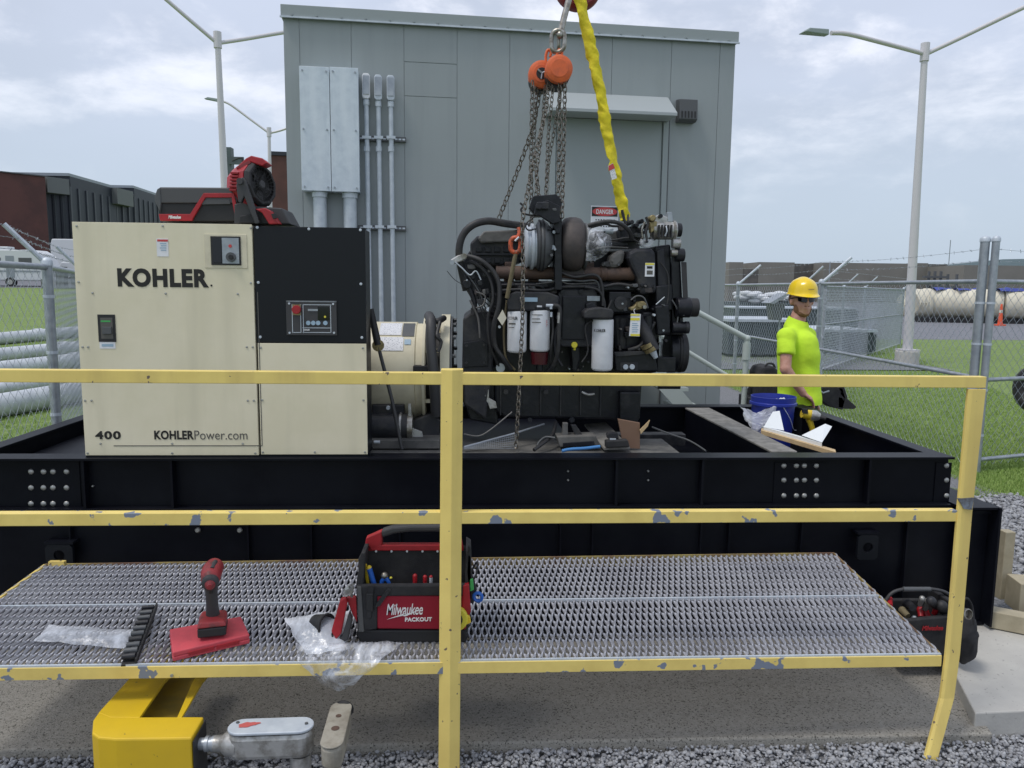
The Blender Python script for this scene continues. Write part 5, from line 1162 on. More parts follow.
def marker(par, x0, y0, x1, y1, Y, n=5, seed=1):
    random.seed(seed); pts = [P(x0+(x1-x0)*(.5+.5*math.sin(i*2.4)), y0+(y1-y0)*i/(n*3), Y) for i in range(n*3)]; MB().tube(pts, .0011, 4).build('marker_writing', 'inkred', par)
marker(o_, 545.2, 320, 547.8, 327, Yf+.009, 3)
o_, Yf = filt(591, 612.5, 319, 370.5, -.06, (594, 329, 605.5, 332), 'larger white can filter under the black filter head, right of the others')
marker(o_, 607.5, 335, 610.5, 352, Yf+.013, 6)
EP('filter_head', 'eng2', [(584, 312), (588, 308.5), (600, 307), (612, 309), (614, 312), (613, 318.5), (584, 318.5)], -.14, .2, .008); EV('filter_collar', 'eng', 601.8, 316, 319.2, 11.4, -.06)
EP('filter_header', 'eng2', [(511, 294), (516, 291.5), (548, 292), (559, 296), (559, 308), (548, 311), (508, 310.5), (508, 302)], -.10, .16, .008); EH('header_port', 'steel', 520, 524, 299, 2.2, -.13)
E('blue_plate', 'labelblue', 524.5, 297.5, 537.5, 301.7, -.105, .004, 0); E('header_sticker', 'white', 537, 305.5, 542, 307.3, -.105, .004, 0)
EV('filter_collar', 'eng', 516.5, 308, 311.5, 9, -.05); EV('filter_collar', 'eng', 539.5, 307, 310.5, 9.4, -.06)
EH('banjo_fitting', 'galvl', 546, 553, 305.5, 1.6, -.12, 8); EV('line_nut', 'galvl', 551, 306, 309, 1.5, -.12, 8)
ET('fuel_hose', 'rubber', [(553, 305, -.12), (559, 307, -.12), (560, 315, -.12), (559, 330, -.12), (558, 350, -.11), (554, 364, -.08), (547, 371, -.04)], 2.0, 0, 10); EV('hose_ferrule', 'alu', 559.3, 312.5, 323, 2.1, -.12, 10)
ET('drain_hose', 'rubber', [(552, 312, -.1), (553, 330, -.1), (551, 350, -.1), (550, 368, -.04)], 1.1, 0, 8); EV('drain_ferrule', 'galvl', 551.3, 312, 317, 1.2, -.11, 8)
EP('paper_tag', 'labelcream' if 'labelcream' in M else 'creamroll', [(502.5, 309.5), (506.5, 318), (502.3, 325.5), (497.5, 318.5)], -.12, .0015, 0)
# control module
em = EP('control_module', 'eng2', [(558, 293), (562, 289), (594, 289), (597, 293), (597, 343), (592, 347), (562, 347), (558, 342)], -.02, .2, .008)
E('module_lid', 'eng', 562, 296, 586, 340, -.035, .014, .006, par=em)
for x, y in ((563, 292), (581, 291.5), (563, 339), (582, 339)): EF('module_bolt', 'eng', x, y, 2.2, -.032, .02, 10, par=em)
E('module_label', 'galv', 587, 296, 600, 301, -.028, .006, .001, par=em); EP('connector', 'eng', [(586, 304), (592, 302), (596, 306), (596, 318), (587, 318)], -.06, .05, .005)
b_ = E('relay_box', 'eng', 609, 292, 631, 312, -.02, .15, .004); EF('relay_face', 'eng2', 621, 303, 6.5, -.032, .012, 24, par=b_)
EP('oil_filler_neck', 'eng', [(571, 346), (580, 346), (581, 358), (577, 372), (573, 372)], .0, .1, .01); EF('oil_cap', 'tagyellow', 574.5, 345, 3.2, -.03, .03, 14, .003); EV('dipstick_cap', 'tagyellow', 574.5, 346, 350, 1.3, -.015, 10)
EP('oil_cooler', 'eng', [(612, 315), (640, 313), (648, 330), (640, 352), (615, 352)], .03, .14, .02); EV('cooler_tube', 'eng2', 622, 318, 348, 7, .06)
EP('drain_shelf', 'eng', [(614, 352), (655, 350), (658, 371), (616, 371)], -.03, .2, .006); EP('shelf_lip', 'eng2', [(614, 352), (655, 350.5), (656, 353.5), (616, 357)], -.045, .02, .003)
EF('plug', 'galvl', 625.8, 367, 2.7, -.045, .02, 14, .002); EF('plug', 'galvl', 632.3, 367, 2.7, -.045, .02, 14, .002); E('plug_plate', 'eng2', 620, 362.5, 638, 371, -.035, .008, .002)
# tag
tg = MB(); tg.hexa([P(629, 336, EY-.10), P(639.5, 336.5, EY-.10), P(640.8, 314, EY-.10), P(631, 313.5, EY-.10), P(629, 336, EY-.098), P(639.5, 336.5, EY-.098), P(640.8, 314, EY-.098), P(631, 313.5, EY-.098)]); tg = tg.build('hang_tag', 'white', en)
for a1, a2, m in ((314.2, 315.6, 'tagyellow'), (318, 320.5, 'tagyellow'), (334, 336, 'tagyellow')): MB().pb(630.5, a1, 639.8, a2, EY-.1015, .001).build('tag_band', m, tg)
for i in range(5): MB().pb(632, 323+i*2.1, 637.5+(i % 2), 323.8+i*2.1, EY-.1012, .0006).build('tag_print', 'labelblue', tg)
ET('tag_string', 'white', [(635, 314, -.1), (634, 310, -.09), (637, 308, -.07)], .3, 0, 5)
EP('brass_cluster', 'brass', [(629, 308), (634, 306), (638, 302), (644, 301), (647, 304), (645, 308), (638, 310), (631, 311)], -.08, .04, .006); EF('brass_nut', 'brass', 640, 304.5, 3, -.1, .03, 6); EF('brass_nut', 'steel', 645, 307, 2.2, -.1, .03, 6); EF('fitting', 'galvl', 654.5, 315, 1.3, -.07, .03, 6)
ET('thin_line', 'galvl', [(664.5, 297, -.05), (660, 301, -.06), (656, 304.5, -.06)], .5, 0, 5)
ET('radiator_hose', 'eng2', [(639, 318, -.0), (644, 328, -.03), (649, 340, -.05), (654, 350, -.05)], 6.2, 0, 16)
for x0_, y0_, x1_, y1_ in ((646.5, 343.5, 648.5, 347), (649.8, 347.3, 651.8, 350.6)):
    a = P(x0_, y0_, EY-.05); b = P(x1_, y1_, EY-.05); MB().cyl(a, b, 7.0/K(EY), n=18).build('hose_clamp', 'brass', en, smooth=True)
a = P(652, 350, EY-.05); b = P(656, 358, EY-.05); MB().cyl(a, b, 4.2/K(EY), 2.2/K(EY), 14).build('hose_spout', 'galvl', en, smooth=True)
EP('pump_body', 'eng', [(642, 312), (655, 312), (660, 330), (656, 345), (648, 336)], .0, .12, .01); EV('thermostat', 'eng', 648, 316, 328, 4.5, -.03)
EP('gear_housing', 'eng', [(655, 306), (669, 304), (671, 333), (658, 336)], -.05, .12, .01)
E('belt_shield', 'eng', 657, 357, 676, 372.5, -.02, .1, .006)
for x, y, r in ((506, 392, 2.5), (546, 392, 2.6), (530, 420, 2.4), (572, 420, 2.8)): EF('sump_plug', 'eng2', x, y, r, .085, .03, 10)
ET('sump_handle', 'alu', [(582, 392, .06), (588, 394.5, .05), (594, 394, .06)], 1.4, 0, 8)
# more plumbing and brackets
for nm, m, pts, r, d0 in (('oil_line', 'eng2', [(560, 287), (575, 285), (600, 287), (618, 284), (636, 287)], 1.5, -.01), ('harness_run', 'rubber', [(498, 291), (520, 289.5), (545, 290.5), (562, 287), (590, 286.5)], 1.6, -.03),
    ('heater_hose', 'rubber', [(612, 300), (606, 312), (604, 300), (598, 290), (585, 287)], 1.3, -.05), ('sensor_wire', 'rubber', [(597, 322), (603, 319), (586, 325), (588, 350), (582, 362)], .8, -.07), ('sensor_wire', 'vent', [(631, 300), (637, 296), (644, 298), (648, 308)], .8, -.06),
    ('return_hose', 'eng2', [(556, 318), (566, 314), (556, 330), (555, 352), (562, 366)], 1.6, -.02), ('ground_cable', 'strap', [(507, 300), (504, 330), (506, 358), (515, 370)], 1.2, .0), ('vent_hose', 'rubber', [(655, 322), (648, 334), (640, 346), (628, 350)], 2.0, -.03),
    ('sensor_wire', 'rubber', [(660, 262), (668, 275), (668, 300), (662, 318)], .8, -.02), ('belt_guard_wire', 'vent', [(672, 300), (678, 312), (676, 330)], .8, -.04), ('fuel_line', 'eng3', [(536, 284), (560, 281.5), (570, 284), (598, 283)], .8, -.02),
    ('drain_line', 'eng3', [(470, 300), (478, 318), (480, 338)], 1.1, .0), ('upper_wire', 'rubber', [(600, 236), (612, 240), (628, 238), (640, 243)], 1.0, .05), ('upper_line', 'eng3', [(588, 252), (605, 247), (628, 248)], .9, .06), ('coil_wire', 'eng3', [(476, 292), (485, 296), (483, 305), (476, 308)], .9, -.03)):
    ET(nm, m, pts, r, d0, 8)
random.seed(21)
for (x0, y0, x1, y1, n_, d0) in ((500, 284, 560, 294, 9, .0), (556, 348, 590, 372, 8, .06), (612, 284, 655, 312, 12, -.01), (612, 312, 655, 350, 10, -.02), (466, 262, 500, 310, 12, .0), (560, 250, 640, 268, 9, .04), (640, 226, 656, 250, 6, .0), (590, 226, 650, 240, 8, .1), (656, 300, 684, 345, 8, -.04), (548, 205, 562, 268, 5, -.09), (466, 372, 500, 415, 5, .08)):
    for i in range(n_):
        x = random.uniform(x0, x1); y = random.uniform(y0, y1); w_ = random.uniform(1.2, 4.5); h_ = random.uniform(1, 3.2); m = random.choice(['eng', 'eng2', 'eng2', 'eng3', 'vent', 'turbo'])
        if random.random() < .5: EP('bracket', m, [(x-w_, y-h_), (x+w_*.7, y-h_*1.2), (x+w_, y+h_*.6), (x+w_*.2, y+h_), (x-w_*.8, y+h_*.7)], d0-random.uniform(0, .03), .06, .003)
        else: EF('bolt_head', random.choice(['eng2', 'vent', 'eng3', 'galv']), x, y, random.uniform(.8, 1.6), d0-random.uniform(.01, .04), .05, 6)
for i in range(6): E('block_rib', 'eng2', 500+i*20, 376, 501.5+i*20, 416, .085, .03, .003)
# small cast details over the block
random.seed(3)
for i in range(26):
    x = random.uniform(500, 650); y = random.choice([284, 288, 356, 363, 370, 350, 301]) + random.uniform(-2, 2)
    if 505 < x < 556 and 295 < y < 372: continue
    if 588 < x < 616 and y > 300: continue
    EF('block_bolt', 'eng2', x, y, random.uniform(1, 1.7), random.uniform(.06, .15), .05, 6)
for k in range(5):
    x = 500+k*5; ET('wiring_harness', 'rubber', [(468+k, 270+k*3, .02), (478, 286+k*4, .0), (488, 300+k*5, 0), (500+k*2, 306+k*3, .03)], .7, 0, 5)
# wrap over the turbo outlet
mb = MB(); a = P(585, 230, EY); b = P(603, 262, EY)
crumple(mb, lambda u, v: V((a.x+(b.x-a.x)*(.0+.95*u*(.45+.9*math.sin(pi*min(1, v*.9+.12)))), EY-.10-.10*math.sin(pi*u)*math.sin(pi*v), a.z+(b.z-a.z)*v)), 30, 34, .028, 9)
tag(mb.build('plastic_wrap', 'film', smooth=True), 'crumpled clear plastic wrap over the turbocharger outlet', 'plastic wrap')
# strap with orange hook at the left of the turbo
t = thing('lifting_strap', 'tan webbing strap under an orange hook on the left of the engine', 'strap', P(508, 298, EY-.12))
MB().tube([P(516, 252, EY-.14), P(512, 272, EY-.13), P(507, 298, EY-.1)], .011, 8).build('webbing', 'strap', t)
mb = MB(); mb.torus(P(515.5, 245, EY-.14), .026, .012, (.2, 1, 0), 16, 8, .012); mb.build('orange_shackle', 'orange2', t, smooth=True)
MB().tube([P(519, 228, EY-.14), P(520, 233, EY-.15), P(517.5, 239, EY-.15)], .013, 10).build('hook_shank', 'orange2', t, smooth=True); MB().cyl(P(515, 241, EY-.17), P(519, 237, EY-.17), .005, n=8).build('latch', 'galvl', t)
# ------------------------------------------------------------------ hoists, chains and sling
HY = 4.2
def hoist(lbl, x, y, r, Yh, m, d=.11, dark=True):
    c = P(x, y, Yh); k = 1/K(Yh); t = thing('chain_hoist', lbl, 'hoist', c, 'orange chain hoists above the engine')
    MB().lathe(c, (0, 1, 0), [(0, r*k*.80), (.004, r*k*.9), (.006, r*k*.98), (.012, r*k), (d*.45, r*k), (d*.46, r*k*.93), (d, r*k*.93)], 36).build('hoist_cover', m, t, smooth=True)
    MB().lathe(c+V((0, -.003, 0)), (0, 1, 0), [(0, r*k*.62), (.001, r*k*.66), (.004, r*k*.66)], 30).build('cover_disc', m, t)
    MB().lathe(c+V((0, d*.3, -.016)), (0, 1, 0), [(0, r*k*.90), (d*.8, r*k*.9)], 28).build('chain_guide', 'blackm' if dark else 'vent', t, smooth=True)
    return t, c
h2, c2_ = hoist('left orange chain hoist with black vent, partly behind the other', 542, 73.5, 13, 4.32, 'orange')
MB().lathe(c2_+V((.0, -.006, 0)), (0, 1, 0), [(0, .030), (.004, .032)], 20).build('wheel_opening', 'blackm', h2)
mb = MB()
for i in range(3): an = .4+i*2.09; mb.cyl(c2_+V((0, -.008, 0)), c2_+V((math.cos(an)*.03, -.008, math.sin(an)*.03)), .005, n=6)
mb.build('wheel_spokes', 'galv', h2)
h1, c1__ = hoist('right orange chain hoist with a plain round cover, in front', 559.5, 68, 13.2, 4.17, 'orange', .16)
for h_, x, Yh in ((h2, 545, 4.36), (h1, 556, 4.22)):
    MB().tube(spline([P(x+1, 62, Yh), P(x+1, 55, Yh), P(x+3, 50, Yh), P(x+6, 52, Yh), P(x+5, 57, Yh)], 4), .008, 8).build('top_hook', 'orange', h_, smooth=True)
# master link and crane hook
t = thing('crane_rigging', 'grey shackle links hanging under the dull red crane block at the top', 'crane hook', P(565, 30, 4.25))
MB().torus(P(558, 41, 4.22), .035, .0115, (.25, 1, 0), 24, 10, .02).build('master_link', 'steel', t, smooth=True); MB().torus(P(555, 42, 4.27), .033, .010, (.9, .5, .1), 24, 10, .018).build('master_link', 'steel', t, smooth=True)
MB().tube(spline([P(560, 36, 4.22), P(561, 30, 4.23), P(565, 14, 4.24), P(570, -4, 4.25)], 4), .017, 12).build('hook_shank', 'steel', t, smooth=True); MB().ball(P(560, 35, 4.22), .020).build('hook_tip', 'steel', t, smooth=True)
cb_ = P(577, -11, 4.42); MB().lathe(cb_, (0, -1, 0), [(0, .12), (.02, .13), (.08, .13), (.10, .115), (.101, .04)], 36).build('sheave_block', 'blockred', t, smooth=True)
for dx in (-.05, .05): MB().cyl((cb_.x+dx, cb_.y-.05, cb_.z+.05), (cb_.x+dx, cb_.y-.05, cb_.z+4), .008, n=8).build('wire_rope', 'chain', t)
CH = 'load and hand chains of the two hoists'
def ch(lbl, pts, pitch=.030, r=.0036, m='chain'):
    q = [P(x, y, z) for x, y, z in pts]; mb = MB().chain(q, pitch, r); o = mb.build('hoist_chain', m, smooth=False); tag(o, lbl, 'chain', CH)
ch('leftmost straight chain hanging from the left hoist', [(532.5, 84, 4.30), (531, 160, 4.28), (531.5, 228, 4.24)])
ch('chain hanging just right of the leftmost one', [(536.5, 86, 4.34), (533.5, 150, 4.3), (540, 205, 4.2)], .027, .003)
ch('long diagonal chain running down left to the back of the engine', [(541, 87, 4.36), (533, 128, 4.4), (518, 170, 4.48), (499, 218, 4.55)], .030, .0038)
ch('very long chain hanging in front of the engine down to the skid', [(549, 82, 4.25), (546, 110, 4.2), (532, 168, 4.08), (522, 222, 3.99), (523, 262, 3.97), (522.5, 320, 3.96), (519.5, 380, 3.95), (516, 448, 3.96)], .027, .0036)
ch('chain hanging between the two hoists, ending at the lifting bracket', [(553, 86, 4.22), (548, 140, 4.2), (546, 197, 4.12)], .024, .0028)
ch('slightly slanted thin chain crossing behind the middle ones', [(562, 84, 4.26), (556, 120, 4.3), (549, 160, 4.34), (545, 200, 4.36)], .024, .0028)
ch('left one of the pair of chains at the right of the right hoist', [(559.5, 84, 4.2), (559.5, 130, 4.18), (558, 205, 4.1)], .028, .0036)
ch('right one of the pair of chains at the right of the right hoist', [(565, 84, 4.2), (564, 130, 4.18), (562, 215, 4.08)], .028, .0036)
ch('thin chain down the middle from the left hoist to the bracket', [(545, 88, 4.3), (543, 120, 4.28), (537, 170, 4.2), (536, 200, 4.15)], .024, .0028)
mb = MB(); sp_ = [(577, -40), (580, 0), (585, 22), (590, 45), (594, 62), (598, 80), (602, 100), (604, 117), (608, 138), (613, 160), (617, 180), (620, 197), (624, 212), (625, 221)]
q = spline([P(x, y, 4.30) for x, y in sp_], 14); n_ = 20; vs = []; fs = []; random.seed(5)
for i, p in enumerate(q):
    u = i/(len(q)-1); wd = (.033+.003*math.sin(i*.21)+.002*math.sin(i*.53))*(1 if u < .96 else .75); an0 = .45*math.sin(i*.11)+.2*math.sin(i*.31)
    for k in range(n_):
        a_ = 2*pi*k/n_; x_ = math.cos(a_)*wd; y_ = math.sin(a_)*.017; ca2, sa2 = math.cos(an0), math.sin(an0); pt_ = p+V((x_*ca2-y_*sa2, x_*sa2+y_*ca2, 0)); vs.append(pt_+noise.noise_vector(V((pt_.x*34+pt_.z*20, pt_.y*30, pt_.z*26)))*.0085)
for i in range(len(q)-1):
    for k in range(n_): fs.append((i*n_+k, i*n_+(k+1) % n_, (i+1)*n_+(k+1) % n_, (i+1)*n_+k))
fs += [tuple(range(n_))[::-1], tuple(range((len(q)-1)*n_, len(q)*n_))]
t = thing('lifting_sling', 'bright yellow twisted round sling hanging from the crane to the right of the chains', 'sling', P(625, 221, 4.3))
MB().add(vs, fs).build('sling_tube', 'sling', t, smooth=True)
MB().pp([(608, 166), (613, 163), (617, 178), (612, 180)], 4.262, .003).build('sling_label', 'label', t); MB().pp([(608.5, 166), (613, 163.4), (615, 168), (609, 171)], 4.260, .0015).build('label_mark', 'inkred', t)
MB().tube(spline([P(622, 210, 4.28), P(625, 222, 4.28), P(628, 224, 4.28), P(627, 212, 4.30)], 4), .008, 8).build('end_hook', 'eng2', t, smooth=True)
# ------------------------------------------------------------------ things on the generator cabinet
BY = GY+.06; zc_top = zt
def PB(name, m, pts, Y, d, par, bev=.004, **k): return MB().pp(pts, Y, d).build(name, m, par, bevel=bev, **k)
M['speaker'] = mat('grey_speaker_plastic', (.075, .075, .078), .5)
t = thing('jobsite_radio', 'long black and red jobsite speaker box on top of the cream cabinet', 'radio', (P(196, 222, BY).x, BY, zt))
yb_ = 221.2
PB('case', 'blackm', [(157, 203.5), (237, 203.5), (239, yb_), (160, yb_)], BY, .22, t); PB('top_shell', 'speaker', [(155, 203.3), (154, 197), (157, 189), (160, 187), (228, 187.5), (236, 192), (238, 203.3)], BY-.006, .24, t, .006)
PB('red_trim', 'red', [(158.5, 214), (190, 214), (203.5, 193), (234, 193), (239.5, yb_-.4), (235.5, yb_-.4), (231.5, 197.5), (205.5, 197.5), (193, 218), (192, yb_-.4), (160, yb_-.4)], BY-.012, .02, t, .002)
PB('grille', 'speaker', [(199, 204.5), (230.5, 204), (229, 199.5), (205.5, 199.5)], BY-.009, .01, t, .001); PB('end_cap', 'vent', [(154, 197), (157, 189), (160, 187.3), (161, 203), (160, 212), (156, 204)], BY-.010, .05, t, .004)
mb = MB(); ptext(mb, 'Milwaukee', 168.5, 215.3, 181, 218.6, BY-.0135, italic=.3, bold=.03); mb.build('logo_lettering', 'inkwhite', t)
t = thing('portable_fan', 'red and black portable jobsite fan tilted on its base, above the black panel', 'fan', (P(262, 223, BY).x, BY, zt))
fc = P(253, 186, BY+.06); fd = V((.91, -.42, .10)).normalized(); kk = 1/K(BY+.05)
def oct_l(nm, m, prof, n=8, par=t, **k):
    return MB().lathe(fc, fd, [(a*kk, r*kk) for a, r in prof], n).build(nm, m, par, **k)
oct_l('fan_shroud', 'blackm', [(6.5, 21.5), (9, 21.5), (12, 19.5), (12.01, 16.5), (5.4, 16.2), (5.3, .5)], 10, bevel=.004)
oct_l('motor_housing', 'red', [(-20, 11), (-17, 17.5), (-8, 21), (4, 22.2), (6.4, 22.2)], 10, bevel=.004)
oct_l('fan_hub', 'dgrey', [(5, 5.5), (11, 5), (12, 3)], 14)
mb = MB(); a_ = fd.orthogonal().normalized(); b_2 = fd.cross(a_)
for k in range(24):
    an = 2*pi*k/24; u_ = a_*math.cos(an)+b_2*math.sin(an); mb.cyl(fc+fd*(11.6*kk)+u_*(4*kk), fc+fd*(12*kk)+u_*(18*kk), .0014, n=4)
for r in (8, 12, 16): mb.torus(fc+fd*(12*kk), r*kk, .0013, fd, 28, 4)
mb.build('fan_grille', 'blackm', t)
for k in range(5):
    an = 2*pi*k/5; u_ = a_*math.cos(an)+b_2*math.sin(an); v_2 = a_*-math.sin(an)+b_2*math.cos(an); c = fc+fd*(7.5*kk)
    MB().add([c+u_*5*kk-v_2*2*kk, c+u_*15*kk-v_2*5*kk-fd*2*kk, c+u_*15*kk+v_2*4*kk+fd*2*kk, c+u_*5*kk+v_2*3*kk], [(0, 1, 2, 3)]).build('fan_blade', 'dgrey', t)
mb = MB()
for k in range(6): y = 172+k*3.4; mb.pb(230.5-k*.25, y, 238-k*.4, y+1.7, BY-.035, .03)
mb.build('vent_fins', 'red', t, bevel=.001)
PB('top_handle', 'red', [(235, 168), (246, 158), (251, 155.5), (262, 158), (268, 163), (262, 166), (250, 162), (240, 170)], BY-.0, .09, t, .005); PB('vent_inset', 'blockred', [(238, 166), (249, 160.5), (251, 163), (241, 169)], BY-.006, .02, t, .001)
PB('yoke_arm', 'dgrey', [(236, 185), (238, 179), (243, 177), (246, 181), (249, 192), (259.5, 223), (255, 224), (244, 196), (241, 203), (238, 202)], BY-.075, .03, t, .004); MB().pf(239.5, 181, 3, BY-.085, .03, 14).build('pivot_knob', 'dgrey', t, smooth=True)
PB('base', 'dgrey', [(234, 204), (241, 202), (252, 206), (282, 208), (291, 224.3), (234, 224.3)], BY-.02, .22, t, .006); PB('base_red', 'red', [(255, 209), (265, 208), (271, 211), (280, 224), (269, 224.3), (262, 213)], BY-.07, .05, t, .004)
PB('base_slot', 'blackm', [(240, 216), (250, 214), (257, 217), (258, 223.2), (239, 223.2)], BY-.045, .03, t, .003); PB('red_insert', 'red', [(238, 190), (245, 192), (249, 205), (241, 207)], BY-.015, .04, t, .003); PB('latch', 'blackm', [(271, 214), (275, 213), (277, 218), (273, 219)], BY-.075, .01, t, .001)
# ------------------------------------------------------------------ deck items
def Dh(px, py, h): return plane_hit(px, py, DA+V((0, 0, h)), dn)
q = [Dh(169.5, 629, .04), Dh(241, 616, .04), Dh(249.5, 634.5, .04), Dh(172.5, 652.5, .04)]
t = thing('tool_case', 'flat red plastic tool case lying on the platform under the impact driver', 'case', Dh(170, 660, 0))
dd = V((0, 0, -.034)); vsx = [v+dd for v in q]; ctr = sum(q, V((0, 0, 0)))/4
MB().hexa([v for v in q]+[v+V((0, 0, -.018)) for v in q]).build('lid', 'redcase', t, bevel=.004); MB().hexa([ctr+(v-ctr)*1.012+V((0, 0, -.0185)) for v in q]+[v+V((0, 0, -.036)) for v in q]).build('bottom_tray', 'redcase', t, bevel=.004)
mb = MB()
for u0, u1 in ((.2, .53), (.56, .86)):
    a = q[3].lerp(q[2], u0); b = q[3].lerp(q[2], u1); n_ = V((.1, -1, 0)).normalized()*.004; mb.hexa([a+n_+V((0, 0, -.026)), b+n_+V((0, 0, -.026)), b+n_+V((0, 0, -.012)), a+n_+V((0, 0, -.012)), a-n_+V((0, 0, -.026)), b-n_+V((0, 0, -.026)), b-n_+V((0, 0, -.012)), a-n_+V((0, 0, -.012))])
mb.build('latch_strip', 'red', t, bevel=.001)
o = Dh(213, 631, .042); t = thing('impact_driver', 'red and grey cordless impact driver standing upright on the red case', 'impact driver', o)
LM = Matrix.Translation(o) @ Matrix.Rotation(math.radians(14), 4, 'Z')
def lm(): return MB(LM)
lm().box(-.050, .050, -.055, .055, 0, .036).build('battery', 'blackm', t, bevel=.006); M['dullred'] = mat('scuffed_dark_red_plastic', (.30, .028, .034), .5, col2=(.09, .03, .03), scale=22, lo=.5, hi=.7); lm().prism([(-.053, -.057, .037), (.053, -.057, .037), (.046, -.05, .056), (-.040, -.05, .060)], (0, .11, 0)).build('foot', 'dullred', t, bevel=.006)
MB(LM).tube([(0, .02, .05), (0, .012, .10), (0, .0, .15), (0, -.004, .185)], 0, 14, radii=[.026, .022, .022, .026]).build('handle', 'dgrey', t, smooth=True)
MB(LM).tube([(0, -.020, .10+.06), (0, -.026, .14+.04)], .009, 8).build('trigger', 'blackm', t, smooth=True)
MB(LM).tube(spline([V((.01, .085, .222)), V((.005, .06, .224)), V((0, .02, .218)), V((0, -.02, .205))], 3), 0, 18, radii=[.024]+[.035]*3+[.038]*3+[.035]*2+[.030]).build('motor_body', 'dullred', t, smooth=True)
MB(LM).lathe((0, -.018, .205), (0, -1, -.12), [(0, .030), (.018, .031), (.026, .028), (.030, .020)], 18).build('nose_cap', 'dgrey', t, smooth=True); MB(LM).lathe((0, -.046, .201), (0, -1, -.12), [(0, .019), (.006, .018), (.012, .012), (.022, .010)], 16).build('anvil_cover', 'dullred', t, smooth=True)
MB(LM).tube(spline([V((.012, .088, .215)), V((.014, .05, .253)), V((.005, .0, .244))], 4), .009, 8).build('top_grip', 'dgrey', t, smooth=True); MB(LM).box(-.046, -.037, -.02, .0, .004, .040).build('belt_clip', 'strap', t, bevel=.002)
# socket rail
a, b = Dh(128, 664, .006), Dh(150, 607, .006); u_ = (b-a).normalized(); s_ = V((u_.y, -u_.x, 0)).normalized()
t = thing('socket_rail', 'black rail holding a row of dark sockets on the platform, left of the red case', 'socket rail', a)
bar(MB(), a, b, .048, .010).build('rail_tray', 'blackm', t, bevel=.002); Lr = (b-a).length
for i in range(10):
    c = a+u_*(Lr*(i+.6)/10.4)+V((0, 0, .016+.0)); r = .011-.0004*i
    so_ = MB().lathe(c-s_*.024, s_, [(0, r), (.022, r), (.026, r*1.1), (.045, r*1.1), (.0455, r*.6), (.03, r*.55)], 12).build('socket', 'vent' if i % 3 else 'eng2', t, smooth=True)
bar(MB(), a+s_*.026+V((0, 0, .016)), b+s_*.026+V((0, 0, .016)), .006, .022).build('rail_edge', 'blackm', t)
# zip bag
mb = MB(); A4 = [Dh(33, 641, .006), Dh(124, 648, .006), Dh(137, 630, .008), Dh(50, 625, .008)]
def quadf(A, bulge=.02): return lambda u, v: (A[0]*(1-u)+A[1]*u)*(1-v)+(A[3]*(1-u)+A[2]*u)*v+V((0, 0, bulge*math.sin(pi*u)**.5*math.sin(pi*v)))
crumple(mb, quadf(A4), 40, 16, .006, 13); o = mb.build('zip_bag', 'film2', smooth=True); tag(o, 'clear zip bag lying flat on the platform at the far left', 'plastic bag')
# milky bag beside the tool tote
mb = MB(); A4 = [Dh(306, 655, .01), Dh(345, 652, .01), Dh(350, 612, .02), Dh(285, 617, .02)]
crumple(mb, quadf(A4, .055), 34, 28, .016, 9, 3)
M['paperfilm'] = film('white_wrapping', .62)
o1 = mb; A5 = [R_(335, 686)+V((0, -.012, 0)), R_(343, 683)+V((0, -.014, 0)), Dh(400, 646, .012), Dh(306, 655, .02)]
mb = MB(); A5 = [R_(330, 684)+V((0, -.015, 0)), R_(341, 687)+V((0, -.012, 0)), Dh(403, 645, .01), Dh(300, 640, .04)]
t = thing('plastic_bag', 'crumpled clear plastic bag spilling over the platform edge beside the red tool tote', 'plastic bag', Dh(330, 640, 0))
o1.build('bag_body', 'paperfilm', t, smooth=True); 
E0, E1, T0, T1, B0_, B1_ = Dh(300, 661, .012)+V((0, -.03, 0)), Dh(378, 660, .010)+V((0, -.03, 0)), R_(328, 683)+V((0, -.03, 0)), R_(342, 687)+V((0, -.028, 0)), Dh(296, 640, .03), Dh(403, 645, .012)
def hang(u, v):
    if v < .45: k_ = v/.45; p = (T0*(1-u)+T1*u)*(1-k_)+(E0*(1-u)+E1*u)*k_; return p+V((0, -.02*math.sin(pi*k_)*math.sin(pi*u), 0))
    k_ = (v-.45)/.55; return (E0*(1-u)+E1*u)*(1-k_)+(B0_*(1-u)+B1_*u)*k_+V((0, 0, .022*math.sin(pi*k_)*math.sin(pi*u)))
crumple(mb, hang, 34, 44, .015, 11, 5); mb.build('bag_mouth', 'film', t, smooth=True)
p = Dh(324, 621, .035); t = thing('rubber_boot', 'open black rubber sleeve lying on the plastic bag', 'rubber sleeve', Dh(324, 624, 0)); MB().lathe(p-V((.03, .02, 0)), (.75, -.55, .12), [(0, .034), (.06, .042), (.068, .043), (.068, .036), (.01, .030)], 20).build('cap_shell', 'rubber', t, smooth=True); MB().torus(p+V((.021, -.057, .008)), .0425, .004, (.75, -.55, .12)).build('cap_rim', 'rubber', t, smooth=True)
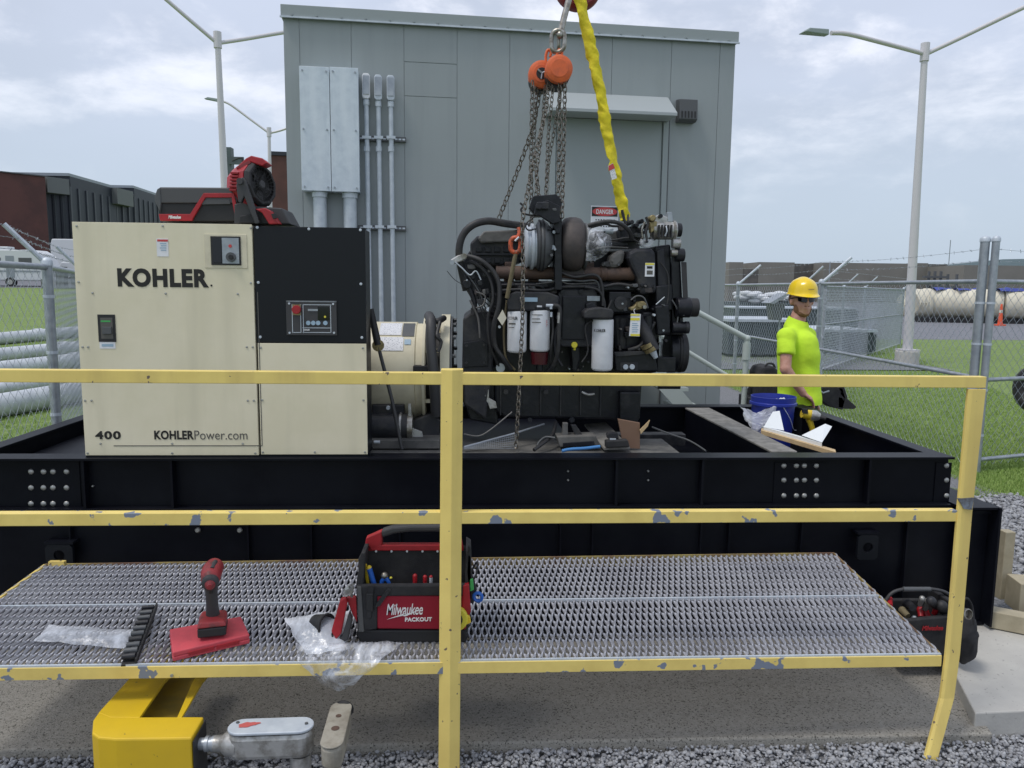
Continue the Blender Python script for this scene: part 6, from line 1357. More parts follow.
# tool tote
TYb = Dh(410, 641, 0).y; t = thing('tool_tote', 'red and black open tool tote with long grip handle on the platform', 'tool bag', Dh(410, 641, 0)); zT = ORG[t.name].z
def TB(name, m, pts, d0, d, bev=.005, par=None, **k): return MB().pp(pts, TYb+d0, d).build(name, m, par or t, bevel=bev, **k)
TB('moulded_base', 'blackm', [(357, 630), (466, 630), (468, 636), (466, 643), (360, 643), (356, 636)], 0.0, .24, .008)
TB('front_pocket', 'redfab', [(377, 596), (468, 596), (466, 630), (377, 629)], -.012, .03, .006); TB('pocket_binding', 'blackfab', [(356, 586), (470, 585), (470, 596), (377, 596.5), (377, 629.5), (359, 632)], -.016, .03, .006)
TB('corner_trim', 'greyfab', [(357, 587), (361, 587), (364, 632), (358.5, 632)], -.021, .01, .002); TB('strap_buckle', 'blackm', [(366, 594), (373, 594), (373, 612), (366, 610)], -.026, .012, .003); TB('buckle_strap', 'blackfab', [(368, 586), (374, 586), (371, 618), (367, 618)], -.021, .005, .001)
TB('side_strap', 'blackfab', [(388, 588), (391, 590), (380, 606), (375, 608), (376, 604)], -.024, .006, .001)
TB('back_panel', 'blackfab', [(358, 560), (364, 549), (466, 549), (470, 560), (468, 625), (360, 625)], .12, .05, .006); TB('left_side', 'blackfab', [(356, 584), (361, 553), (365, 553), (362, 600), (358, 630)], .0, .20, .003); TB('right_side', 'blackfab', [(466, 553), (471, 556), (472, 590), (468, 632), (464, 632)], .0, .20, .003)
TB('handle_beam', 'red', [(366, 545), (462, 545), (464, 551), (364, 551)], .11, .035, .004); TB('handle_left', 'red', [(364, 551), (366, 538), (382, 531), (382, 545), (372, 551)], .11, .035, .004); TB('handle_right', 'red', [(456, 532), (461, 538), (464, 551), (456, 548)], .11, .035, .004)
TB('grip', 'dgrey', [(381, 531), (392, 527.5), (410, 526), (440, 526), (458, 531), (458, 537), (440, 532), (410, 532), (394, 534), (382, 538)], .105, .045, .008)
for x in (376, 391.5, 407, 422.5, 437.5, 452): MB().pf(x, 551.5, 1.1, TYb+.108, .01, 8).build('rivet', 'galvl', t)
lo = TYb-.0185
mb = MB(); ptext(mb, 'Milwaukee', 386.5, 604, 423, 615, lo+.006, italic=.25, bold=.008, spacing=.95); mb.build('logo_lettering', 'inkwhite', t)
MB().pp([(387, 619.5), (404, 613.6), (403, 616), (420, 610), (405.5, 616.4), (406.5, 614.2)], lo+.004, .002).build('logo_bolt', 'inkwhite', t); mb = MB(); ptext(mb, 'PACKOUT', 405, 617.5, 432, 621.5, lo+.006, bold=.04, spacing=1.05); mb.build('logo_lettering', 'inkwhite', t)
def tool(name, lbl, m, x0, y0, x1, y1, r, d0, cat, tip=None):
    o = thing(name, lbl, cat, P(x0, y0, TYb+d0), 'tools standing in the red tote'); MB().tube([P(x0, y0, TYb+d0), P(x1, y1, TYb+d0)], 0, 10, radii=[r/K(TYb)*.8, r/K(TYb)]).build('grip', m, o, smooth=True)
    MB().ball(P(x1, y1, TYb+d0), r/K(TYb)).build('grip_end', tip or m, o, smooth=True); a = P(x0, y0, TYb+d0); MB().cyl(a, a+V((0, 0, -.08)), .003, n=6).build('blade', 'steel', o)
tool('screwdriver', 'yellow handled tool leaning at the left inside the tote', 'yel', 369, 592, 365, 565, 2, .06, 'screwdriver'); tool('screwdriver', 'blue and yellow handled tool leaning at the left inside the tote', 'bluep', 376, 590, 369, 568, 3, .04, 'screwdriver', 'yel')
tool('screwdriver', 'left one of two short red handles upright in the tote', 'red', 415, 590, 415, 576, 2.5, .05, 'screwdriver'); tool('screwdriver', 'right one of two short red handles upright in the tote', 'red', 425, 590, 425, 577, 2.3, .05, 'screwdriver'); tool('screwdriver', 'thin green and black handle beside the blue pliers in the tote', 'blackm', 392, 590, 391, 578, 1.5, .05, 'screwdriver', 'tapey')
tool('screwdriver', 'small silver tipped tool nearest the yellow post inside the tote', 'galvl', 431, 588, 431, 577, 2, .05, 'screwdriver', 'red')
o = thing('pliers', 'pliers with blue handles standing inside the tote', 'pliers', P(385, 588, TYb+.05)); MB().tube([P(381, 592, TYb+.05), P(382, 581, TYb+.05), P(385, 577, TYb+.05)], .009, 8).build('handle', 'bluep', o, smooth=True); MB().tube([P(389, 592, TYb+.05), P(389, 582, TYb+.05), P(385, 577, TYb+.05)], .009, 8).build('handle', 'bluep', o, smooth=True); MB().ball(P(384.5, 575.5, TYb+.05), .014).build('jaw', 'steel', o, smooth=True)
o = thing('tape_measure', 'yellow tape measure hanging at the tote\'s right end behind the post', 'tape measure', P(463, 630, TYb-.03)); MB().pf(455, 620, 13.5, TYb-.045, .028, 18).build('tape_case', 'tapey', o, bevel=.005); MB().pf(455, 620, 8, TYb-.048, .004, 18).build('tape_disc', 'blackm', o); PB('tape_hook', 'yel', [(462, 613), (470, 617), (471, 623), (464, 626)], TYb-.04, .015, o, .003)
o = thing('snips', 'red, green and blue handled snips clipped to the tote\'s right side', 'snips', P(468, 610, TYb))
PB('red_handle', 'red', [(463, 586), (469, 584), (471, 612), (466, 622), (462, 612)], TYb-.02, .03, o); PB('green_handle', 'greenp', [(470, 580), (473, 579), (474, 590), (470, 592)], TYb-.01, .02, o, .003); MB().torus(P(478, 597, TYb-.01), .016, .007, (.3, 1, 0)).build('blue_loop', 'bluep', o, smooth=True)
MB().tube(spline([P(470, 584, TYb), P(476, 575, TYb), P(477, 562, TYb+.05), P(471, 572, TYb+.05)], 4), .004, 6).build('coiled_lanyard', 'blackm', o, smooth=True); PB('black_handle', 'blackm', [(466, 572), (468, 545), (471, 547), (472, 575), (477, 590), (473, 606), (469, 600)], TYb+.0, .03, o, .005)
o = thing('utility_knife', 'red and black folding knife hooked on the tote\'s left side', 'knife', P(336, 645, TYb-.02))
PB('knife_body', 'red', [(331, 632), (340, 600), (346, 597), (347, 604), (341, 634), (336, 640)], TYb-.05, .025, o, .005); PB('knife_grip', 'dgrey', [(331, 633), (336, 640), (342, 636), (349, 612), (352, 620), (348, 640), (338, 646), (331, 641)], TYb-.045, .03, o, .005); PB('red_flap', 'red', [(346, 598), (356, 597), (357, 623), (352, 614)], TYb-.02, .02, o, .004)
o = thing('chrome_clip', 'shiny metal clip hooked on the tote\'s upper left corner', 'clip', P(348, 597, TYb)); mb = MB(); crumple(mb, lambda u, v: P(342+12*u, 596-12*v*(.5+.6*u), TYb-.02-.03*math.sin(pi*u)), 8, 8, .012, 60); mb.build('clip_body', 'alu', o, smooth=True)
# tool bag on the slab
Zs = ZS+.001; TB2 = 3.30
t = thing('black_tool_bag', 'open black tool bag with red tools on the pale slab, partly behind the right post', 'tool bag', P(925, 640, TB2))
def B2(name, m, pts, d0, d, bev=.006, par=None): return MB().pp(pts, TB2+d0, d).build(name, m, par or t, bevel=bev, smooth=False)
zz = P(925, 650, TB2)
B2('bag_front', 'blackfab', [(893, 622), (955, 616), (958, 655), (898, 655)], 0, .03); B2('bag_back', 'blackfab', [(886, 600), (955, 600), (957, 650), (890, 650)], .22, .03); B2('bag_floor', 'blackfab', [(893, 645), (957, 645), (958, 657), (897, 657)], .03, .2)
B2('bag_side', 'blackfab', [(952, 603), (958, 603), (960, 655), (953, 655)], .03, .2)
MB().tube(spline([P(884, 603, TB2+.12), P(892, 593, TB2+.12), P(905, 589, TB2+.12), P(930, 589, TB2+.12), P(945, 592, TB2+.12), P(956, 600, TB2+.12)], 4), .008, 10).build('carry_bar', 'dgrey', t, smooth=True); MB().cyl(P(903, 589.3, TB2+.12), P(930, 589.3, TB2+.12), .012, n=12).build('carry_grip', 'vent', t, smooth=True)
mb = MB(); ptext(mb, 'Milwaukee', 922, 626, 943, 630.5, TB2-.005, italic=.25, bold=.03); mb.build('logo_lettering', 'red', t)
random.seed(11)
for x, y, m, w_ in ((890, 598, 'red', 3.5), (921, 609, 'red', 4), (929, 611, 'red', 4.5), (934, 606, 'red', 3.5), (908, 608, 'strap', 4), (913, 600, 'eng2', 5), (920, 597, 'alu', 3), (938, 600, 'eng2', 5), (946, 606, 'blackm', 6), (903, 614, 'steel', 3.5), (914, 616, 'galvl', 2.5), (925, 601, 'eng3', 4)):
    o = thing('hand_tool', {'red': 'red handled tool sticking out of the black bag', 'strap': 'tan handled tool in the black bag on the slab', 'eng2': 'black tool lying across the black bag on the slab', 'alu': 'silver wrench end in the black bag on the slab', 'blackm': 'black tool grip at the right end of the black bag', 'steel': 'steel socket in the black bag on the slab', 'galvl': 'small bright socket in the black bag on the slab', 'eng3': 'grey tool in the middle of the black bag on the slab'}[m], 'hand tool', P(x, y+14, TB2+.1), 'tools in the black bag on the slab')
    a = P(x, y+8, TB2+.08); b = P(x+random.uniform(-7, 7), y+random.uniform(-1, 3), TB2+random.uniform(.02, .16)); MB().tube([a, b], 0, 10, radii=[w_/K(TB2)*.8, w_/K(TB2)]).build('handle', m, o, smooth=True); MB().ball(b, w_/K(TB2)*1.05).build('handle_end', m, o, smooth=True)
t = thing('black_pouch', 'slumped black pouch with silver ring on the slab, right of the right post', 'pouch', P(968, 655, 3.2))
mb = MB(); c = P(963, 634, 3.28); mb.ball(c, (.055, .08, .105), 24, 18); 
for k in range(len(mb.v)): p = mb.v[k]; mb.v[k] = p+noise.noise_vector(p*9)*.030+noise.noise_vector(p*25)*.012+V((0, 0, -.02 if p.z < c.z-.05 else 0))
mb.build('pouch_body', 'blackfab', t, smooth=True); MB().lathe(P(963, 613, 3.16), (.2, -1, .25), [(0, .024), (.03, .024), (.032, .019), (.01, .018)], 20).build('silver_ring', 'steel', t, smooth=True)
MB().tube(spline([P(960, 607, 3.18), P(966, 598, 3.2), P(972, 606, 3.22), P(974, 625, 3.2)], 4), .005, 8).build('pouch_strap', 'blackfab', t, smooth=True)
# ------------------------------------------------------------------ things in the skid
c = G(773.5, 396, 1.0); BZ = SB+.014; c = V((c.x, min(c.y, SY1-.30), 0)); rb = 22.5/K(c.y)
t = thing('blue_bucket', 'blue plastic bucket standing in the back right corner of the skid', 'bucket', (c.x, c.y, BZ)); zr = P(773, 396, c.y).z
mb = MB(); mb.lathe((c.x, c.y, BZ), (0, 0, 1), [(0, rb*.82), (zr-BZ-.06, rb*.95), (zr-BZ-.055, rb*1.04), (zr-BZ-.04, rb*1.04), (zr-BZ-.035, rb*.99), (zr-BZ, rb*1.0), (zr-BZ+.001, rb*.97), (zr-BZ-.04, rb*.94), (.01, rb*.8)], 36); mb.build('bucket_body', 'blue', t, smooth=True)
MB().tube(spline([(c.x-rb, c.y-.02, zr-.04), (c.x-rb*.6, c.y-rb*.9, zr-.10), (c.x+rb*.1, c.y-rb*1.08, zr-.16), (c.x+rb*.8, c.y-rb*.75, zr-.14), (c.x+rb*1.02, c.y, zr-.05)] and [V(v) for v in ((c.x+rb*.05, c.y-rb*1.0, zr-.05), (c.x+rb*.4, c.y-rb*1.0, zr-.13), (c.x+rb*.62, c.y-rb*.9, zr-.20), (c.x+rb*.9, c.y-rb*.6, zr-.22))], 4), .0022, 6).build('wire_handle', 'galvl', t, smooth=True)
mb = MB(); crumple(mb, lambda u, v: V((c.x+(u-.5)*rb*1.5, c.y+(v-.5)*rb*1.3, zr-.045)), 12, 12, .03, 16); mb.build('paper_contents', 'rv', t, smooth=True)
Yc_ = 4.55
t = thing('white_bracket', 'white folded sheet metal bracket resting on a pine strip in the skid', 'bracket', P(792, 440, Yc_))
aa, bb = P(764, 427, Yc_), P(822, 443, Yc_-.25); f1 = [P(764, 427, Yc_), P(773, 412, Yc_+.16), P(779.7, 411, Yc_+.16), P(784, 430.5, Yc_-.03)]; f2 = [P(802, 435.5, Yc_-.15), P(825.5, 424, Yc_-.05), P(832, 426.5, Yc_-.06), P(822, 442.5, Yc_-.25)]
MB().prism(f1, (0, .004, .001)).build('left_flap', 'hoodwhite', t); MB().prism(f2, (0, .004, .001)).build('right_flap', 'hoodwhite', t)
MB().hexa([aa+V((0, 0, -.03)), bb+V((0, 0, -.03)), bb, aa, aa+V((.01, .05, -.03)), bb+V((.01, .05, -.03)), bb+V((.01, .05, .0)), aa+V((.01, .05, .0))]).build('channel', 'hoodwhite', t, bevel=.001)
aa, bb = P(761, 430, Yc_-.02), P(836, 452, Yc_-.34); o = MB().hexa([aa+V((0, 0, -.028)), bb+V((0, 0, -.028)), bb, aa, aa+V((.03, .07, -.028)), bb+V((.03, .07, -.028)), bb+V((.03, .07, 0)), aa+V((.03, .07, 0))]).build('pine_strip', 'woodtan', bevel=.002); tag(o, 'pale pine strip lying under the white bracket at the right end of the skid', 'wood strip')
t = thing('yellow_impact_wrench', 'yellow and grey impact wrench lying behind the white bracket in the skid', 'impact wrench', P(808, 440, 4.9)); Yw = 4.9
MB().tube([P(802, 413.5, Yw), P(812, 415.5, Yw)], 0, 16, radii=[.028, .036]).build('motor_housing', 'yel', t, smooth=True); MB().tube([P(811.5, 415.3, Yw-.01), P(816, 416, Yw-.02), P(820, 417, Yw-.03)], 0, 16, radii=[.036, .036, .022]).build('gear_housing', 'alu', t, smooth=True); MB().tube([P(819, 417, Yw-.03), P(826, 418.7, Yw-.05)], .017, 14).build('chuck', 'blackm', t, smooth=True)
MB().tube([P(809, 419, Yw), P(812, 428, Yw), P(813, 440, Yw)], 0, 12, radii=[.022, .018, .022]).build('handle', 'yel', t, smooth=True); MB().pp([(803, 409), (808, 409.5), (808, 414), (803, 413)], Yw-.035, .02).build('black_grip', 'blackm', t)
A4 = [P(752, 432, 4.75), P(768, 431, 4.7), P(779.5, 401, 4.95), P(740.5, 406.5, 4.95)]
mb = MB(); crumple(mb, lambda u, v: (A4[0]*(1-u)+A4[1]*u)*(1-v)+(A4[3]*(1-u)+A4[2]*u)*v-V((0, .09*math.sin(pi*u)*math.sin(pi*v), 0))+V((0, 0, -.05*v*math.sin(pi*min(1, u*1.25))*(u < .8))), 24, 20, .02, 16, 9); o = mb.build('clear_bag', 'film2', smooth=True); tag(o, 'clear plastic bag standing open in front of the blue bucket', 'plastic bag')
# clutter under the engine
FY = 3.97; fz = ST-.0185
t = thing('mesh_tray', 'grey wire mesh panel leaning on the skid floor left of the hanging chain foot', 'mesh panel', P(495, 449, FY)); tri = [P(464, 449, FY), P(516, 448.5, FY), P(516, 433, FY+.15), P(464, 447, FY+.02)]
mb = MB()
for i in range(27):
    u = i/26; mb.cyl(tri[0].lerp(tri[1], u), tri[3].lerp(tri[2], u), .0014, n=4)
for j in range(7):
    v = j/6; mb.cyl(tri[0].lerp(tri[3], v), tri[1].lerp(tri[2], v), .0014, n=4)
mb.build('wire_grid', 'galv', t); MB().tube([tri[3], tri[2], P(544, 424, FY+.3)], .006, 8).build('edge_bar', 'galv', t)
o = MB().tube(spline([P(556, 422, 4.2), P(553, 434, 4.1), P(546, 441, 4.0), P(534, 450, 3.93)], 5), .010, 10).build('black_hose', 'rubber', smooth=True); tag(o, 'black hose curving down to the skid floor under the engine', 'hose')
o = MB().tube(spline([P(555, 438, 4.0), P(546, 437, 4.02), P(540, 441, 4.02), P(537, 446, 4.0)], 5), .006, 8).build('hose_loop', 'vent', smooth=True); tag(o, 'thin grey hose loop beside the black hose under the engine', 'hose')
o = MB().tube(spline([P(464, 434, 4.0), P(478, 436, 4.02), P(490, 430, 4.04), P(512, 412, 4.1)], 5), .004, 6).build('loose_cable', 'eng3', smooth=True); tag(o, 'loose thin cable left of the hanging chain under the engine', 'cable')
o = MB().tube(spline([P(652, 427, 4.2), P(670, 434, 4.15), P(690, 441, 4.1), P(706, 451, 3.95)], 5), .005, 6).build('loose_cable', 'vent', smooth=True); tag(o, 'dark cable running down right of the engine in the skid', 'cable')
t = thing('machine_vise', 'dusty steel clamp block with two uprights on the skid floor under the engine', 'clamp', P(573, 447, 4.0)); 
for nm, m, pts, d0, d in (('block_base', 'dusty', [(557, 437), (596, 436), (600, 446), (560, 447)], 0, .12), ('upright', 'eng3', [(563, 423), (568, 423), (568, 437), (562, 437)], .05, .03), ('upright', 'eng2', [(571, 425), (576, 425), (584, 437), (576, 438)], .05, .03), ('dark_slot', 'eng', [(563, 443), (594, 441), (595, 446), (563, 447)], -.005, .02)): MB().pp(pts, FY+.03+d0, d).build(nm, m, t, bevel=.003)
o = MB().tube(spline([P(562, 451, 3.9), P(570, 449.3, 3.91), P(585, 448.3, 3.92), P(600, 446.5, 3.93)], 4), .0085, 10).build('blue_tube', 'bluefoam', smooth=True); tag(o, 'sky blue tube lying on the skid beam below the engine', 'tube')
o = MB().hexa([P(584, 424, 4.45), P(606, 422, 4.45), P(606, 423.5, 4.45), P(584, 425.5, 4.45), P(604, 448, 3.95), P(630, 447, 3.95), P(630, 449, 3.95), P(604, 450, 3.95)]).build('pale_board', 'woodgrey'); tag(o, 'pale grey board running under the engine towards the front beam', 'board')
o = MB().pp([(618, 419), (640, 423), (640, 449), (624, 448)], 4.02, .02).build('brown_board', 'cardboard', bevel=.002); tag(o, 'brown board standing under the engine\'s right end', 'board')
o = MB().pp([(640, 430), (650, 420), (648, 426), (641, 434)], 4.0, .01).build('wood_splinter', 'woodtan'); tag(o, 'tan wood splinter right of the brown board', 'wood')
t = thing('black_trigger_tool', 'small black power tool lying on the pale board under the engine', 'power tool', P(614, 446, 3.98)); MB().pp([(607, 435), (609, 432.5), (618, 433), (619, 439), (608, 439)], 3.96, .04).build('tool_body', 'eng2', t, bevel=.004); MB().pp([(606, 441), (628, 440), (630, 447), (606, 448)], 3.93, .05).build('tool_bag', 'blackfab', t, bevel=.006); MB().pp([(610, 438.5), (616, 438.5), (616, 440), (610, 440)], 3.955, .01).build('bright_plate', 'galvl', t)
# ------------------------------------------------------------------ worker
WY = 5.82
def W(x, y, d=0): return P(x, y, WY+d)
def caps(mb, a, b, r0, r1, n=14):
    a = V(a); b = V(b); mb.ball(a, r0, n, 10); mb.ball(b, r1, n, 10); mb.cyl(a, b, r0, r1, n)
def fuse(mb, name, m, par, vox=.012, it=6, fac=.6, cuts=(), **k):
    me = bpy.data.meshes.new('tmp'); me.from_pydata([v for v in mb.v], [], mb.f); ob = bpy.data.objects.new('tmp', me); COL.objects.link(ob)
    r = ob.modifiers.new('r', 'REMESH'); r.mode = 'VOXEL'; r.voxel_size = vox; s = ob.modifiers.new('s', 'SMOOTH'); s.iterations = it; s.factor = fac
    dg = bpy.context.evaluated_depsgraph_get(); dg.update(); e = bpy.data.meshes.new_from_object(ob.evaluated_get(dg)); bpy.data.objects.remove(ob)
    import bmesh
    bm = bmesh.new(); bm.from_mesh(e)
    for co, no in cuts: bmesh.ops.bisect_plane(bm, geom=bm.verts[:]+bm.edges[:]+bm.faces[:], plane_co=co, plane_no=no, clear_outer=True)
    vs = [v.co.copy() for v in bm.verts]; bm.verts.index_update(); fs = [tuple(v.index for v in f.verts) for f in bm.faces]; bm.free(); bpy.data.meshes.remove(e)
    return MB().add(vs, fs).build(name, m, par, smooth=True, **k)
ft = W(797, 500); wk = thing('person', 'worker in yellow hard hat, dark sunglasses and fluorescent shirt standing behind the skid', 'person', (ft.x, WY, -.06))
neck = W(797, 322); chest = W(797, 346); belly = W(799, 372); pelvis = W(799, 400)
shN = W(787, 336, -.16); shF = W(807, 336, .15); elN = W(785.5, 369, -.24); wrN = W(803, 393.5, -.24); hN = W(809.5, 399, -.20)
elF = W(806, 372, .25); wrF = W(812, 399, .20)
hd = W(802, 301); fdir = V((.02, -1, 0)).normalized(); sdir = V((-fdir.y, fdir.x, 0))*-1; up_ = V((0, 0, 1))
mb = MB()
# skull, jaw, neck
HMX = Matrix.Translation(hd) @ Matrix((( -sdir.x, fdir.x, 0, 0), (-sdir.y, fdir.y, 0, 0), (0, 0, 1, 0), (0, 0, 0, 1)))   # local x = side, y = forward, z = up
def hb(c, r): 
    m_ = MB(HMX); m_.ball(c, r, 18, 12); mb.v += [] ; n0 = len(mb.v); mb.v += m_.v; mb.f += [tuple(i+n0 for i in f) for f in m_.f]
hb((0, -.012, .045), (.078, .096, .095)); hb((0, .018, -.035), (.062, .072, .078)); hb((0, .040, -.085), (.042, .048, .036)); hb((0, .092, -.012), (.014, .020, .030)); hb((0, .086, .022), (.046, .014, .02)); hb((0, .084, -.058), (.026, .014, .012)); hb((.082, -.005, -.005), (.012, .022, .032)); hb((-.082, -.005, -.005), (.012, .022, .032))
caps(mb, hd+V((-.01, .012, -.09)), neck+V((0, .01, -.03)), .056, .064)
# torso
for (c, rx, ry, rz) in ((chest, .125, .19, .15), (belly, .125, .17, .16), (pelvis, .125, .17, .13)): mb.ball(c, (rx, ry, rz), 20, 12)
caps(mb, shN, shF, .050, .050); caps(mb, shN, elN, .050, .041); caps(mb, elN, wrN, .044, .029); caps(mb, shF, elF, .050, .041); caps(mb, elF, wrF, .042, .029)
def hand(wr, hd_, spread, curl):
    d = (hd_-wr).normalized(); s = spread.normalized(); palm = wr+d*.075; nrm = d.cross(s).normalized()
    for k in range(5): caps(mb, wr+d*.01+s*(k-2)*.007, palm+s*(k-2)*.016, .018, .0145, 8)
    for k, L_ in enumerate((.060, .072, .068, .054)):
        b0_ = palm+s*(k-1.5)*.0195; b1_ = b0_+d*L_*.5+curl*.010; b2_ = b1_+d*L_*.3+curl*.026; b3_ = b2_+curl*.022
        caps(mb, b0_, b1_, .0095, .009, 8); caps(mb, b1_, b2_, .009, .0085, 8); caps(mb, b2_, b3_, .0085, .0075, 8)
    t0_ = wr+d*.025-s*.028; t1_ = t0_+d*.035-s*.022+curl*.01; t2_ = t1_+d*.030+s*.004+curl*.006; caps(mb, t0_, t1_, .014, .011, 8); caps(mb, t1_, t2_, .011, .009, 8)
hand(wrN, W(812, 400, -.20), V((.0, 1, .0)), V((.0, 0, -1))); hand(wrF, W(817, 408, .16), V((0, 1, 0)), V((-.6, 0, -.8)))
hipN = W(794, 410, -.09); hipF = W(804, 410, .09)
gz_ = -.06
for hp, dx in ((hipN, -.04), (hipF, .05)):
    kn = V((hp.x+dx*.5, hp.y, .50)); an = V((hp.x+dx, hp.y, .07)); caps(mb, hp, kn, .085, .058); caps(mb, kn, an, .057, .040); caps(mb, an+V((-.03, 0, -.075)), an+V((.15, -.03, -.085)), .045, .04)
body = fuse(mb, 'body', 'skin', wk, .0085, 4, .5)
# shirt
sb_ = MB()
vs = []; fs = []; n = 28; rows = [(328, .05, .07), (331, .10, .13), (335, .125, .175), (341, .140, .195), (350, .150, .20), (362, .150, .195), (374, .150, .192), (386, .152, .195), (398, .156, .20), (410, .156, .20)]
for y_, rx, ry in rows:
    c = W(797.5+(y_-328)*.025, y_)
    for k in range(n): an = 2*pi*k/n; vs.append(c+V((rx*math.cos(an), ry*math.sin(an), 0)))
for i in range(len(rows)-1):
    for k in range(n): fs.append((i*n+k, (i+1)*n+k, (i+1)*n+(k+1) % n, i*n+(k+1) % n))
fs += [tuple(range(n)), tuple(range((len(rows)-1)*n, len(rows)*n))[::-1]]; sb_.add(vs, fs)
caps(sb_, shN+V((.0, .02, .0)), shF+V((0, -.02, .0)), .066, .066); sN = shN.lerp(elN, .60); sF = shF.lerp(elF, .62); sb_.ball(shN, .070, 16, 10); sb_.ball(shF, .070, 16, 10); sb_.cyl(shN, sN, .062, .070, 18); sb_.cyl(shF, sF, .062, .068, 18); caps(sb_, neck+V((0, 0, -.06)), neck+V((-.004, 0, .0)), .10, .074)
for k in range(len(sb_.v)):
    p = sb_.v[k]
ctn = (sN-shN).normalized()
sh_ = fuse(sb_, 'shirt', 'hivis', wk, .012, 7, .7)
import bmesh as _bm
bm = _bm.new(); bm.from_mesh(sh_.data); o0 = ORG[wk.name]
def cutcap(co, no, keep):
    geom = [f for f in bm.faces if keep(f.calc_center_median()+o0)]
    _bm.ops.bisect_plane(bm, geom=list({v for f in geom for v in f.verts})+list({e for f in geom for e in f.edges})+geom, plane_co=V(co)-o0, plane_no=no, clear_outer=True)
cutcap(W(798, 402), V((0, 0, -1)), lambda c: c.z < 1.25)
cutcap(neck+V((.01, 0, .026)), V((.25, -.25, 1)), lambda c: (c-neck).length < .16)

for v in bm.verts:
    p = v.co+o0; w_ = noise.noise(V((p.x*9, p.y*7, p.z*5)))*.004+noise.noise(V((p.x*6+3+p.z*4, p.y*5, p.z*11)))*.009; v.co += v.normal*w_
bm.to_mesh(sh_.data); bm.free()
pb_ = MB()
for hp, dx in ((hipN, -.04), (hipF, .05)):
    kn = V((hp.x+dx*.5, hp.y, .50)); an = V((hp.x+dx, hp.y, .06)); caps(pb_, hp, kn, .100, .072); caps(pb_, kn, an, .072, .062)
pb_.ball(pelvis+V((0, 0, -.02)), (.135, .178, .13), 20, 12); fuse(pb_, 'trousers', 'jeans', wk, .014, 5, .6)
for hp, dx in ((hipN, -.04), (hipF, .05)):
    an = V((hp.x+dx, hp.y, .0)); b_ = MB(); caps(b_, an+V((-.03, 0, .0)), an+V((.16, -.03, -.01)), .055, .05); b_.v = [V((v.x, v.y, max(v.z, -.058))) for v in b_.v]; b_.build('boot', 'rubber', wk, smooth=True)
# beard, glasses, hat
def HB(fn, name, m, **k): 
    m_ = MB(HMX); fn(m_); return m_.build(name, m, wk, smooth=True, **k)
bd_ = MB(HMX); bd_.ball((0, .030, -.092), (.050, .054, .034), 18, 10); bd_.ball((.047, .015, -.055), (.020, .04, .045), 12, 8); bd_.ball((-.047, .015, -.055), (.020, .04, .045), 12, 8); bd_.ball((0, .088, -.038), (.026, .010, .007), 12, 6)
fuse(bd_, 'beard', 'hair', wk, .006, 2, .4)
HB(lambda m_: m_.ball((0, -.045, .02), (.084, .07, .07), 20, 12), 'hair', 'hair')
def gl(m_):
    for s in (-1, 1):
        vs = []; 
        for i in range(7):
            u = i/6; x = s*(.006+.060*u); y = .104-.030*u*u; vs += [(x, y, .030-.004*u), (x, y+.002, -.010+.010*u*u+(.008 if i == 0 else 0))]
        m_.add(vs+[(a, b-.004, c) for a, b, c in vs], [(2*i, 2*i+1, 2*i+3, 2*i+2) for i in range(6)]+[(14+2*i+2, 14+2*i+3, 14+2*i+1, 14+2*i) for i in range(6)])
HB(gl, 'sunglasses', 'glass')
MB(HMX).tube([(.066, .076, .028), (.086, .02, .022), (.088, -.02, .014)], .004, 6).build('glasses_arm', 'blackm', wk); MB(HMX).tube([(-.066, .076, .028), (-.086, .02, .022), (-.088, -.02, .014)], .004, 6).build('glasses_arm', 'blackm', wk)
hm = MB(HMX @ Matrix.Rotation(math.radians(-4), 4, 'X')); n = 32; vs = []; fs = []
rows = [(.052, 1.10, 1), (.057, 1.0, 0), (.080, .99, 0), (.115, .93, 0), (.143, .79, 0), (.162, .58, 0), (.173, .33, 0), (.177, .1, 0)]
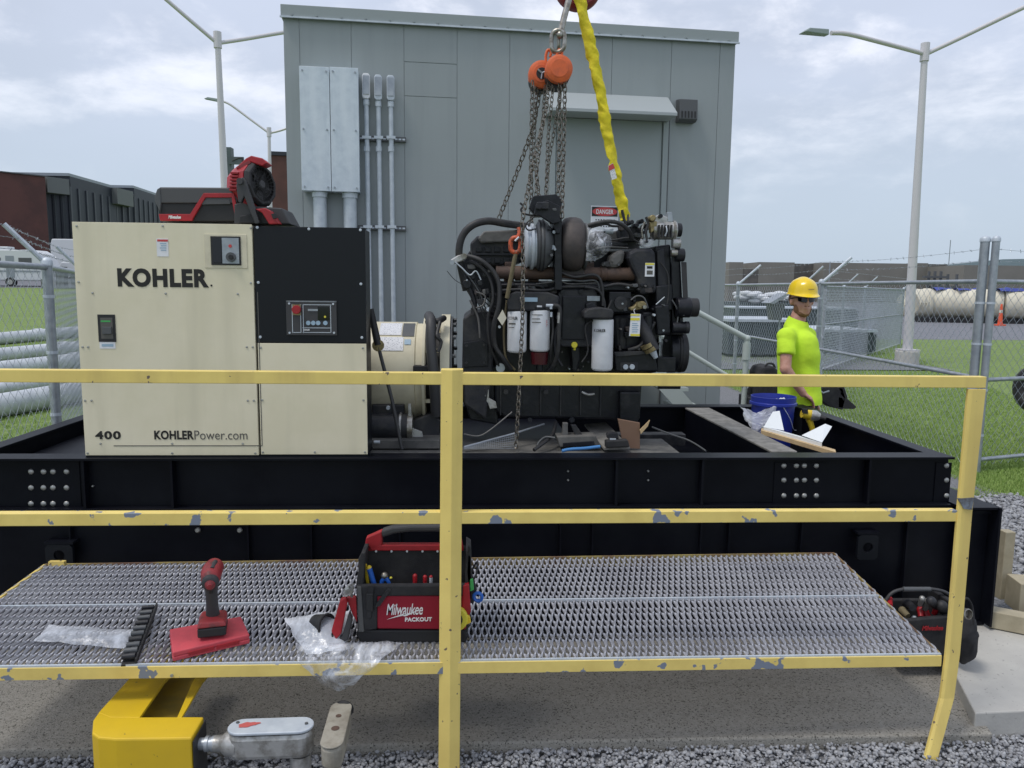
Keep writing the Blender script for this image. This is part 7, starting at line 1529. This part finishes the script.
for z, s, br in rows:
    for k in range(n):
        an = 2*pi*k/n; x = math.cos(an)*.104*s; y = math.sin(an)*.126*s
        if br and math.sin(an) > 0: y += .045*math.sin(an)**2; zz = z-.014*math.sin(an)
        else: zz = z-(.006 if br else 0)
        vs.append((x, y, zz+(.006 if abs(x) < .02 and not br and z > .1 else 0)))
for i in range(len(rows)-1):
    for k in range(n): fs.append((i*n+k, i*n+(k+1) % n, (i+1)*n+(k+1) % n, (i+1)*n+k))
fs.append(tuple(range((len(rows)-1)*n, len(rows)*n))); hm.add(vs, fs); ht = hm.build('hard_hat', 'hat', wk, smooth=True); so_ = ht.modifiers.new('solid', 'SOLIDIFY'); so_.thickness = .003; sbm = ht.modifiers.new('sub', 'SUBSURF'); sbm.levels = sbm.render_levels = 1
mb = MB(HMX); 
MB(HMX).box(-.02, .026, .1385, .1405, .088, .092).build('hat_mark', 'inkgrey', wk)
# pouch and case beside the worker
t = thing('tool_pouch', 'black tool pouch with flaring straps at the worker\'s side, beside his hand', 'tool pouch', P(836, 410, WY-.02)); Yp = WY-.04
for nm, pts, d in (('pouch_body', [(820, 389), (833, 386), (843, 388), (846, 398), (843, 410), (830, 407), (818, 398)], .09), ('pouch_flap', [(838, 396), (848, 399), (857, 407), (855, 409), (846, 409), (838, 408)], .05), ('pouch_strap', [(838, 388), (844, 385), (848, 398), (843, 402)], .04)):
    MB().pp(pts, Yp, d).build(nm, 'blackfab', t, bevel=.006)
MB().tube([P(818, 389, Yp-.03), P(823, 393, Yp-.04), P(829, 391, Yp-.03)], .007, 8).build('tool_tip', 'galv', t, smooth=True)
t = thing('equipment_case', 'black equipment case standing behind the worker\'s back, left of him', 'case', P(769, 400, 6.6)); MB().pp([(761, 374), (764, 368), (774, 366), (780, 372), (782, 402), (758, 402)], 6.6, .3).build('case_body', 'blackfab', t, bevel=.02); x_ = P(770, 400, 6.6)
MB().box(x_.x-.16, x_.x+.16, 6.62, 6.95, -.06, x_.z+.01).build('case_stand', 'blackm', t, bevel=.01); MB().tube(spline([P(765, 369, 6.65), P(767, 364, 6.65), P(773, 364, 6.65), P(775, 368, 6.65)], 3), .01, 8).build('carry_handle', 'blackm', t, smooth=True)
